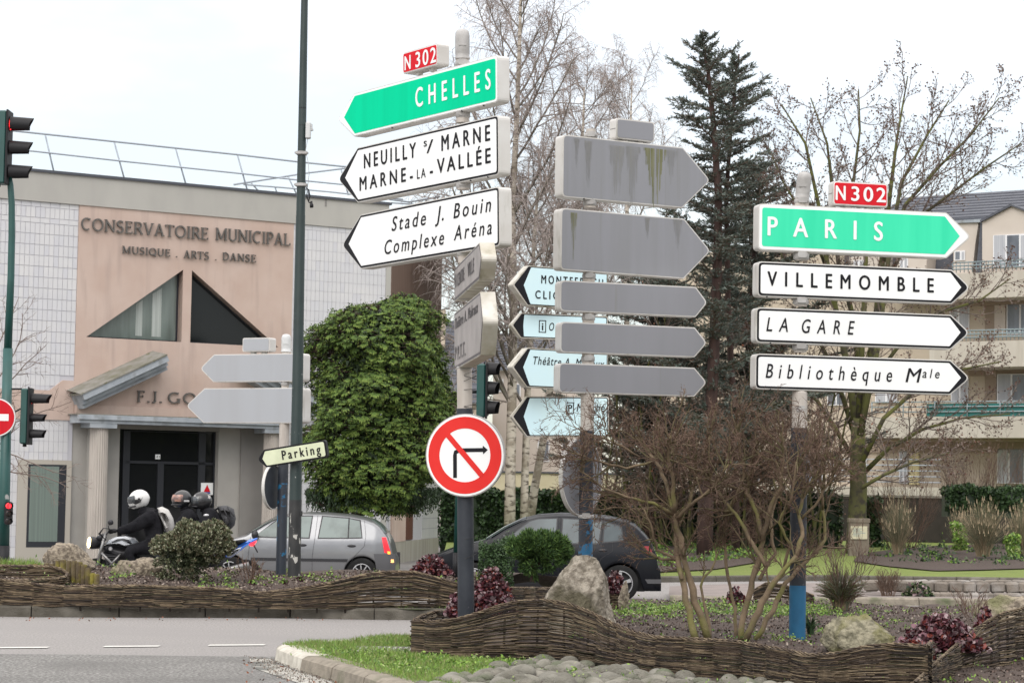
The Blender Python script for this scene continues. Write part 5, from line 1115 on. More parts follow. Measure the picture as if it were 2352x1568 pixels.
gab('bay', M['res_pale'], [(2060, 640), (2060, 585), (2130, 583), (2125, 640)], 0, .9); gab('bay', M['res_pale'], [(1950, 640), (1950, 590), (2030, 586), (2025, 640)], 0, .9)
def window(x0, y0, x1, y1, n, mull=(.5,), gl='res_glass', cur=True):
    w_ = rp('window', M['upvc'], x0, y0, x1, y1, n-.03, n+.05); xs = [0]+list(mull)+[1]
    for a_, b_ in zip(xs[:-1], xs[1:]):
        e = 2.2; rp('pane', M['res_glass'] if random.random() < .5 or not cur else M['curtain_w'], lerp(x0, x1, a_)+e, y0+e, lerp(x0, x1, b_)-e, y1-e, n+.05, n+.06, parent=w_)
window(2281, 538, 2380, 613, 1.3, (.3, .62)); window(2192, 576, 2216, 598, .9, (.6,)); window(2066, 592, 2085, 625, .9); window(1960, 596, 1985, 630, .9)
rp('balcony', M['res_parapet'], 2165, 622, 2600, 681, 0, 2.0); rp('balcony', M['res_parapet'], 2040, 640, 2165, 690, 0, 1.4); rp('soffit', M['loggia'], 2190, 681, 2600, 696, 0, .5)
window(2181, 700, 2226, 758, 0, (.45,)); window(2312, 697, 2400, 768, .05, (.35, .7)); rp('shutter', M['res_pale'], 2284, 697, 2309, 764, 0, .06); rp('loggia_reveal', M['loggia'], 2262, 690, 2284, 800, 0, .03)
rp('balcony', M['res_parapet'], 2135, 781, 2600, 841, 0, 2.0)
window(2184, 868, 2224, 925, 0); window(2290, 858, 2400, 925, .05, (.3, .6), cur=True); rp('loggia_reveal', M['loggia'], 2224, 842, 2600, 862, 0, .04); rp('loggia_reveal', M['loggia'], 2262, 842, 2288, 960, 0, .06)
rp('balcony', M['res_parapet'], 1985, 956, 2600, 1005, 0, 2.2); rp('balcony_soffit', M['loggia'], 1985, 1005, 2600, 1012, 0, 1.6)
for (x0, x1, y0, y1, n_, teal) in ((2185, 2600, 599, 622, 2.0, 0), (2135, 2600, 757, 781, 2.0, 0), (2000, 2600, 921, 956, 2.2, 1)):
    g = MB(); a_ = RW.px(x0, (y0+y1)/2, n_)[0]; b_ = RW.px(x1, (y0+y1)/2, n_)[0]; za = RW.px(2280, y1, n_)[1]; zc = RW.px(2280, y0, n_)[1]
    m = MB(); k = 3
    for i in range(k): z = lerp(zc, za, i/k); m.tube([RW.pt(a_, z, n_-.1), RW.pt(b_, z, n_-.1)], .03, 4)
    s = a_
    while s < b_: m.tube([RW.pt(s, za, n_-.1), RW.pt(s, zc, n_-.1)], .02 if not teal else .03, 4); s += .16 if not teal else 1.3
    m.build('balcony_railing', M['balcony_rail'], res)
    if teal: rp('privacy_screen', M['teal_panel'], 2128, 925, 2600, 955, n_-.2, n_-.14)
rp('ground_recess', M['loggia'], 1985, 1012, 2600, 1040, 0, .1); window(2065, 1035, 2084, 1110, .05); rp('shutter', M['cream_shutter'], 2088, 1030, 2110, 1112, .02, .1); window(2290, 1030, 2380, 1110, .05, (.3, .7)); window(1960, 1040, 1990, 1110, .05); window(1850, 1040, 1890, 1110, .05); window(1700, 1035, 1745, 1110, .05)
window(1900, 880, 1940, 930, .05); window(2010, 870, 2060, 925, .05); window(2030, 720, 2070, 770, .05); window(1930, 730, 1970, 780, .05); window(1800, 740, 1840, 790, .05)
m = MB()
for i in range(5): z = RW.px(2100, 1055+i*13, 2.6)[1]; m.tube([RW.pt(RW.px(1900, 1080, 2.6)[0], z, 2.6), RW.pt(RW.px(2160, 1080, 2.6)[0], z, 2.6)], .025, 4)
m.build('terrace_railing', M['rail'], res)
rp('terrace', M['res_parapet'], 1700, 1117, 2200, 1145, 0, 2.8)
# dark garden wall behind the lawn
q0 = P(1930, 1200, 80); q1 = P(2700, 1200, 78); GW = Wall((q0.x, q0.y), (q1.x, q1.y)); t = thing('garden_wall', 'dark brown garden wall behind the ornamental grasses', 'wall', GW.pt(4, .1)); mk('wall_dark', (.045, .036, .030), .9, c2=(.03, .025, .02), scale=3)
m = MB(); z1 = GW.px(2050, 1142)[1]; m.prism([(0, -.2), (GW.L, -.2), (GW.L, z1), (0, z1)], GW.pt, -.25, 0); m.build('masonry', M['wall_dark'], t); m = MB(); m.prism([(-.05, z1), (GW.L, z1), (GW.L, z1+.08), (-.05, z1+.08)], GW.pt, -.3, .05); m.build('coping', mk('wall_coping', (.22, .2, .17), .9), t)
# low cream wall and distant houses behind the birches
q0 = P(1100, 1120, 84); q1 = P(1480, 1120, 84); CW = Wall((q0.x, q0.y), (q1.x, q1.y)); t = thing('cream_wall', 'cream rendered wall behind the birch trunks above the dark hedge', 'wall', CW.pt(2, .1)); m = MB(); m.prism([(0, -.2), (CW.L, -.2), (CW.L, CW.px(1200, 1086)[1]), (0, CW.px(1200, 1086)[1])], CW.pt, -.3, 0); m.build('masonry', mk('cream', (.52, .46, .33), .9, c2=(.46, .40, .28), scale=2), t)
m = MB(); m.prism([(0, CW.px(1200, 1086)[1]), (CW.L, CW.px(1200, 1086)[1]), (CW.L, CW.px(1200, 1082)[1]), (0, CW.px(1200, 1082)[1])], CW.pt, -.35, .06); m.build('coping', M['coping'], t)
def house(label, x0, x1, ye, yr, D, wallm, wins=(), chim=None, depth=8, yb=1140):
    a_ = P(x0, yb, D); b_ = P(x1, yb, D); ze = P(x0, ye, D).z; zr_ = P(x0, yr, D).z; g = thing('house', label, 'house', (a_.x, D, -.2))
    m = MB(); m.box(a_.x, b_.x, D, D+depth, -.3, ze); m.build('wall', wallm, g); m = MB(); nr_ = 14
    for i in range(nr_):
        u0, u1 = i/nr_, (i+1)/nr_; m.add([Vector((a_.x-.3, D-.3+u0*depth/2, lerp(ze, zr_, u0)+.05)), Vector((b_.x+.3, D-.3+u0*depth/2, lerp(ze, zr_, u0)+.05)), Vector((b_.x+.3, D-.3+u1*depth/2, lerp(ze, zr_, u1)+.01)), Vector((a_.x-.3, D-.3+u1*depth/2, lerp(ze, zr_, u1)+.01)), Vector((a_.x-.3, D-.3+u0*depth/2, lerp(ze, zr_, u0)-.01)), Vector((b_.x+.3, D-.3+u0*depth/2, lerp(ze, zr_, u0)-.01))], [(0, 1, 2, 3), (4, 5, 1, 0)])
    rf = m.build('roof', M['slate'], g)
    if chim:
        cx0, cx1, cy0, cy1 = chim; p = P(cx0, cy0, D+2); q_ = P(cx1, cy1, D+2); m = MB(); m.box(p.x, q_.x, D+1.6, D+2.4, q_.z, p.z); m.build('chimney', wallm, rf)
    for (u0, v0, u1, v1) in wins:
        p = P(u0, v0, D); q_ = P(u1, v1, D); m = MB(); m.box(p.x, q_.x, D-.04, D, q_.z, p.z); w_ = m.build('window', M['upvc'], g); m = MB(); m.box(p.x+.06, q_.x-.06, D-.05, D-.04, q_.z+.06, p.z-.06); m.build('pane', M['res_glass'], w_)
    return g
house('distant grey roofed house glimpsed right of the green conifer', 1012, 1100, 925, 722, 98, M['res_wall'], chim=(1012, 1022, 712, 800), wins=((1075, 950, 1088, 975),))
house('distant pale house with a slate roof behind the birch trunks', 1128, 1350, 850, 752, 104, M['res_pale'], wins=((1140, 870, 1156, 900), (1235, 1010, 1262, 1060), (1180, 880, 1196, 910), (1290, 1010, 1310, 1050)), chim=(1130, 1141, 690, 760))
# ------------------------------------------------------------------ cars
mk('car_silver', (.22, .225, .235), .33, metal=.55, coat=.6, c2=(.20, .205, .215), scale=2); mk('car_black', (.004, .005, .008), .3, coat=.08, spec=.2)
mk('car_glass', (.15, .19, .18), .12, c2=(.075, .095, .09), scale=1.6, lo=.4, hi=.6, spec=.4); mk('car_glass2', (.09, .115, .12), .12, c2=(.04, .048, .055), scale=1.2, spec=.4)
mk('car_trim', (.015, .015, .018), .45); mk('car_bumper', (.085, .085, .09), .5); mk('tail_red', (.75, .02, .03), .2, emit=(1, .02, .04), estr=.35); mk('tail_dark', (.22, .012, .018), .25); mk('tail_amber', (.9, .25, .03), .3, emit=(1, .35, .05), estr=1.2)
mk('tail_glow', (.9, .5, .2), .4, emit=(1, .4, .1), estr=1.0); mk('alloy', (.45, .45, .46), .35, metal=.6); mk('head_dark', (.05, .04, .035), .8)
def make_car(name, label, spec, loc, rz, paint, glass):
    """x from nose (0) to tail (L), y across (near side negative), z up"""
    L = spec['L']; W2 = spec['W']/2; top = spec['top']; belt = spec['belt']; g = thing(name, label, 'car', (0, 0, 0))
    rw = spec['rw']; ax = spec['axles']; plan = spec['plan']
    sidep = [(0.18, .90), (.30, .965), (.50, 1.0), (.70, .995), (.86, .975), (.93, .955), (spec['H'], spec['th'])]
    def hw(x, z):
        return W2*interp(plan, x/L)*interp(sidep, z)
    def zt(x): return interp(top, x)
    def zb(x):
        z = .20
        for a in ax:
            d = abs(x-a); r = rw+.055
            if d < r: z = max(z, rw-.02+math.sqrt(r*r-d*d))
        if x < .12: z = max(z, .22)
        return z
    xs = sorted(set([0, .02, .05, .1, L, L-.02, L-.05, L-.1]+[L*i/70 for i in range(71)]+[a+s*(rw+.055)*k for a in ax for s in (-1, 1) for k in (.999, .97, .9, .8, .6, .3)]))
    m = MB(); rows = []; K = 16
    for x in xs:
        t_ = zt(x); b_ = min(zb(x), t_-.1); e = .10 if t_ > belt+.15 else .05; z1 = t_-e; r = [Vector((x, 0, .22)), Vector((x, -hw(x, b_)*.8, max(.22, b_-.0)))]
        for i in range(K): z = lerp(b_, z1, i/(K-1)); r.append(Vector((x, -hw(x, z), z)))
        w1_ = hw(x, z1)
        for i in range(1, 7): a = PI/2*i/6; r.append(Vector((x, -w1_*(1-(1-math.cos(a))**.9*1.0) if False else -w1_*math.cos(a)**.55 if i < 6 else 0, z1+e*math.sin(a))))
        rows.append(r+[Vector((p.x, -p.y, p.z)) for p in r[::-1][1:]])
    m.grid(rows)
    m.add(rows[0], [tuple(range(len(rows[0])))]); m.add(rows[-1], [tuple(range(len(rows[-1])-1, -1, -1))])
    body = m.build('body', paint, g)
    m = MB(); m.box(.35, L-.3, -W2*.80, W2*.80, .19, .62); m.build('underbody', M['black_rough'], g)
    S_ = lambda x, z, o: Vector((x, -hw(x, z)-o, z))
    def patch(nm, pts_lo, pts_hi, mt, o, par=g, sides=(1, -1), n=16):
        """pts_lo / pts_hi: (x, z) lines below and above"""
        for sd in sides:
            m = MB(); rows = []
            for j in range(6):
                r = []
                for i in range(n+1):
                    t_ = i/n; x0, x1 = pts_lo[0][0], pts_lo[-1][0]; xa = lerp(x0, x1, t_); za = interp(pts_lo, xa); xb = lerp(pts_hi[0][0], pts_hi[-1][0], t_); zc = interp(pts_hi, xb)
                    x = lerp(xa, xb, j/5); z = lerp(za, zc, j/5); p = S_(x, z, o); p.y *= sd; r.append(p)
                rows.append(r)
            m.grid(rows)
            r0 = [p for p in rows[0]]; 
            res_ = m.build(nm, mt, par)
        return res_
    for nm, lo, hi in spec['windows']:
        grow = lambda pts, d, s: [(pts[0][0]-d*s[0], pts[0][1]+d*s[1])]+[(x, z+d*s[1]) for x, z in pts[1:-1]]+[(pts[-1][0]+d*s[0], pts[-1][1]+d*s[1])]
        patch('window_seal', grow(lo, .022, (1, -1)), grow(hi, .022, (1, 1)), M['car_trim'], .004); patch('side_window', lo, hi, glass, .0065)
    for nm, x0, x1, w0, w1_, s0_, s1_ in spec['screens']:
        m = MB(); rows = []
        for j in range(8):
            x = lerp(x0, x1, j/7); t_ = zt(x); e = .10 if t_ > belt+.15 else .05; wz = hw(x, t_-e)*lerp(w0, w1_, j/7); r = []
            for i in range(13): q = -1+2*i/12; r.append(Vector((x, q*wz, t_-e+e*(1-abs(q)**3.6*.75)**.5+.012)))
            rows.append(r)
        m.grid(rows); m.build(nm, glass, g)
    for pts in spec['lines']:
        m = MB(); P_ = []
        for a_, b_ in zip(pts[:-1], pts[1:]):
            for i in range(6): P_.append(S_(lerp(a_[0], b_[0], i/6), lerp(a_[1], b_[1], i/6), .001))
        P_.append(S_(*pts[-1], .001)); m.tube(P_, .004, 4); m.build('door_gap', M['car_trim'], g)
    for nm, lo, hi, mt, o in spec['patches']: patch(nm, lo, hi, M[mt], o)
    for x, z in spec['handles']:
        m = MB(); c = S_(x, z, 0); m.ell(c, .085, .018, .028, 12, 6); m.build('door_handle', M['car_trim'], g)
    x, z = spec['mirror']
    for sd in (1, -1):
        m = MB(); c = S_(x, z, .09); c.y *= sd; m.ell(c, .065, .10, .085, 12, 8); m.tube([c+Vector((0, .1*sd, -.05)), c], .02, 6); m.build('wing_mirror', M['car_trim'], g)
    m = MB(); x = spec['ant']; m.tube([Vector((x, 0, zt(x)-.01)), Vector((x+.16, 0, zt(x)+.28))], .006, 5); m.build('aerial', M['car_trim'], g)
    for a in ax:
        for sd in (-1, 1):
            y0 = sd*(W2-.10); w = thing_part('wheel', g, Vector((a, y0, rw))); 
            m = MB(); m.lathe([(rw*.62, -.085), (rw*.9, -.10), (rw, -.07), (rw, .07), (rw*.9, .10), (rw*.62, .085)], (a, y0, rw), (0, sd, 0), 40, caps=False); m.build('tyre', M['rubber'], w)
            m = MB(); rr = rw*spec['rim']; m.lathe([(rr*.94, .0), (rr, .088), (rr*.93, .095), (rr*.88, .04)], (a, y0, rw), (0, sd, 0), 40, caps=False)
            ns = spec['spokes']
            for k in range(ns):
                th_ = 2*PI*k/ns+.3; d = Vector((math.cos(th_), 0, math.sin(th_))); s = Vector((-d.z, 0, d.x)); c = Vector((a, y0+sd*.082, rw)); ww = spec['sw']
                p = [c+d*.03-s*ww*.6, c+d*rr*.95-s*ww, c+d*rr*.95+s*ww, c+d*.03+s*ww*.6]; q = [v-Vector((0, sd*.03, 0)) for v in p]; m.add(p+q, [(0, 1, 2, 3), (0, 1, 5, 4), (3, 2, 6, 7)])
            m.ell((a, y0+sd*.08, rw), rr*.2, .02, rr*.2, 12, 6); m.build('rim', M['alloy'], w)
            m = MB(); m.lathe([(rr*.97, 0), (rr*.97, .03)], (a, y0, rw), (0, sd, 0), 30); m.build('brake_disc', M['black_rough'], w)
    g.location = loc; g.rotation_euler = (0, 0, rz); return g
def thing_part(name, parent, c):
    o = bpy.data.objects.new(name, None); COL.objects.link(o); o.parent = parent; o.location = c-WL[parent.name]; WL[o.name] = Vector(c); return o
hatch = dict(L=3.80, W=1.64, H=1.42, th=.74, belt=.92, rw=.29, axles=(.70, 3.18), rim=.64, spokes=9, sw=.011, ant=1.5,
  top=[(0, .50), (.03, .62), (.12, .70), (.5, .86), (.85, .945), (.98, .98), (1.2, 1.13), (1.45, 1.28), (1.62, 1.355), (1.8, 1.395), (2.1, 1.417), (2.5, 1.415), (2.9, 1.385), (3.2, 1.335), (3.36, 1.28), (3.48, 1.20), (3.57, 1.10), (3.64, .99), (3.69, .88), (3.73, .74), (3.75, .64), (3.79, .57), (3.80, .35)],
  plan=[(0, .78), (.02, .86), (.08, .94), (.25, 1), (.75, 1), (.9, .975), (.97, .92), (1, .84)],
  windows=[('front', [(1.16, .955), (1.5, .945), (2.17, .945)], [(1.62, 1.29), (1.8, 1.325), (2.21, 1.335)]), ('rear', [(2.36, .945), (2.9, .955)], [(2.42, 1.335), (2.9, 1.305)]), ('quarter', [(2.925, .955), (3.16, .965)], [(2.925, 1.30), (3.11, 1.265)])],
  screens=[('windscreen', .99, 1.60, .96, .93, 0, 0), ('rear_window', 3.32, 3.60, .80, .86, 0, 0)],
  lines=[[(1.06, .30), (1.05, .60), (1.08, .93)], [(2.25, .28), (2.25, .6), (2.29, .95), (2.32, 1.36)], [(2.95, .45), (3.05, .62), (3.22, .80), (3.24, 1.0), (3.20, 1.28)], [(.98, .99), (1.3, 1.2), (1.6, 1.36)]],
  patches=[('side_moulding', [(1.10, .50), (2.9, .50)], [(1.10, .555), (2.92, .555)], 'car_trim', .010), ('rear_bumper', [(3.46, .34), (3.80, .34)], [(3.40, .66), (3.80, .66)], 'car_bumper', .014), ('tail_lamp', [(3.60, .68), (3.715, .68)], [(3.54, .97), (3.62, .97)], 'tail_red', .014), ('indicator', [(3.66, .66), (3.71, .66)], [(3.65, .71), (3.70, .71)], 'tail_amber', .018), ('front_bumper', [(0.01, .3), (.42, .3)], [(.02, .55), (.40, .55)], 'car_bumper', .012), ('indicator_glow', [(3.72, .50), (3.775, .50)], [(3.72, .56), (3.77, .56)], 'tail_glow', .018)],
  handles=[(2.98, .80), (2.06, .80)], mirror=(1.17, .98))
ce = G(908, 1352, -.25); cx = P(908, 1352, 43.4).x
make_car('hatchback', 'silver grey five door hatchback with its tail light lit behind the poles', hatch, (cx-3.80, 43.4+.82, -.25), R(-1), M['car_silver'], M['car_glass'])
suv = dict(L=4.25, W=1.78, H=1.60, th=.74, belt=1.02, rw=.335, axles=(.86, 3.50), rim=.70, spokes=5, sw=.034, ant=3.6,
  top=[(0, .55), (.03, .72), (.12, .80), (.5, .95), (.95, 1.06), (1.05, 1.10), (1.4, 1.33), (1.75, 1.50), (2.0, 1.565), (2.4, 1.60), (2.9, 1.59), (3.3, 1.56), (3.62, 1.50), (3.80, 1.40), (3.98, 1.22), (4.10, 1.05), (4.15, .9), (4.18, .70), (4.24, .62), (4.25, .38)],
  plan=[(0, .76), (.02, .85), (.08, .94), (.25, 1), (.75, 1), (.9, .97), (.97, .91), (1, .82)],
  windows=[('front', [(1.38, 1.06), (1.7, 1.05), (2.32, 1.05)], [(1.85, 1.43), (2.0, 1.475), (2.34, 1.49)]), ('rear', [(2.44, 1.05), (3.10, 1.06)], [(2.46, 1.49), (3.16, 1.46)]), ('quarter', [(3.19, 1.08), (3.55, 1.12)], [(3.22, 1.44), (3.50, 1.36)])],
  screens=[('windscreen', 1.06, 1.78, .96, .92, 0, 0), ('rear_window', 3.74, 4.05, .8, .86, 0, 0)],
  lines=[[(1.24, .32), (1.24, .7), (1.30, 1.04)], [(2.38, .3), (2.38, .8), (2.39, 1.5)], [(3.06, .55), (3.15, .78), (3.36, .92), (3.36, 1.1)]],
  patches=[('tail_lamp', [(3.99, .86), (4.10, .86)], [(3.93, 1.02), (4.03, 1.02)], 'tail_dark', .014), ('sill', [(1.25, .24), (3.1, .24)], [(1.25, .33), (3.1, .33)], 'car_trim', .012), ('bumper_edge', [(4.0, .34), (4.25, .34)], [(3.95, .42), (4.25, .42)], 'car_bumper', .015)],
  handles=[(2.24, .92), (3.18, .93)], mirror=(1.40, 1.10))
cx = P(1520, 1382, 39.7).x
sv = make_car('suv', 'black compact suv with five spoke wheels behind the bare shrub', suv, (cx-4.25*.945, 39.6+.84, gz(39.8)-.005), R(-1.2), M['car_black'], M['car_glass2']); sv.scale = (.945, .945, .935)
# glimpses of parked cars far behind the shrub
tiny = dict(hatch)
for px, D, rz, lab, pt in ((1640, 82, 80, 'distant parked red car glimpsed through the bare shrub', mat('car_red', (.35, .03, .03), .3, coat=.6)), (1480, 83, 10, 'distant parked pale grey car behind the dark hedge', M['car_silver'])):
    p = P(px, 1130, D); make_car('parked_car', lab, tiny, (p.x, D, .0), R(rz), pt, M['car_glass'])

# ------------------------------------------------------------------ motorcycles and riders (traced at their own distance)
mk('leather', (.008, .008, .010), .6, c2=(.015, .015, .018), scale=9, bump=.5, bscale=14, spec=.2); mk('cloth_black', (.007, .007, .009), .9, c2=(.015, .015, .018), scale=8, bump=1, bscale=14, spec=.15); mk('helmet_white', (.62, .62, .61), .25, coat=.8); mk('helmet_black', (.015, .016, .018), .3, coat=.4); mk('helmet_deco', (.018, .018, .02), .3, c2=(.40, .38, .36), scale=9, lo=.60, hi=.63, coat=.3, c3=(.35, .02, .03), s3=6, lo3=.64, hi3=.66)
mk('visor', (.05, .055, .06), .05, spec=.9); mk('visor_clear', (.40, .22, .17), .1, c2=(.10, .08, .08), scale=14); mk('skin', (.45, .24, .17), .6); mk('pack_cover', (.46, .45, .43), .6, c2=(.34, .33, .32), scale=7, bump=.8, bscale=10); mk('pack_black', (.022, .022, .024), .7, c2=(.05, .05, .055), scale=9, bump=.8, bscale=14)
mk('bike_silver', (.50, .53, .57), .25, metal=.3, coat=.8); mk('bike_blue', (.02, .16, .68), .3, coat=.8); mk('chrome', (.24, .235, .23), .3, metal=.8); mk('engine', (.035, .035, .038), .5, metal=.3); mk('headlamp', (.9, .8, .5), .2, emit=(1, .80, .38), estr=5)
def sheet(m, pts, D, w, f=.55, cy=0):
    """side outline given in pixels, swollen across the width w"""
    v0 = [P(x, y, D) for x, y in pts]; c = sum(v0, Vector())/len(v0); N = len(v0); layers = []
    for o, k in ((-w, f), (-w*.8, .85), (-w*.3, 1), (w*.3, 1), (w*.8, .85), (w, f)): layers.append([Vector((c.x+(v.x-c.x)*k, D+o+cy, c.z+(v.z-c.z)*k)) for v in v0])
    vs = [v for l_ in layers for v in l_]; fs = [(j*N+i, j*N+(i+1) % N, (j+1)*N+(i+1) % N, (j+1)*N+i) for j in range(5) for i in range(N)]+[tuple(range(N)), tuple(range(6*N-1, 5*N-1, -1))]
    return m.add(vs, fs, True)
def wheel(par, px, D, r, mtl='engine'):
    z = -.10 if D < 38 else -.2; c = Vector((P(px, 1320, D).x, D, gz(D)+r)); w = thing_part('wheel', par, c)
    m = MB(); m.lathe([(r*.80, -.05), (r*.93, -.065), (r, -.03), (r, .03), (r*.93, .065), (r*.80, .05)], c, (0, 1, 0), 32, caps=False); m.lathe([(r*.80, .05), (r*.80, -.05)], c, (0, 1, 0), 32, caps=False); m.build('tyre', M['rubber'], w)
    m = MB(); m.lathe([(r*.80, -.03), (r*.74, -.03), (r*.74, .03), (r*.80, .03)], c, (0, 1, 0), 32, caps=False); m.lathe([(.04, -.08), (.04, .08)], c, (0, 1, 0), 10)
    for k in range(10): a = 2*PI*k/10; m.tube([c+Vector((math.cos(a)*.03, 0, math.sin(a)*.03)), c+Vector((math.cos(a)*r*.77, 0, math.sin(a)*r*.77))], .008, 4)
    m.build('rim', M[mtl], w); m = MB(); m.lathe([(.07, -.07), (.15, -.07), (.15, -.066), (.07, -.066)], c, (0, 1, 0), 24, caps=False); m.build('brake_disc', M['chrome'], w); return c
def skin_mesh(verts, edges, radii, root=0, sub=2):
    me = bpy.data.meshes.new('sk'); me.from_pydata([tuple(v) for v in verts], edges, []); o = bpy.data.objects.new('sk', me); COL.objects.link(o)
    md = o.modifiers.new('s', 'SKIN'); md.use_smooth_shade = True; me.skin_vertices  # layer
    for i, r in enumerate(radii): me.skin_vertices[0].data[i].radius = (r, r) if not isinstance(r, tuple) else r; me.skin_vertices[0].data[i].use_root = (i == root)
    ms = o.modifiers.new('u', 'SUBSURF'); ms.levels = sub; return o
PEND = []
def rider(label, D, j, lat=.19):
    """j: joints in pixels; lateral offsets give width; near side is -y"""
    q = lambda k, dy=0: P(*j[k], D+dy); V_ = []; E_ = []; R_ = []
    def add(p, r, par=None):
        V_.append(p); R_.append(r); i = len(V_)-1
        if par is not None: E_.append((par, i))
        return i
    pel = add(q('hip'), .19); wst = add(q('waist'), .18, pel); ch = add(q('chest'), .205, wst); nk = add(q('neck'), .10, ch); hd = add(q('head'), .075, nk)
    for s in (-1, 1):
        sh = add(q('shoulder', s*lat), .125, ch); el = add(q('elbow', s*(lat+.08)), .092, sh); wr = add(q('hand', s*(lat+.12))+Vector((.06, 0, .0)), .062, el)
        hp = add(q('hip', s*.14)+Vector((-.06, 0, -.03)), .13, pel); kn = add(q('knee', s*.25), .10, hp); an = add(q('foot', s*.24)+Vector((0, 0, .08)), .075, kn); to = add(q('foot', s*.25)+Vector((-.17, 0, -.01)), .042, an)
    t = thing('person', label, 'person', q('hip')); PEND.append((skin_mesh(V_, E_, R_), 'body', M['cloth_black'], t, None))
    for s in (-1, 1):
        c = q('hand', s*(lat+.12)); m = MB(); m.ell(c+Vector((.02, 0, .01)), .055, .045, .035, 10, 6)
        for k in range(4):
            o = Vector((-.005*k+.0, -.033+.022*k, .0)); ln = (.9, 1, .96, .8)[k]; m.tube([c+o+Vector((-.005, 0, .028)), c+o+Vector((-.045*ln, 0, .026)), c+o+Vector((-.062*ln, 0, -.004)), c+o+Vector((-.038*ln, 0, -.03))], [.0125, .012, .0105, .009], 6)
        m.tube([c+Vector((.02, -s*.035, .0)), c+Vector((-.01, -s*.045, -.02)), c+Vector((-.035, -s*.02, -.028))], [.014, .012, .010], 6); m.build('glove', M['leather'], t)
    return t
def helmet(t, px, py, D, r, mt, yaw=0, vis='visor', chin=1, nod=0):
    c = P(px, py, D); hm = thing_part('helmet', t, c); rot = Matrix.Rotation(yaw, 3, 'Z') @ Matrix.Rotation(nod, 3, 'Y')
    def warp(v):
        v = v.copy()
        if v.z < 0: v.z *= 1.05; v.x -= .10*(-v.z)*1.2
        if v.x < 0 and v.z < -.02: v.x *= 1.10
        if v.z < -r*.85: v.z = -r*.85
        return v
    m = MB(); m.ell(c, r*1.10, r*.88, r, 24, 16, rot=rot, warp=warp); m.build('shell', M[mt], hm)
    m = MB(); rows = []
    for i in range(7):
        a = R(-14+i*7.2); row = []
        for k in range(13): b_ = R(-72+k*12); v = Vector((-math.cos(b_)*math.cos(a)*r*1.15-.012, math.sin(b_)*math.cos(a)*r*.93, math.sin(a)*r*1.02)); row.append(c+rot @ v)
        rows.append(row)
    m.grid(rows); m.build('visor', M[vis], hm)
    m = MB(); v = rot @ Vector((0, -r*.89, .0)); m.lathe([(.022, 0), (.022, .008)], c+v, (0, -1, 0), 12); m.build('visor_pivot', M['car_trim'], hm)
    if chin: m = MB(); m.tube([c+rot @ Vector((-r*1.18*math.cos(b_), r*.9*math.sin(b_), -r*.60)) for b_ in np.linspace(-1.1, 1.1, 9)], .014, 6); m.build('chin_trim', M['car_trim'], hm)
    return c
def pack(label, pts, D, w, mt, strap=None, band=None):
    t = thing('backpack', label, 'backpack', P(*pts[0], D)); m = MB(); sheet(m, pts, D, w, .6); m.build('pack_body', M[mt], t)
    if strap: m = MB(); [m.tube([P(x, y, D+dy) for x, y in strap], .018, 6) for dy in (-w*.9, w*.9)]; m.build('strap', M['cloth_black'], t)
    if band: m = MB(); [m.tube([P(x, y, D-w*1.0) for x, y in b_], .010, 5) for b_ in band]; m.build('seam', M['engine'], t)
    return t
D1 = 36.0
bk1 = thing('motorcycle', 'silver tank naked motorcycle with its headlight on at the left', 'motorcycle', P(300, 1330, D1))
c1 = wheel(bk1, 222, D1, .30); c2_ = wheel(bk1, 430, D1, .31)
m = MB()
for s in (-.10, .10): m.tube([c1+Vector((0, s, 0)), P(232, 1262, D1+s), P(244, 1222, D1+s)], [.030, .030, .026], 8)
m.build('fork', M['chrome'], bk1)
m = MB(); m.lathe([(.02, -.13), (.08, -.10), (.10, 0), (.095, .06)], P(214, 1246, D1), (-1, -.45, .1), 18); m.build('headlight_shell', M['car_trim'], bk1)
m = MB(); m.lathe([(.088, 0), (.07, .015), (.02, .025)], P(214, 1246, D1)+Vector((-1, -.45, .1)).normalized()*.062, (-1, -.45, .1), 18); m.build('headlight', M['headlamp'], bk1)
m = MB(); m.tube([P(258, 1220, D1-.33), P(248, 1222, D1-.2), P(243, 1226, D1), P(248, 1222, D1+.2), P(258, 1220, D1+.33)], .014, 8); m.build('handlebar', M['engine'], bk1)
m = MB(); [m.tube([P(268, 1219, D1+s), P(250, 1219, D1+s)], .020, 8) for s in (-.32, .32)]; m.build('grip', M['rubber'], bk1)
for s in (-.34, .30):
    m = MB(); m.tube([P(251, 1219, D1+s), P(249, 1208, D1+s), P(253, 1202, D1+s)], .007, 5); m.ell(P(254, 1199, D1+s), .045, .03, .045, 12, 8); m.build('mirror', M['car_trim'], bk1)
m = MB(); [m.tube([P(244, 1240, D1-.06*k), P(232-k*2, 1225, D1-.06*k), P(238, 1212, D1-.06*k), P(252, 1214, D1-.1*k)], .008, 5) for k in (1, 2, 3)]; m.tube([P(225, 1238, D1), P(240, 1230, D1)], .05, 8); m.build('clocks_and_cables', M['car_trim'], bk1)
m = MB(); sheet(m, [(240, 1250), (250, 1240), (266, 1232), (290, 1230), (310, 1235), (322, 1249), (310, 1254), (292, 1256), (272, 1248)], D1, .15, .6); m.build('fuel_tank', M['bike_silver'], bk1)
m = MB(); m.lathe([(.035, 0), (.035, .02)], P(284, 1229, D1), (0, 0, 1), 12); m.build('filler_cap', M['chrome'], bk1)
m = MB(); sheet(m, [(234, 1254), (256, 1247), (280, 1252), (300, 1260), (345, 1262), (348, 1272), (300, 1275), (262, 1276), (238, 1268)], D1, .13, .7); m.build('side_cowl', M['car_trim'], bk1)
m = MB(); sheet(m, [(238, 1268), (300, 1270), (330, 1282), (325, 1312), (290, 1330), (256, 1326), (246, 1300)], D1, .16, .8)
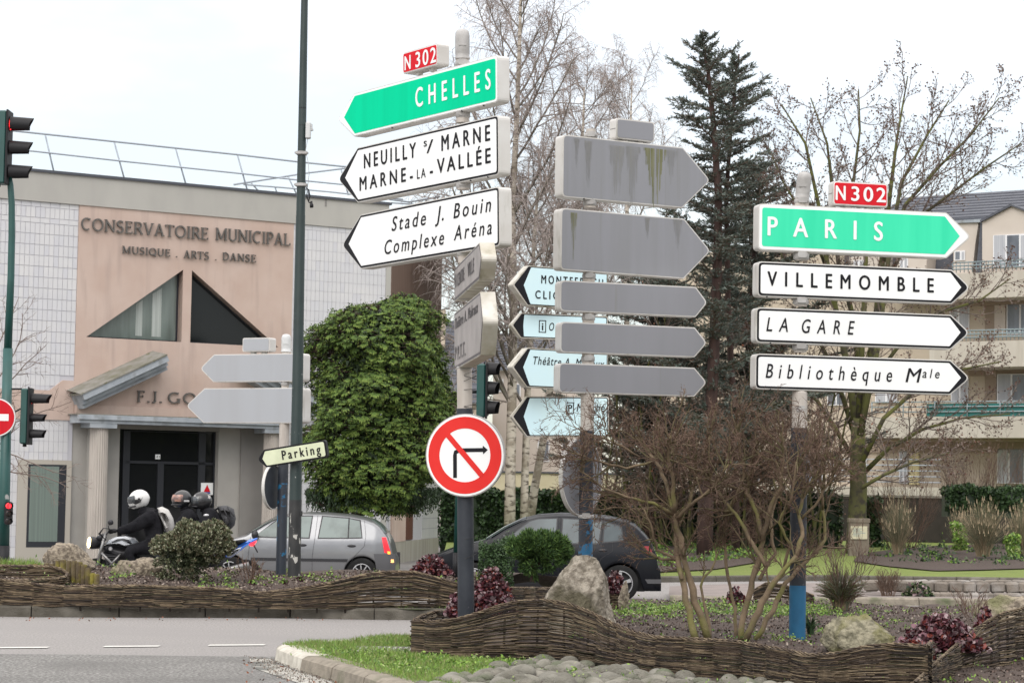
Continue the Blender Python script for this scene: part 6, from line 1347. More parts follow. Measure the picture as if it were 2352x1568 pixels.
for k in range(6): y_ = 1276+k*5; a = P(250, y_, D1); b_ = P(278, y_, D1); m.box(a.x, b_.x, D1-.2, D1+.2, a.z-.008, a.z+.008)
m.lathe([(.09, 0), (.09, .03), (.04, .045)], P(296, 1302, D1-.16), (0, -1, 0), 16); m.build('engine', M['engine'], bk1)
m = MB(); m.lathe([(.035, 0), (.02, .02)], P(254, 1260, D1-.14), (0, -1, 0), 12); m.build('badge', M['alloy'], bk1)
m = MB(); m.tube([P(233, 1269, D1-.18), P(248, 1284, D1-.2), P(263, 1299, D1-.18), P(280, 1316, D1-.18), P(330, 1322, D1-.2), P(380, 1318, D1-.2)], .022, 8); m.tube([P(277, 1272, D1-.18), P(262, 1288, D1-.2), P(250, 1301, D1-.18)], .020, 8); m.build('exhaust_pipe', M['chrome'], bk1)
m = MB(); sheet(m, [(316, 1248), (340, 1256), (375, 1256), (405, 1246), (412, 1252), (390, 1266), (330, 1268)], D1, .13, .7); m.build('seat', M['rubber'], bk1)
m = MB(); sheet(m, [(380, 1256), (418, 1238), (424, 1244), (400, 1266)], D1, .08, .7); m.build('tail', M['bike_silver'], bk1)
m = MB(); m.tube([P(300, 1318, D1+.1), c2_+Vector((0, .1, 0))], .03, 8); m.tube([P(300, 1318, D1-.1), c2_+Vector((0, -.1, 0))], .03, 8); m.build('swing_arm', M['engine'], bk1)
r1 = rider('person in black riding gear and white helmet leaning to the handlebars of the first motorcycle', D1, dict(hip=(362, 1250), waist=(358, 1228), chest=(345, 1197), neck=(330, 1174), head=(322, 1160), shoulder=(346, 1186), elbow=(304, 1212), hand=(259, 1220), knee=(292, 1263), foot=(310, 1322)))
helmet(r1, 320, 1146, D1, .150, 'helmet_white', yaw=R(8), nod=R(-14))
m = MB(); c = P(320, 1146, D1); rot = Matrix.Rotation(R(-14), 3, 'Y'); m.add([c+rot @ Vector((x, -.145-.002*abs(x)*0+(.0 if abs(x) < .06 else .025), z)) for x, z in ((-.11, -.02), (-.03, .005), (.05, -.015), (.09, .03), (.03, -.055), (-.06, -.07))], [(0, 1, 5), (1, 2, 4), (1, 4, 5), (2, 3, 4)]); m.build('helmet_stripe', M['car_trim'], r1)
m = MB(); m.tube([P(333, 1176, D1-.09), P(340, 1171, D1), P(333, 1176, D1+.09)], .05, 8); m.ell(P(347, 1177, D1), .09, .14, .08, 12, 8); m.build('hood', M['cloth_black'], r1)
pack('pale grey rain covered backpack on the rider with the white helmet', [(362, 1166), (372, 1163), (386, 1170), (397, 1190), (400, 1208), (394, 1222), (386, 1226), (378, 1208), (368, 1186)], D1, .17, 'pack_cover', [(362, 1168), (348, 1182), (352, 1205), (372, 1216)])
D2 = 37.2
bk2 = thing('motorcycle', 'motorcycle with a raised bright blue tail carrying two people', 'motorcycle', P(470, 1335, D2))
wheel(bk2, 395, D2, .30); c2_ = wheel(bk2, 562, D2, .31)
m = MB(); sheet(m, [(516, 1279), (520, 1270), (545, 1252), (575, 1238), (592, 1234), (590, 1239), (570, 1252), (548, 1268), (530, 1280)], D2, .10, .6); m.build('tail_cowl', M['bike_blue'], bk2)
m = MB(); sheet(m, [(519, 1277), (540, 1261), (556, 1255), (548, 1266), (530, 1278)], D2-.10, .012, .7); m.build('tail_stripe', M['bike_silver'], bk2)
m = MB(); sheet(m, [(572, 1252), (582, 1244), (590, 1241), (586, 1248), (580, 1254)], D2, .05, .7); m.build('tail_light', M['lens_red'], bk2)
m = MB(); sheet(m, [(430, 1246), (470, 1250), (515, 1243), (560, 1238), (572, 1242), (540, 1254), (470, 1264), (435, 1258)], D2, .14, .7); m.build('seat', M['rubber'], bk2)
m = MB(); sheet(m, [(385, 1248), (400, 1234), (430, 1232), (446, 1250), (425, 1258)], D2, .15, .6); m.build('fuel_tank', M['bike_blue'], bk2)
m = MB(); sheet(m, [(400, 1262), (470, 1262), (520, 1276), (505, 1312), (430, 1326), (405, 1300)], D2, .15, .8); m.build('engine', M['engine'], bk2)
m = MB(); m.tube([P(583, 1251, D2), P(592, 1268, D2)], [.016, .010], 6); m.tube([P(560, 1256, D2), P(540, 1268, D2)], .02, 6); m.build('plate_bracket', M['car_trim'], bk2)
m = MB(); m.tube([c2_+Vector((0, -.12, 0)), P(480, 1305, D2-.12)], .03, 8); m.tube([P(470, 1318, D2-.2), P(520, 1308, D2-.22), P(572, 1296, D2-.22)], [.03, .045, .05], 10); m.build('swing_arm_and_silencer', M['chrome'], bk2)
m = MB(); m.lathe([(.335, -.06), (.335, .06)], c2_, (0, 1, 0), 24, caps=False); bpy.data.objects.remove(link('tmp', m.mesh('tmp', M['engine'])))
m = MB(); m.tube([P(372, 1224, D2-.34), P(362, 1230, D2), P(372, 1224, D2+.34)], .014, 6); m.tube([P(362, 1230, D2), P(376, 1320, D2)], .03, 8); m.build('fork_and_bar', M['engine'], bk2)
r2 = rider('person in black with a dark grey full face helmet steering the blue motorcycle', D2, dict(hip=(448, 1240), waist=(446, 1222), chest=(436, 1195), neck=(426, 1172), head=(420, 1160), shoulder=(434, 1186), elbow=(410, 1208), hand=(376, 1222), knee=(408, 1262), foot=(430, 1316)))
helmet(r2, 419, 1146, D2, .148, 'helmet_black', yaw=R(38), vis='visor_clear')
m = MB(); c = P(428, 1150, D2-.14); m.bbox(c.x-.04, c.x+.05, c.y-.012, c.y+.005, c.z-.015, c.z+.012, .004); m.build('helmet_tab', M['alloy'], r2)
r3 = rider('person in black with a patterned helmet riding pillion on the blue motorcycle', D2+.02, dict(hip=(502, 1240), waist=(500, 1222), chest=(486, 1194), neck=(472, 1173), head=(466, 1162), shoulder=(484, 1184), elbow=(462, 1206), hand=(434, 1222), knee=(462, 1262), foot=(480, 1308)))
helmet(r3, 464, 1150, D2, .150, 'helmet_deco', yaw=R(12))
m = MB(); c = P(474, 1183, D2-.26); m.ell(c, .05, .02, .026, 10, 6); m.build('shoulder_patch', M['alloy'], r3)
pack('black backpack on the pillion rider in front of the porch', [(500, 1162), (520, 1160), (536, 1168), (541, 1190), (538, 1206), (528, 1216), (514, 1204), (504, 1182)], D2, .17, 'pack_black', [(502, 1166), (486, 1176), (490, 1200), (512, 1206)], band=[[(512, 1165), (530, 1200)], [(522, 1163), (538, 1186)]])
# turn the skinned skeletons into meshes
dg = bpy.context.evaluated_depsgraph_get(); dg.update()
done = []
for o, nm, mt, par, _ in PEND:
    me = bpy.data.meshes.new_from_object(o.evaluated_get(dg), depsgraph=dg); me.materials.clear(); me.materials.append(mt)
    me.polygons.foreach_set('use_smooth', [True]*len(me.polygons)); done.append((o, nm, me, par))
for o, nm, me, par in done: d0 = o.data; bpy.data.objects.remove(o); bpy.data.meshes.remove(d0); link(nm, me, par)
# ------------------------------------------------------------------ vegetation
mk('bark_birch', (.50, .45, .38), .85, c2=(.12, .10, .08), scale=5, stretch=(1, 1, 2.6), lo=.50, hi=.62, c3=(.26, .22, .17), s3=2)
mk('bark_birch_twig', (.28, .235, .215), .9, c2=(.36, .31, .29), scale=1.5); mk('bark_grey', (.20, .17, .155), .9, c2=(.13, .12, .09), scale=3)
mk('bark_mossy', (.075, .07, .035), .95, c2=(.12, .125, .03), scale=1.3, c3=(.05, .042, .03), s3=5); mk('twig_dark', (.17, .13, .11), .9); mk('bud', (.10, .045, .03), .9)
mk('stem_tan', (.20, .145, .09), .85, c2=(.11, .08, .05), scale=7, c3=(.17, .16, .05), s3=3.5, lo3=.53, hi3=.68, bump=.4, bscale=30); mk('stem_green', (.11, .098, .045), .9, c2=(.15, .11, .065), scale=6); mk('twig_red', (.15, .092, .065), .85, c2=(.095, .060, .042), scale=5)
mk('bark_cedar', (.15, .115, .095), .95); mk('bark_red', (.085, .05, .042), .95, c2=(.05, .03, .026), scale=3, stretch=(3, 3, .3))
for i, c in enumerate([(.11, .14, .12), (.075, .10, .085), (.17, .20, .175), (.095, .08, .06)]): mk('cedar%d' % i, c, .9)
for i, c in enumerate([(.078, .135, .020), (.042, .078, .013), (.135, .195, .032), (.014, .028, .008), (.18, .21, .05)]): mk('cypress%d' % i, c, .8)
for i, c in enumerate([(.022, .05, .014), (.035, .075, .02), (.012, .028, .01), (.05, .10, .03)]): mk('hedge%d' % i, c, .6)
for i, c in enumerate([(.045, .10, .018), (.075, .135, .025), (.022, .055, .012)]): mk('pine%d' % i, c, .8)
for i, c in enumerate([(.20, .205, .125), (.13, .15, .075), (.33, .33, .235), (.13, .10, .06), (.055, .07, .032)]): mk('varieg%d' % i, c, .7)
for i, c in enumerate([(.10, .022, .030), (.055, .014, .020), (.17, .075, .095), (.26, .185, .19), (.17, .035, .025), (.030, .009, .012)]): mk('heuchera%d' % i, c, .45)
for i, c in enumerate([(.15, .27, .035), (.21, .33, .05), (.09, .17, .04), (.27, .33, .12)]): mk('weed%d' % i, c, .7)
for i, c in enumerate([(.23, .17, .10), (.16, .155, .09), (.32, .25, .16), (.12, .13, .08)]): mk('drygrass%d' % i, c, .85)
mk('fallen_leaf', (.28, .10, .05), .8)
def mats(k, n): return [M[k+str(i)] for i in range(n)]
rnd = random.Random(11)
def unit(v): return v/(math.sqrt(v[0]**2+v[1]**2+v[2]**2) or 1)
def jit(d, a): 
    v = np.array(d)+np.array([rnd.gauss(0, a), rnd.gauss(0, a), rnd.gauss(0, a)]); return unit(v)
def grow(out, p, d, r, L, lvl, cfg):
    c = cfg[lvl]; n = c['n']; step = L/n; p = np.array(p, float); d = unit(np.array(d, float)); kids = []
    rr = [r*(1-(1-c.get('tip', .35))*i/n) for i in range(n+1)]
    for i in range(n):
        d = unit(jit(d, c['wob'])+np.array([0, 0, c['trop']])*step/ max(L, .01)*n*.25); q = p+d*step; out.append((*p, *q, rr[i], rr[i+1], lvl)); kids.append((p.copy(), d.copy(), rr[i], (i+.5)/n)); p = q
    if lvl+1 < len(cfg):
        k = c['kids']; k = int(k*rnd.uniform(.8, 1.2))
        for j in range(k):
            t_ = c.get('from', .15)+(1-c.get('from', .15))*(j+rnd.random())/k; i = min(n-1, int(t_*n)); pp, dd, r_, _ = kids[i]; pp = pp+dd*step*(t_*n-i)
            a = np.cross(dd, np.array([rnd.gauss(0, 1), rnd.gauss(0, 1), rnd.gauss(0, 1)])); a = unit(a); an = R(c['ang'])*rnd.uniform(.7, 1.25); nd = unit(dd*math.cos(an)+a*math.sin(an))
            grow(out, pp, nd, max(min(r_*.75, r*c['rr']), c.get('rmin', .002)), L*c['lr']*(1.15-.6*t_)*rnd.uniform(.7, 1.2), lvl+1, cfg)
def tree_obj(name, label, base, trunk, out, mt_trunk, mt_twigs, group=None, thin=.0072, sides=3, cat='tree', tname='trunk', cname='crown'):
    t = thing(name, label, cat, base, group); m = MB()
    for pts, rs in trunk: m.tube(pts, rs, 12)
    m.build(tname, mt_trunk, t)
    mi = [min(int(s[8]), len(mt_twigs)-1) for s in out]; o = stuff(seg_obj(cname, out, mt_twigs, mi, t, sides, thin=thin)); return t
def path(pts, D, r0, r1, dz=None):
    v = [P(x, y, D+(dz[i] if dz else 0)) for i, (x, y) in enumerate(pts)]; n = len(v); return v, [lerp(r0, r1, i/(n-1)) for i in range(n)]
def along(v, rs, t_):
    k = t_*(len(v)-1); i = min(int(k), len(v)-2); return v[i].lerp(v[i+1], k-i), lerp(rs[i], rs[i+1], k-i), (v[i+1]-v[i]).normalized()
# weeping birches
BC = [dict(n=8, wob=.07, trop=.35, kids=11, ang=42, rr=.5, lr=.45, rmin=.012, **{'from': .2}), dict(n=5, wob=.10, trop=-.1, kids=10, ang=50, rr=.5, lr=.55, rmin=.0065, **{'from': .1}), dict(n=4, wob=.13, trop=-.9, kids=3, ang=38, rr=.6, lr=.9, rmin=.0045, **{'from': .1}), dict(n=3, wob=.10, trop=-2.4, kids=0, ang=30, rr=.6, lr=.6, rmin=.0035)]
def birch(label, pts, D, r0, nb, lb, seed, t0_=.3, spread=1.0, extra=()):
    global rnd
    rnd = random.Random(seed); v, rs = path(pts, D, r0, .02); out = []; tr = [(v, rs)]
    for e in extra: v2, r2 = path(e[0], D+e[1], e[2], .03); tr.append((v2, r2))
    for ti, (vv, rr) in enumerate(tr):
        k = nb if ti == 0 else nb//2
        for i in range(k):
            t_ = (t0_ if ti == 0 else .3)+(1-(t0_ if ti == 0 else .3))*(i+.5)/k; p, r_, d = along(vv, rr, min(t_, .99)); a = rnd.uniform(0, 2*PI) if i % 3 else rnd.choice((0, PI))+rnd.uniform(-.6, .6)
            ln = lb*(1.05-.75*((t_-t0_)/(1-t0_)))*rnd.uniform(.75, 1.15)*spread; grow(out, p, np.array([math.cos(a)*.75, math.sin(a)*.75, .85]), min(.055, r_*.55), ln, 0, BC)
    return tree_obj('birch_tree', label, v[0], tr, out, M['bark_birch'], [M['bark_grey'], M['bark_birch_twig'], M['bark_birch_twig']], 'weeping birches')
birch('tallest weeping birch with a white trunk just right of the left sign stack', [(1170, 1265), (1172, 1100), (1176, 900), (1180, 700), (1176, 480), (1186, 300), (1192, 140), (1196, 0), (1198, -90)], 58, .155, 36, 4.4, 5, .22, extra=[([(1203, 1260), (1205, 1120), (1212, 900), (1222, 700), (1226, 560), (1236, 430)], .5, .12)])
birch('leaning birch with a white trunk between the pale blue signs and the middle post', [(1212, 1240), (1228, 1120), (1248, 1010), (1268, 860), (1300, 700), (1322, 560), (1332, 420), (1340, 280), (1342, 200)], 62, .13, 22, 3.8, 8, .4)
birch('finest pale birch above the blank grey plate box', [(1432, 1260), (1436, 1000), (1440, 760), (1438, 560), (1442, 420), (1448, 300), (1452, 170)], 76, .13, 18, 4.6, 13, .36)
# small bare twiggy tree at the far left
rnd = random.Random(3); out = []
SC = [dict(n=7, wob=.14, trop=.1, kids=7, ang=45, rr=.5, lr=.5, rmin=.006, **{'from': .2}), dict(n=5, wob=.18, trop=0, kids=6, ang=45, rr=.6, lr=.5, rmin=.004, **{'from': .1}), dict(n=4, wob=.2, trop=-.1, kids=0, ang=40, rr=.6, lr=.5, rmin=.003)]
v, rs = path([(-70, 1330), (-60, 1150), (-45, 980), (-40, 850)], 41, .06, .025)
for t_, dx, dz in ((.5, 1, -.15), (.55, 1, .3), (.65, .9, .1), (.75, .8, .5), (.85, .6, .8), (.95, .2, 1), (.6, .8, -.5), (.7, -1, .3)): p, r_, d = along(v, rs, t_); grow(out, p, (dx, -.1, dz), .018, 1.7, 0, SC)
tree_obj('bare_tree', 'small bare tree at the left edge with fine twigs before the tiles', v[0], [(v, rs)], out, M['bark_grey'], [M['twig_dark']])
# vase shaped bare tree on the right
rnd = random.Random(21); out = []; D = 67
tv, tr_ = path([(1966, 1275), (1968, 1200), (1972, 1120), (1970, 1040), (1972, 960)], D, .30, .20)
limbs = [([(1970, 1010), (1950, 860), (1905, 640), (1880, 470), (1850, 330), (1795, 240)], 0, .12), ([(1972, 960), (1968, 760), (1925, 600), (1915, 470), (1900, 330), (1862, 225)], 1.2, .10), ([(1972, 960), (1985, 700), (1990, 560), (1960, 420), (1975, 300), (1972, 205)], -1, .09),
         ([(1975, 990), (2010, 760), (2030, 560), (2045, 440), (2060, 320), (2085, 175)], .5, .13), ([(1975, 1000), (2015, 800), (2045, 560), (2070, 420), (2130, 310), (2180, 230)], -1.2, .10), ([(2030, 600), (2080, 470), (2160, 380), (2230, 310), (2295, 225)], .2, .07), ([(2040, 640), (2110, 500), (2190, 440), (2270, 380), (2345, 330)], 1.0, .06),
         ([(1980, 1060), (2030, 960), (2110, 890), (2200, 850), (2300, 830)], -.6, .08), ([(1980, 1090), (2040, 1030), (2120, 985), (2210, 960), (2320, 950)], .5, .08), ([(1978, 1120), (2030, 1090), (2100, 1060), (2180, 1040)], -1.5, .06), ([(1985, 900), (2060, 800), (2150, 720), (2250, 690), (2320, 640)], 1.3, .07),
         ([(1965, 1060), (1910, 970), (1850, 880), (1790, 800), (1720, 740)], .5, .08), ([(1965, 1090), (1900, 1040), (1830, 970), (1760, 930), (1690, 910)], -.8, .07), ([(1966, 1010), (1920, 860), (1850, 720), (1800, 600), (1760, 480)], 1, .08), ([(1900, 620), (1860, 520), (1800, 420), (1765, 340)], .2, .05), ([(1970, 1100), (1930, 1060), (1880, 1040), (1820, 1040)], -1, .05)]
TC = [dict(n=6, wob=.09, trop=.25, kids=7, ang=40, rr=.5, lr=.50, rmin=.010, **{'from': .15}), dict(n=5, wob=.12, trop=.15, kids=6, ang=42, rr=.55, lr=.50, rmin=.007, **{'from': .1}), dict(n=4, wob=.14, trop=.1, kids=0, ang=40, rr=.6, lr=.5, rmin=.0055)]
tl = []
for pts, dz, r0 in limbs:
    v, rs = path(pts, D+dz, r0, .018); tl.append((v, rs)); low = pts[-1][1] > 600
    n_ = 15 if not low else 13
    for i in range(n_): t_ = .18+.8*(i+.5)/n_; p, r_, d = along(v, rs, t_); a = jit(np.array([d.x, d.y, d.z]), .55); grow(out, p, a, min(.026, r_*.6), 1.9*(1.1-.5*t_), 0, TC)
tt = tree_obj('bare_tree', 'large bare tree fanning out over the right sign stack with a mossy trunk', tv[0], [(tv, tr_)]+tl, out, M['bark_mossy'], [M['twig_dark']])
tips = np.array([s[3:6] for s in out if s[8] == 2])[::3]; leaf_obj('buds', tips+RNG.normal(scale=.02, size=tips.shape), .075, [M['bud'], M['twig_dark']], tt, aspect=.8)['kind'] = 'stuff'
# blue cedar
def cedar(label, pts, D, H, r0, width, seed, top_y, nbr=104, t0=.18):
    global rnd
    rnd = random.Random(seed); v, rs = path(pts, D, r0, .03); out = []; leaves = []; ldir = []; nb = nbr
    for i in range(nb):
        t_ = t0+(1-t0)*(i/nb); p, r_, d = along(v, rs, min(.995, t_)); p = np.array(p); a = i*2.4+rnd.uniform(-.5, .5); w_ = interp(width, t_)*rnd.choice((.45, .7, .9, 1.0, 1.15, 1.4))*rnd.uniform(.9, 1.1); dd = np.array([math.cos(a), math.sin(a)*.9, (.62 if t_ > .8 else .34)+rnd.gauss(0, .14)]); n_ = 7; q = p.copy(); dr = unit(dd)
        for k in range(n_):
            dr = unit(dr+np.array([rnd.gauss(0, .07), rnd.gauss(0, .07), -.05+.02*k])); q2 = q+dr*w_/n_; out.append((*q, *q2, .03*(1-k/n_)+.008, .03*(1-(k+1)/n_)+.006, 0))
            nk = max(4, int(9*(w_/n_)/.30))
            for j in range(nk):                            # side sprays in a flat plane, drooping
                s = 1 if (j % 2) else -1; side = unit(np.cross(dr, [0, 0, 1]))*s; ln = rnd.uniform(.22, .6)*(1.1-.55*k/n_)*min(1, .12+w_/1.7); sd_ = unit(dr*.65+side*.8+np.array([0, 0, rnd.uniform(-.30, .22)])); b_ = q+dr*(w_/n_)*rnd.random(); e_ = b_+sd_*ln
                out.append((*b_, *e_, .008, .004, 0)); mm = max(5, int(ln/.032))
                for z in range(mm): leaves.append(b_+(e_-b_)*(z+.5)/mm+np.array([rnd.gauss(0, .022), rnd.gauss(0, .022), rnd.gauss(0, .018)])); ldir.append(sd_+np.array([rnd.gauss(0, .5), rnd.gauss(0, .5), rnd.gauss(.15, .4)]))
            q = q2
        for z in range(5): leaves.append(q+dr*.03*z); ldir.append(dr+RNG.normal(scale=.2, size=3))
    t = tree_obj('cedar_tree', label, v[0], [(v, rs)], out, M['bark_red'], [M['bark_cedar']], cname='branches')
    leaf_obj('needles', np.array(leaves), RNG.uniform(.07, .135, len(leaves)), mats('cedar', 4), t, aspect=.40, dirs=np.array(ldir), shape=3)['kind'] = 'stuff'
    return len(leaves)
cedar('tall dark blue green cedar between the middle and right sign stacks', [(1618, 1275), (1622, 1150), (1630, 1000), (1640, 800), (1648, 600), (1650, 450), (1640, 300), (1627, 170), (1612, 84)], 63, 14, .23, [(.18, 2.3), (.35, 2.6), (.5, 2.2), (.65, 1.7), (.8, 1.15), (.9, .75), (1, .12)], 31, 70, 92)
cedar('slim second leader of dark cedar beside the tallest cedar top', [(1690, 1275), (1688, 1000), (1672, 700), (1668, 450), (1680, 280), (1697, 125)], 64.5, 12, .12, [(.5, 1.6), (.7, 1.3), (.85, .9), (.95, .4), (1, .1)], 37, 120, 44, .5)
rnd = random.Random(41)
cedar('second broader dark cedar filling the space behind the bare shrub', [(1720, 1275), (1722, 1100), (1720, 900), (1722, 700), (1738, 520), (1745, 380)], 70, 10, .2, [(.18, 3.6), (.4, 3.6), (.6, 2.8), (.8, 1.8), (1, .3)], 33, 300)
cedar('low dark cedar behind the blank grey sign backs', [(1490, 1275), (1492, 1100), (1490, 900), (1500, 740), (1505, 640)], 71, 10, .18, [(.18, 3.0), (.4, 3.2), (.7, 2.4), (1, .4)], 35, 300)
# shrubby undergrowth mass behind, bare
rnd = random.Random(51); 
def thicket(name, label, x0, x1, ybase, D, h, n_, mt, seed, cat='shrub', lv=3, fan=.35, r0=.012, group=None, wob=.08, lr=.45, kids=5):
    global rnd
    rnd = random.Random(seed); out = []; c = P((x0+x1)/2, ybase, D)
    cfg = [dict(n=6, wob=wob, trop=.35, kids=kids, ang=28, rr=.6, lr=lr, rmin=.004, **{'from': .25}), dict(n=4, wob=.12, trop=.3, kids=4, ang=30, rr=.6, lr=.5, rmin=.003, **{'from': .2}), dict(n=3, wob=.14, trop=.1, kids=0, ang=30, rr=.6, lr=.5, rmin=.0025)][:lv]
    for i in range(n_):
        p = P(lerp(x0, x1, rnd.random()), ybase, D); w = (p.x-c.x)/max(.1, (P(x1, ybase, D).x-c.x)); y = D+rnd.uniform(-.3, .3)*(x1-x0)/pxm(D); grow(out, (c.x+(p.x-c.x)*.55, y, p.z-.05), (w*fan, rnd.uniform(-.25, .25), 1), r0*rnd.uniform(.7, 1.2), h*rnd.uniform(.75, 1.1), 0, cfg)
    mi = [min(int(s[8]), len(mt)-1) for s in out]; o = seg_obj(name, out, mt, mi, None, 3); rebase(o); o['kind'] = 'stuff' if 'sprigs' in name or 'stalks' in name else 'thing'; return tag(o, label, cat, group)
thicket('bare_shrub', 'reddish bare rounded shrub above the clipped green hedge on the right', 2170, 2320, 1200, 74, 2.6, 46, [M['twig_red'], M['twig_red']], 61, fan=.55)
thicket('bare_shrub', 'reddish brown upright bare shrub behind the first ornamental grass', 2020, 2125, 1262, 72, 2.2, 46, [M['twig_red']], 62, fan=.5)
thicket('bare_shrub', 'bare reddish shrub cut by the right edge behind the hedge', 2335, 2420, 1180, 76, 1.9, 30, [M['twig_red']], 63, fan=.5)
# beech-like brown bare undergrowth with hanging leaves
rnd = random.Random(71); out = []; lv_ = []
for i in range(34):
    p = P(rnd.uniform(1380, 1900), 1262, rnd.uniform(68, 71)); grow(out, p, (rnd.uniform(-.3, .3), 0, 1), .05, rnd.uniform(3.0, 5.4) if i < 20 else rnd.uniform(5.5, 8.2), 0, [dict(n=7, wob=.10, trop=.2, kids=10, ang=45, rr=.5, lr=.42, rmin=.008, **{'from': .15}), dict(n=5, wob=.14, trop=0, kids=7, ang=45, rr=.6, lr=.5, rmin=.006, **{'from': .1}), dict(n=3, wob=.2, trop=-.1, kids=0, ang=40, rr=.6, lr=.5, rmin=.005)])
t = thing('bare_undergrowth', 'tangle of bare brown undergrowth below the cedars', 'undergrowth', P(1640, 1262, 67)); stuff(seg_obj('branches', out, [M['bark_mossy'], M['twig_dark'], M['twig_dark']], [min(int(s[8]), 2) for s in out], t, 3))
tips = np.array([s[3:6] for s in out if s[8] == 2])[::7]; leaf_obj('dead_leaves', tips, .08, [M['fallen_leaf'], M['bud']], t, aspect=.7)['kind'] = 'stuff'

# ---- green conifer before the music school: fans of drooping scale-leaf sprays
def conifer_fans():
    D = 47.5; prof = [(676, .10), (690, .26), (702, .42), (716, .66), (735, .80), (770, .87), (820, .92), (880, .98), (940, 1.05), (1000, 1.08), (1050, 1.05), (1090, .96), (1120, .82), (1150, .60)]
    cxs = [(690, 930), (716, 885), (760, 860), (850, 862), (950, 872), (1040, 868), (1150, 850)]
    C = []; DR = []; SZ = []; MI = []; tw = []
    g = thing('green_conifer', 'rounded bright green conifer with drooping sprays before the music school', 'tree', P(850, 1300, D))
    Rw = 158/pxm(D)
    V_, F_, MI_ = [], [], []; bumps = [(rnd.uniform(0, 2*PI), rnd.uniform(690, 1150), rnd.choice((-1, -1, 1))*rnd.uniform(.08, .24)) for _ in range(150)]
    for i in range(6200):
        y = 690+(1168-690)*((i+.5)/6200)**.9+rnd.gauss(0, 9); y = max(676, min(1176, y)); a = rnd.uniform(0, 2*PI); lump = 1+.12*math.sin(3*a+y*.021)+.11*math.sin(5*a-y*.06)*.3+sum(b[2]*math.exp(-((math.sin((a-b[0])/2)*2)**2/.07+(y-b[1])**2/620.0)) for b in bumps)+(rnd.uniform(.03, .13) if rnd.random() < .07 else 0)
        lay = rnd.random(); rad = Rw*interp(prof, y)*lump*(1.04-.26*lay**1.5); c = P(interp(cxs, y), y, D); o = np.array([math.cos(a), math.sin(a), 0]); p = np.array([c.x, D, c.z])+o*rad
        dr = unit(o+np.array([rnd.gauss(0, .25), rnd.gauss(0, .25), 0])); side = np.array([-dr[1], dr[0], 0]); tone = rnd.random(); sc = rnd.uniform(.26, .56); roll = rnd.gauss(0, .35)
        tw.append((*(p-dr*.3), *p, .010, .005, 0)); nf = rnd.choice((5, 6, 7)); droop = rnd.uniform(.25, .95)
        for k in range(nf):
            q = (k/(nf-1)-.5)*2; L = sc*(.30-.11*abs(q))*rnd.uniform(.8, 1.15); w0 = .040*sc; prev = None; b = len(V_)
            sd = unit(side*math.cos(roll*.5)+np.array([0, 0, math.sin(roll*.5)]))
            for j in range(4):
                t_ = j/3; pos = p+dr*(L*.75*math.sin(t_*1.45))+sd*(q*.17*sc*t_**.8)+np.array([0, 0, -L*droop*t_**1.6+.03*sc]); ww = w0*(.7, 1.15, .95, .18)[j]; V_.append(pos-sd*ww); V_.append(pos+sd*ww)
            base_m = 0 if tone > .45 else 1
            if lay > .6: base_m = 3 if rnd.random() < .6 else 1  # inner sprays take the darkest green, gap shade put into colour
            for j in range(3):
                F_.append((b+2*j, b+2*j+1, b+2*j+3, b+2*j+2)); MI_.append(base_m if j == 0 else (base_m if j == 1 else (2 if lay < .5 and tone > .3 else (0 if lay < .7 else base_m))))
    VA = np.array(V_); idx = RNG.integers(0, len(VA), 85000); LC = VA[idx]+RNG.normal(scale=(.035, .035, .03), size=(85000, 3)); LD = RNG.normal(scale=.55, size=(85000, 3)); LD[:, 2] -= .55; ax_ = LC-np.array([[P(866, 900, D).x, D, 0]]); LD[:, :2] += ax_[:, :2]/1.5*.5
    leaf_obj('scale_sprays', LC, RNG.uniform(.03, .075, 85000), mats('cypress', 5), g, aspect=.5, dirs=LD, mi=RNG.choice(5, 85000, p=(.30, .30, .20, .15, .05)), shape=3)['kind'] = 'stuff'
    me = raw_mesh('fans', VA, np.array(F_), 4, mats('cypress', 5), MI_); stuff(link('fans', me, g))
    # dark inner mass of sprays, shade of the gaps put into their colour
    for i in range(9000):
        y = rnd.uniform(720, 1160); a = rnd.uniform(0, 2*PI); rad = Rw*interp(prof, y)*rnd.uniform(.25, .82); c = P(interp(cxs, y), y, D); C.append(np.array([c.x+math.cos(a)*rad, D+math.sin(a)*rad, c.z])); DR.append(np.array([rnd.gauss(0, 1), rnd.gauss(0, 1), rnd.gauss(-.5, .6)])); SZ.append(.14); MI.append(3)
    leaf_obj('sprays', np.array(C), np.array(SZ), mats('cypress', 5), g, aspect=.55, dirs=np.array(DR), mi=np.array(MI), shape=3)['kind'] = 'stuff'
    # hanging dark fringe below
    C = []; DR = []
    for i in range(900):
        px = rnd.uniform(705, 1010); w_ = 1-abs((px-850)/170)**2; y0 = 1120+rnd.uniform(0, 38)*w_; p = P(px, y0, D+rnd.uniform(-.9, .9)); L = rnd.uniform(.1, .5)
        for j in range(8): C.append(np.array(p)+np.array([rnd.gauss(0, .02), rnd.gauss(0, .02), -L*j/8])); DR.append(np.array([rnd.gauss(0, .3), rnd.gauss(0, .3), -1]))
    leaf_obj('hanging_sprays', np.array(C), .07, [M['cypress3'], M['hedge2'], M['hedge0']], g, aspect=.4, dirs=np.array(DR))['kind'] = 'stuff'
    stuff(seg_obj('branchlets', tw, [M['bark_red']], None, g, 3)); m = MB(); v, rs = path([(818, 1330), (820, 1200), (835, 1000), (855, 760)], D, .16, .05); m.tube(v, rs, 12)
    for i in range(7): a = rnd.uniform(0, 6.28); p, r_, d = along(v, rs, .3+.08*i); m.tube([p, p+Vector((math.cos(a)*.6, math.sin(a)*.6, .15)), p+Vector((math.cos(a)*1.2, math.sin(a)*1.2, .1))], [.04, .03, .02], 6)
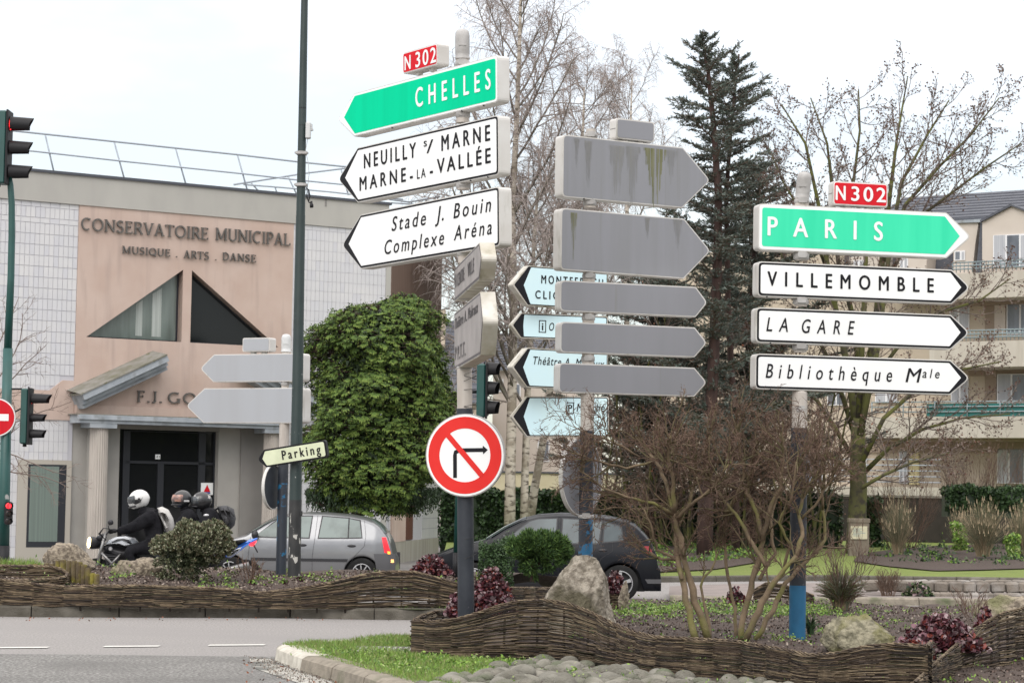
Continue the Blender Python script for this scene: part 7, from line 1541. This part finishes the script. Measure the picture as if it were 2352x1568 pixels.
    m.tube([P(818, 1165, D), P(790, 1150, D), P(745, 1160, D-.3), P(720, 1152, D-.4)], [.05, .045, .035, .02], 6); m.build('trunk', M['bark_red'], g)
conifer_fans()
# ---- hedges
def hedge(name, label, x0, x1, ytop, ybot, D, depth, mt, n_, size, seed, cat='hedge', zb=None, core=True, wav=4):
    r = np.random.default_rng(seed); a = P(x0, ybot, D); b = P(x1, ybot, D); zt_ = P((x0+x1)/2, ytop, D).z; zb = a.z if zb is None else zb; g = thing(name, label, cat, ((a.x+b.x)/2, D, zb))
    X = r.uniform(a.x, b.x, n_); f = r.random(n_); Y = np.where(f < .65, D+np.abs(r.normal(0, .09, n_)), D+r.uniform(0, depth, n_)); Z = np.where(f < .65, r.uniform(zb, zt_, n_), zt_+r.normal(0, .05, n_)-.02)
    w_ = .05*np.sin(X*wav)+.04*np.sin(X*wav*2.7+1); Y = Y+w_*1.5+.06*np.sin(Z*9+X*3); Z = Z+np.where(f < .65, 0, w_)
    leaf_obj('foliage', np.stack([X, Y, Z], 1), r.uniform(size*.6, size*1.3, n_), mt, g, aspect=.62, up=.2)['kind'] = 'stuff'
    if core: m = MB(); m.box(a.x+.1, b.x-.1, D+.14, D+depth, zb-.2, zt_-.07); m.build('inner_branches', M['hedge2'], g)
    return g
hedge('dark_hedge', 'long dark evergreen hedge behind the birches and the bare shrub', 1003, 1935, 1132, 1262, 71, 1.2, mats('hedge', 3), 26000, .13, 1, zb=-.1)
hedge('clipped_hedge', 'clipped glossy green hedge at the right above the ornamental grasses', 2172, 2420, 1123, 1172, 73, 1.2, mats('hedge', 4), 6500, .15, 2)
hedge('laurel', 'laurel leaves showing beside the stone plaque', 1985, 2025, 1150, 1255, 73, .6, mats('hedge', 4), 900, .2, 3)
hedge('low_hedge', 'low grey green hedge left of the dwarf pine', 1098, 1180, 1248, 1345, 31, .6, [M['hedge1'], M['hedge3'], M['hedge0']], 5000, .035, 4, zb=.2)
# ---- dwarf pine
def tufted(name, label, cx, cy, rx, ry, D, mt, n_cl, per, size, seed, stem=None, cat='shrub', lean=0, zf=1.0):
    r = np.random.default_rng(seed); s = pxm(D); c = P(cx, cy, D); C = []; DR = []; g = thing(name, label, cat, P(cx, cy+ry, D))
    for i in range(n_cl):
        a = r.normal(size=3); a /= np.linalg.norm(a); a[2] = abs(a[2])*1.0 if r.random() < .72 else a[2]; k = r.uniform(.72, 1.06)+.12*math.sin(a[0]*7+a[2]*5)
        p = np.array([c.x+a[0]*rx/s*k+lean*a[2]/s, D+a[1]*rx/s*k*.8, c.z+a[2]*ry/s*k*zf]); u_ = a*np.array([1, 1, .8])+np.array([0, 0, .5]); u_ /= np.linalg.norm(u_)
        for j in range(per): d = u_+r.normal(scale=.55, size=3); d /= np.linalg.norm(d); C.append(p+d*size*.5+r.normal(scale=size*.22, size=3)); DR.append(d)
    nin = n_cl*4
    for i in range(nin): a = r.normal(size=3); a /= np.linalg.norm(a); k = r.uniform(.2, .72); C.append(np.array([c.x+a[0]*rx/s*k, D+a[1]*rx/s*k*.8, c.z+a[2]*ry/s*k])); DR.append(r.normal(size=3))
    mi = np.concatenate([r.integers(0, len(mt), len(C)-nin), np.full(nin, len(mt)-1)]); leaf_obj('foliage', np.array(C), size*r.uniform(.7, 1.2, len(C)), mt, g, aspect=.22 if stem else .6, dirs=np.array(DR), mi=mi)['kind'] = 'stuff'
    if stem:
        m = MB()
        for pts in stem: v, rs = path(pts, D, .03, .012); m.tube(v, rs, 7)
        m.build('stem', M['bark_red'], g)
    return g
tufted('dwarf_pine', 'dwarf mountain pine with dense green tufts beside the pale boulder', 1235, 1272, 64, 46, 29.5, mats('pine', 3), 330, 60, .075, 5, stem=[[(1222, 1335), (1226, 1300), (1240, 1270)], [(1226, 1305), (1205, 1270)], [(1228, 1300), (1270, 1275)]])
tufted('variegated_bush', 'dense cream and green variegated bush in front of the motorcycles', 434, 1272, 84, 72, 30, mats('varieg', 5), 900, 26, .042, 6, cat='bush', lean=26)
# a skirt for the bush and a few bare sprigs
thicket('dry_sprigs', 'dry brown sprigs right of the variegated bush', 545, 605, 1325, 30, .30, 16, [M['twig_red']], 64, lv=2, r0=.005, cat='dry plant')
# ---- heuchera clumps
def clump(label, cx, cy, w, h, D, n_, seed, size=.075, cat='red leaved plant', name='red_leaf_plant', mt=None, flat=False, stalks=True, group='dark red leaved plants'):
    r = np.random.default_rng(seed); s = pxm(D); c = P(cx, cy+h/2, D); mt = mt or mats('heuchera', 6); C = []; DR = []; SG = []
    for i in range(int(n_*1.9)):
        a = r.uniform(0, 2*PI); q = math.sqrt(r.random()); X = math.cos(a)*q*w/2/s*r.uniform(.8, 1.12); Y = math.sin(a)*q*w/3.2/s; Z = (1-q**2.2)*h/s*r.uniform(.45, 1.05)+.02; p = np.array([c.x+X, D+Y, c.z+Z]); C.append(p); DR.append(np.array([r.normal(), r.normal(), r.normal(0, .6)]))
        if stalks and i % 2 == 0: SG.append((c.x+X*.5, D+Y*.5, c.z, p[0], p[1], p[2], .0035, .0025))
    g = thing(name, label, cat, c, group)
    leaf_obj('leaves', np.array(C), size*.70*r.uniform(.5, 1.45, len(C)), mt, g, aspect=.92, dirs=np.array(DR), shape=6)['kind'] = 'stuff'
    if SG: stuff(seg_obj('stalks', SG, [M['heuchera1']], None, g, 3))
    return g
clump('dark red leaved plant left of the green signal pole on the left island', 990, 1300, 104, 44, 30.2, 420, 1, .062); clump('dark red leaved plant right of the main post on the left island', 1130, 1345, 100, 74, 29.2, 620, 2, .062)
clump('dark red leaved plant growing round the foot of the main left post', 1128, 1390, 122, 50, 22.4, 520, 3, .062); clump('small dark red leaves at the left of the main left post', 1044, 1392, 44, 50, 22.2, 150, 4, .055)
clump('dark red leaved plant spilling over the front willow edging at the right', 2160, 1458, 205, 80, 19.4, 900, 5, .066); clump('dark red leaves hanging over the willow edging like a tassel', 2136, 1520, 46, 80, 18.6, 110, 6, .055)
clump('dark red leaved plant in the basket behind the pale boulder', 1412, 1340, 54, 52, 26.8, 230, 7, .055); clump('small purple red plant behind the stems of the bare shrub', 1690, 1372, 54, 50, 28, 180, 8, .06); clump('upright dark red leaves at the edge of the right heap', 2262, 1418, 44, 50, 20.5, 90, 9, .055)
# basket
c = P(1410, 1395, 26.9); t = thing('wicker_basket', 'woven planter basket with red leaves behind the pale boulder', 'basket', c); out = []
for k in range(9):
    z = c.z+k*.020; 
    for i in range(28): a0_, a1__ = 2*PI*i/28, 2*PI*(i+1)/28; f = lambda a, i: .135+.004*k+(.010 if (i+k) % 2 else -.010); out.append((c.x+f(0, i)*math.cos(a0_), c.y+f(0, i)*math.sin(a0_), z, c.x+f(0, i+1)*math.cos(a1__), c.y+f(0, i+1)*math.sin(a1__), z, .009, .009))
stuff(seg_obj('weave', out, WM, [random.choice((0, 1, 3)) for _ in out], t, 4))
# ---- ground cover, grass and small plants
def scatter(name, label, fr_pts, n_, size, mt, zf, seed, aspect=.5, up=.6, cat='ground cover', clumps=None, hgt=.04, shape=4):
    r = np.random.default_rng(seed); from_poly = fr_pts; xs = [p.x for p in from_poly]; ys = [p.y for p in from_poly]; C = []
    def inside(x, y):
        k = False; j = len(from_poly)-1
        for i in range(len(from_poly)):
            if (ys[i] > y) != (ys[j] > y) and x < (xs[j]-xs[i])*(y-ys[i])/(ys[j]-ys[i])+xs[i]: k = not k
            j = i
        return k
    if clumps:
        cn = 0
        while cn < clumps[0]:
            x, y = r.uniform(min(xs), max(xs)), r.uniform(min(ys), max(ys))
            if inside(x, y):
                cn += 1; sg = clumps[1]*r.uniform(.5, 1.3)
                for k in range(clumps[2]): a, b = r.normal(0, sg, 2); C.append((x+a, y+b, zf(x+a, y+b, .12)+abs(r.normal(0, hgt))*math.exp(-(a*a+b*b)/sg/sg/2)+.01))
    else:
        X = r.uniform(min(xs), max(xs), n_*3); Y = r.uniform(min(ys), max(ys), n_*3)
        for x, y in zip(X, Y):
            if inside(x, y): C.append((x, y, zf(x, y, .12)+r.uniform(0, hgt)))
            if len(C) >= n_: break
    o = leaf_obj(name, np.array(C), size*r.uniform(.6, 1.3, len(C)), mt, None, aspect=aspect, up=up, shape=shape)
    o['kind'] = 'stuff'; o['label'] = label; o['category'] = cat; return o
turf = [G(x, y, .12) for x, y in ((650, 1483), (748, 1473), (945, 1460), (948, 1504), (1050, 1514), (1210, 1518), (1120, 1540), (1060, 1562), (1040, 1640), (960, 1575), (880, 1552), (800, 1530), (700, 1502))]
scatter('grass', 'short bright grass on the nose of the near island', turf, 26000, .042, mats('blade', 4), zn, 1, aspect=.13, up=1.6, cat='grass', hgt=.02, shape=3)
scatter('clover', 'bright green clover along the foot of the willow edging', [G(x, y, .12) for x, y in ((700, 1500), (950, 1500), (1210, 1516), (1250, 1522), (1090, 1556), (1000, 1570), (900, 1548))], 0, .032, mats('weed', 4), zn, 2, clumps=(170, .06, 26), cat='clover', hgt=.03)
scatter('weeds', 'small weeds growing between the cobbles', [G(x, y, .12) for x, y in ((1080, 1545), (1200, 1520), (1400, 1532), (1700, 1562), (1900, 1580), (1800, 1660), (1200, 1640))], 0, .03, mats('weed', 4), zn, 3, clumps=(70, .04, 16), cat='weeds', hgt=.05)
pl = [Vector((p.x, p.y+.15, 0)) for p in WFb[6:]]+[Vector((4.8, 18.8, 0)), Vector((6.2, 27.5, 0))]+[Vector((p.x, p.y-.5, 0)) for p in BK[::-1] if 1 < p.x < 8]
scatter('seedlings', 'scattered green seedlings on the soil of the near bed', pl, 0, .032, mats('weed', 4), zs, 4, clumps=(150, .07, 18), cat='seedlings', hgt=.04)
grn = [G(x, y, .26) for x, y in ((1400, 1420), (1500, 1418), (1660, 1412), (1990, 1420), (2060, 1425), (1900, 1398), (1700, 1392), (1500, 1390), (1400, 1395))]
scatter('ground_cover', 'bright green ground cover carpeting the back of the near bed', grn, 0, .034, mats('weed', 4), zs, 5, clumps=(200, .09, 24), cat='ground cover', hgt=.05)
lb = [Vector((p.x, p.y+.5, 0)) for p in KL[1:9]]+[Vector((p.x, 32, 0)) for p in KL[1:9]][::-1]
scatter('seedlings', 'small green plants dotted on the left bed', lb, 0, .045, mats('weed', 4), lambda x, y, z: zl(x, y, 0), 6, clumps=(46, .07, 26), cat='seedlings', hgt=.07)
vg = [Vector((p.x, p.y+.16, 0)) for p in KL[:10]]+[Vector((p.x, p.y+.33, 0)) for p in KL[:10]][::-1]
scatter('grass', 'thin line of grass between the left kerb and the willow edging', vg, 1800, .05, mats('blade', 4), lambda x, y, z: .135, 7, aspect=.14, up=1.3, cat='grass', hgt=.02, shape=3)
o = scatter('grass', 'tuft of green grass behind the curled willow edging', [P(x, 1300, 31+d) for x, d in ((-60, 0), (95, 0), (95, 1.2), (-60, 1.2))], 1500, .12, mats('blade', 4), lambda x, y, z: .46, 8, aspect=.08, up=1.6, cat='grass', hgt=.03, shape=3)
# crumbs of soil, bark and gravel
def crumbs(name, label, poly_, n_, zf, seed, mt, size=.014):
    o = scatter(name, label, poly_, n_, size, mt, zf, seed, aspect=.9, up=0, cat='soil crumbs', hgt=.012, shape=5); return o
mk('crumb0', (.05, .035, .028), .95); mk('crumb1', (.12, .085, .07), .95); mk('crumb2', (.30, .25, .21), .9)
crumbs('soil_crumbs', 'crumbs of soil and gravel on the near bed', pl, 14000, zs, 9, [M['crumb0'], M['crumb0'], M['crumb0'], M['crumb1'], M['crumb1'], M['crumb2']], .026); crumbs('soil_crumbs', 'crumbs of bark mulch on the left bed', lb, 7000, lambda x, y, z: zl(x, y, 0), 10, [M['crumb0'], M['crumb1'], M['crumb1'], M['crumb2']], .035)
# small pansies
for i, (px, py) in enumerate(((690, 1330), (580, 1338), (760, 1338), (655, 1336))):
    clump('tiny dark red pansy plant on the left bed, %s' % ('under the lamp post', 'left of the blue post foot', 'right of the lamp post', 'just left of the lamp post foot')[i], px, py, 22, 10, 29.4, 26, 80+i, .035, cat='pansy', name='pansy', mt=[M['weed0'], M['weed2'], M['heuchera1']], group='pansies')
# dry bush, ornamental grasses
def tuft(label, cx, ybase, h, w, D, n_, seed, group='ornamental grasses', name='ornamental_grass', cat='ornamental grass', mt=None, plume=True, droop=.5):
    r = random.Random(seed); s = pxm(D); c = P(cx, ybase, D); out = []; mi = []; H = h/s; W_ = w/2/s
    for i in range(n_):
        a = r.uniform(0, 2*PI); q = r.random()**.6; ln = H*r.uniform(.45, 1.05)*(1 if q < .6 else .85); bx, by = c.x+math.cos(a)*W_*.3*r.random(), D+math.sin(a)*W_*.3*r.random(); k = r.randrange(3); p = (bx, by, c.z-.03); tx, ty = math.cos(a)*W_*q, math.sin(a)*W_*q
        for j in range(1, 6):
            t_ = j/5; z = c.z+ln*(t_-droop*.25*q*t_**3); p2 = (bx+tx*t_**1.6, by+ty*t_**1.6, z); out.append((*p, *p2, .0075*(1.1-t_*.6), .0075*(1.0-t_*.7))); mi.append(k if t_ < .5 else (k+1) % 4); p = p2
        if plume and i % 5 == 0: out.append((*p, p[0]+tx*.05, p[1], p[2]+.12, .016, .004)); mi.append(2)
    t = thing(name, label, cat, c, group); stuff(seg_obj('blades', out, mt or mats('drygrass', 4), mi, t, 3)); return t
tuft('first ornamental grass, right of the stone plaque', 2063, 1274, 138, 74, 66, 500, 1); tuft('second ornamental grass, large and pale before the hedge', 2258, 1275, 130, 104, 64, 620, 2); tuft('third ornamental grass, cut by the right edge', 2345, 1272, 120, 70, 65, 360, 3); tuft('small ornamental grass between the two larger ones', 2200, 1262, 100, 50, 68, 260, 4)
hedge('green_shrub', 'yellow green small shrub between the ornamental grasses', 2192, 2222, 1212, 1262, 66.5, .5, mats('weed', 4), 900, .10, 12, cat='shrub', core=False); hedge('green_shrub', 'yellow green small shrub at the right edge of the flower bed', 2310, 2345, 1232, 1275, 64, .5, mats('weed', 4), 700, .10, 13, cat='shrub', core=False)
fb = [Vector((p.x, p.y, 0)) for p in [G(x, y, -.08) for x, y in ((1985, 1286), (2150, 1299), (2300, 1300), (2400, 1296), (2400, 1270), (2150, 1268), (2030, 1268))]]
scatter('bedding_plants', 'small green bedding plants in the far flower bed', fb, 0, .09, mats('hedge', 4)+[M['weed0']], lambda x, y, z: zlw(x, y, 0)+.03, 14, clumps=(60, .12, 30), cat='bedding plants', hgt=.16)
fb = [Vector((p.x, p.y, 0)) for p in [G(x, y, -.08) for x, y in ((1385, 1300), (1560, 1300), (1735, 1285), (1735, 1264), (1560, 1260), (1385, 1264))]]
scatter('bedding_plants', 'low green plants in the bed under the dark hedge', fb, 0, .09, mats('weed', 3)+[M['hedge3']], lambda x, y, z: zlw(x, y, 0)+.03, 15, clumps=(110, .16, 30), cat='bedding plants', hgt=.10)
tuft('withered brown bushy plant behind the mossy boulder', 1930, 1396, 108, 112, 27.3, 420, 6, group=None, name='withered_bush', cat='dry plant', plume=False, droop=1.6, mt=[M['drygrass0'], M['drygrass3'], M['twig_red'], M['bark_mossy']])
thicket('withered_sprays', 'withered dark flower stalks above the brown bushy plant', 1900, 1975, 1380, 27.4, .85, 14, [M['twig_dark'], M['twig_red']], 65, cat='dry plant', lv=3, fan=.5, r0=.006)
thicket('dry_shrub', 'small reddish dry shrub on the far median beside the sett wall', 2015, 2062, 1368, 40.8, .45, 34, [M['twig_red']], 66, fan=.4, r0=.006, cat='dry shrub')
thicket('bare_stalks', 'thin bare stalks beside the stone at the right edge', 2215, 2262, 1425, 21.5, .32, 16, [M['twig_dark'], M['twig_red']], 67, fan=.4, r0=.004, cat='dry plant', lv=2)
clump('grey green leafy plant on the far median before the sett wall', 2108, 1356, 70, 34, 40.9, 260, 20, .11, cat='leafy plant', name='leafy_plant', mt=[M['varieg1'], M['hedge1'], M['heuchera3'], M['hedge2']], group=None)
tuft('small strappy green plant at the right of the blue pole foot', 1862, 1448, 52, 44, 22.3, 46, 9, group=None, name='strappy_plant', cat='green plant', plume=False, mt=mats('hedge', 4), droop=1.5)
# stone plaque
a = P(1950, 1276, 65); b_ = P(1997, 1192, 65); t = thing('stone_plaque', 'stone plinth with a cream notice plate at the foot of the mossy tree', 'plaque', ((a.x+b_.x)/2, 65, a.z-.05))
m = MB(); m.bbox(a.x, b_.x, 65, 65.3, a.z-.05, b_.z, .02); m.bbox(a.x-.02, b_.x+.02, 64.98, 65.32, b_.z-.10, b_.z+.02, .01); m.build('plinth', mk('plinth', (.22, .185, .14), .9, c2=(.15, .125, .095), scale=6), t)
m = MB(); c0, c1_ = P(1954, 1237, 64.97), P(1992, 1208, 64.97); m.box(c0.x, c1_.x, 64.96, 65.0, c0.z, c1_.z); m.build('notice', mk('notice_cream', (.58, .54, .38), .6), t)
m = MB()
for i in range(6): z = lerp(c1_.z, c0.z, .22+.11*i); k = .55+.4*random.random(); m.box(c0.x+.06, c0.x+(c1_.x-c0.x)*k, 64.955, 64.96, z, z+.018)
m.build('faint_text_lines', mk('notice_ink', (.30, .36, .34), .7), t)
gr_ = [G(x, y, .0) for x, y in ((560, 1508), (626, 1516), (680, 1532), (750, 1545), (860, 1572), (760, 1580), (640, 1560))]
scatter('grit', 'pale grit lying on the road along the near kerb', gr_, 1500, .014, [M['crumb1'], M['crumb2'], M['cobble']], lambda x, y, z: .012, 31, aspect=.8, up=0, cat='grit', hgt=.006, shape=5)
# dead leaves lying about
rl = np.random.default_rng(5); pts_ = []
for i in range(120): px, py = rl.uniform(560, 1000), rl.uniform(1512, 1568); q = G(px, py, .012); pts_.append(tuple(q))
for i in range(60): q = G(rl.uniform(0, 1000), rl.uniform(1416, 1424), .012); pts_.append(tuple(q))
o = leaf_obj('fallen_leaves', np.array(pts_), .03, [M['fallen_leaf'], M['crumb1']], None, aspect=.6, up=0, shape=6); o['kind'] = 'stuff'; o['label'] = 'dead leaves blown against the kerbs'; o['category'] = 'fallen leaves'

# ---- bare multi-stemmed shrubs in the near bed
def px_shrub(label, stems, D, seed, n_sp, Ls, group='bare multi-stemmed shrubs'):
    global rnd
    rnd = random.Random(seed); tr = []; out = []
    cfg = [dict(n=6, wob=.13, trop=.18, kids=6, ang=42, rr=.55, lr=.55, rmin=.0045, **{'from': .15}), dict(n=5, wob=.16, trop=.12, kids=5, ang=45, rr=.6, lr=.6, rmin=.0028, **{'from': .1}), dict(n=4, wob=.18, trop=.05, kids=2, ang=40, rr=.7, lr=.50, rmin=.0022, **{'from': .2}), dict(n=3, wob=.2, trop=0, kids=0, ang=40, rr=.7, lr=.5, rmin=.0015)]
    for pts, dz, r0, r1 in stems:
        n = len(pts); v, rs = path(pts, D, r0, r1, [dz[0]+(dz[1]-dz[0])*i/(n-1) for i in range(n)])
        v2 = []; rs2 = []                                   # rougher, knobbly line
        for i in range(len(v)-1):
            for k in range(3): q = v[i].lerp(v[i+1], k/3); v2.append(q+Vector((rnd.gauss(0, .007), rnd.gauss(0, .007), rnd.gauss(0, .004)))*(0 if (i == 0 and k == 0) else 1)); rs2.append(lerp(rs[i], rs[i+1], k/3)*rnd.uniform(.88, 1.14))
        v2.append(v[-1]); rs2.append(rs[-1]); tr.append((v2, rs2)); up_ = pts[-1][1] < 1100
        k = n_sp if up_ else max(2, n_sp//2)
        for i in range(k):
            t_ = 1-.55*rnd.random()**1.3; p, r_, d = along(v2, rs2, min(.99, t_)); a = jit(np.array([d.x*.8, d.y*.8, max(.15, d.z)]), .55); py = 0
            grow(out, p, a, min(r_*.8, .011), Ls*rnd.uniform(.6, 1.15), 0, cfg)
    zl_ = [s for s in out]
    return tree_obj('bare_shrub', label, tr[0][0][0], tr, out, M['stem_tan'], [M['stem_green'], M['twig_red'], M['twig_red']], group, cat='shrub', tname='stems', cname='twigs', sides=3, thin=.0038), len(out)
ns = 0
t, k = px_shrub('left one of the two bare multi-stemmed shrubs in the near bed', [
  ([(1598, 1468), (1580, 1400), (1566, 1330), (1553, 1240), (1545, 1180)], (0, .1), .036, .020), ([(1626, 1468), (1598, 1380), (1572, 1290), (1555, 1210), (1548, 1172)], (.1, .0), .034, .024),
  ([(1548, 1180), (1535, 1120), (1515, 1075), (1490, 1040), (1462, 1005)], (0, .4), .024, .010), ([(1545, 1180), (1500, 1155), (1440, 1140), (1385, 1120), (1330, 1080)], (0, -.4), .018, .006), ([(1530, 1160), (1470, 1170), (1420, 1165), (1370, 1170)], (.1, .5), .014, .005),
  ([(1548, 1175), (1545, 1110), (1535, 1050), (1540, 1000)], (-.1, -.4), .022, .009), ([(1552, 1180), (1580, 1160), (1592, 1130), (1600, 1070), (1625, 1020)], (0, .2), .020, .010), ([(1555, 1190), (1575, 1165), (1600, 1148), (1640, 1120), (1680, 1060)], (0, -.3), .020, .010),
  ([(1566, 1330), (1560, 1285), (1520, 1285), (1490, 1265), (1460, 1240)], (0, .3), .018, .008), ([(1470, 1050), (1430, 1025), (1385, 1005), (1340, 990)], (.3, .1), .012, .005), ([(1500, 1060), (1440, 1075), (1380, 1060), (1310, 1040)], (0, -.5), .014, .005), ([(1630, 1466), (1622, 1400), (1610, 1345), (1640, 1290), (1650, 1240)], (.2, .5), .018, .006), ([(1560, 1290), (1510, 1260), (1500, 1220), (1480, 1170)], (.1, -.2), .016, .007)], 21.3, 101, 15, .42)
ns += k
t, k = px_shrub('right one of the two bare multi-stemmed shrubs crossing the blue footed pole', [
  ([(1702, 1468), (1712, 1400), (1730, 1330), (1748, 1270), (1752, 1230)], (0, .1), .034, .022), ([(1712, 1468), (1742, 1400), (1770, 1350), (1800, 1310), (1830, 1275)], (-.1, -.2), .034, .020), ([(1735, 1468), (1775, 1400), (1805, 1340), (1850, 1290), (1895, 1240), (1890, 1170)], (.1, .3), .028, .012),
  ([(1690, 1466), (1688, 1400), (1672, 1320), (1662, 1240), (1668, 1180)], (.3, .4), .018, .012), ([(1752, 1230), (1740, 1180), (1715, 1130), (1722, 1070), (1740, 1010)], (0, .2), .024, .011), ([(1752, 1240), (1765, 1180), (1790, 1120), (1800, 1060), (1795, 1000)], (0, -.2), .024, .010),
  ([(1668, 1180), (1690, 1140), (1712, 1090), (1700, 1030), (1690, 985)], (.2, -.1), .018, .008), ([(1760, 1300), (1720, 1230), (1690, 1180), (1660, 1150), (1630, 1090)], (-.1, .3), .022, .010), ([(1830, 1275), (1842, 1230), (1835, 1180), (1850, 1130), (1880, 1080)], (-.2, .0), .022, .010), ([(1890, 1170), (1888, 1110), (1875, 1060), (1880, 1010)], (.3, .1), .014, .007),
  ([(1842, 1190), (1870, 1160), (1905, 1110), (1925, 1060)], (-.1, -.3), .014, .006), ([(1745, 1330), (1780, 1270), (1770, 1220), (1782, 1150), (1772, 1080)], (0, .5), .018, .009), ([(1800, 1310), (1815, 1250), (1790, 1200), (1820, 1140), (1830, 1060)], (0, -.5), .016, .008), ([(1715, 1130), (1660, 1110), (1610, 1100), (1560, 1060)], (.2, -.3), .014, .006)], 21.5, 103, 15, .44)
ns += k
print('SHRUB SEGS', ns, 'objects', len(bpy.data.objects))
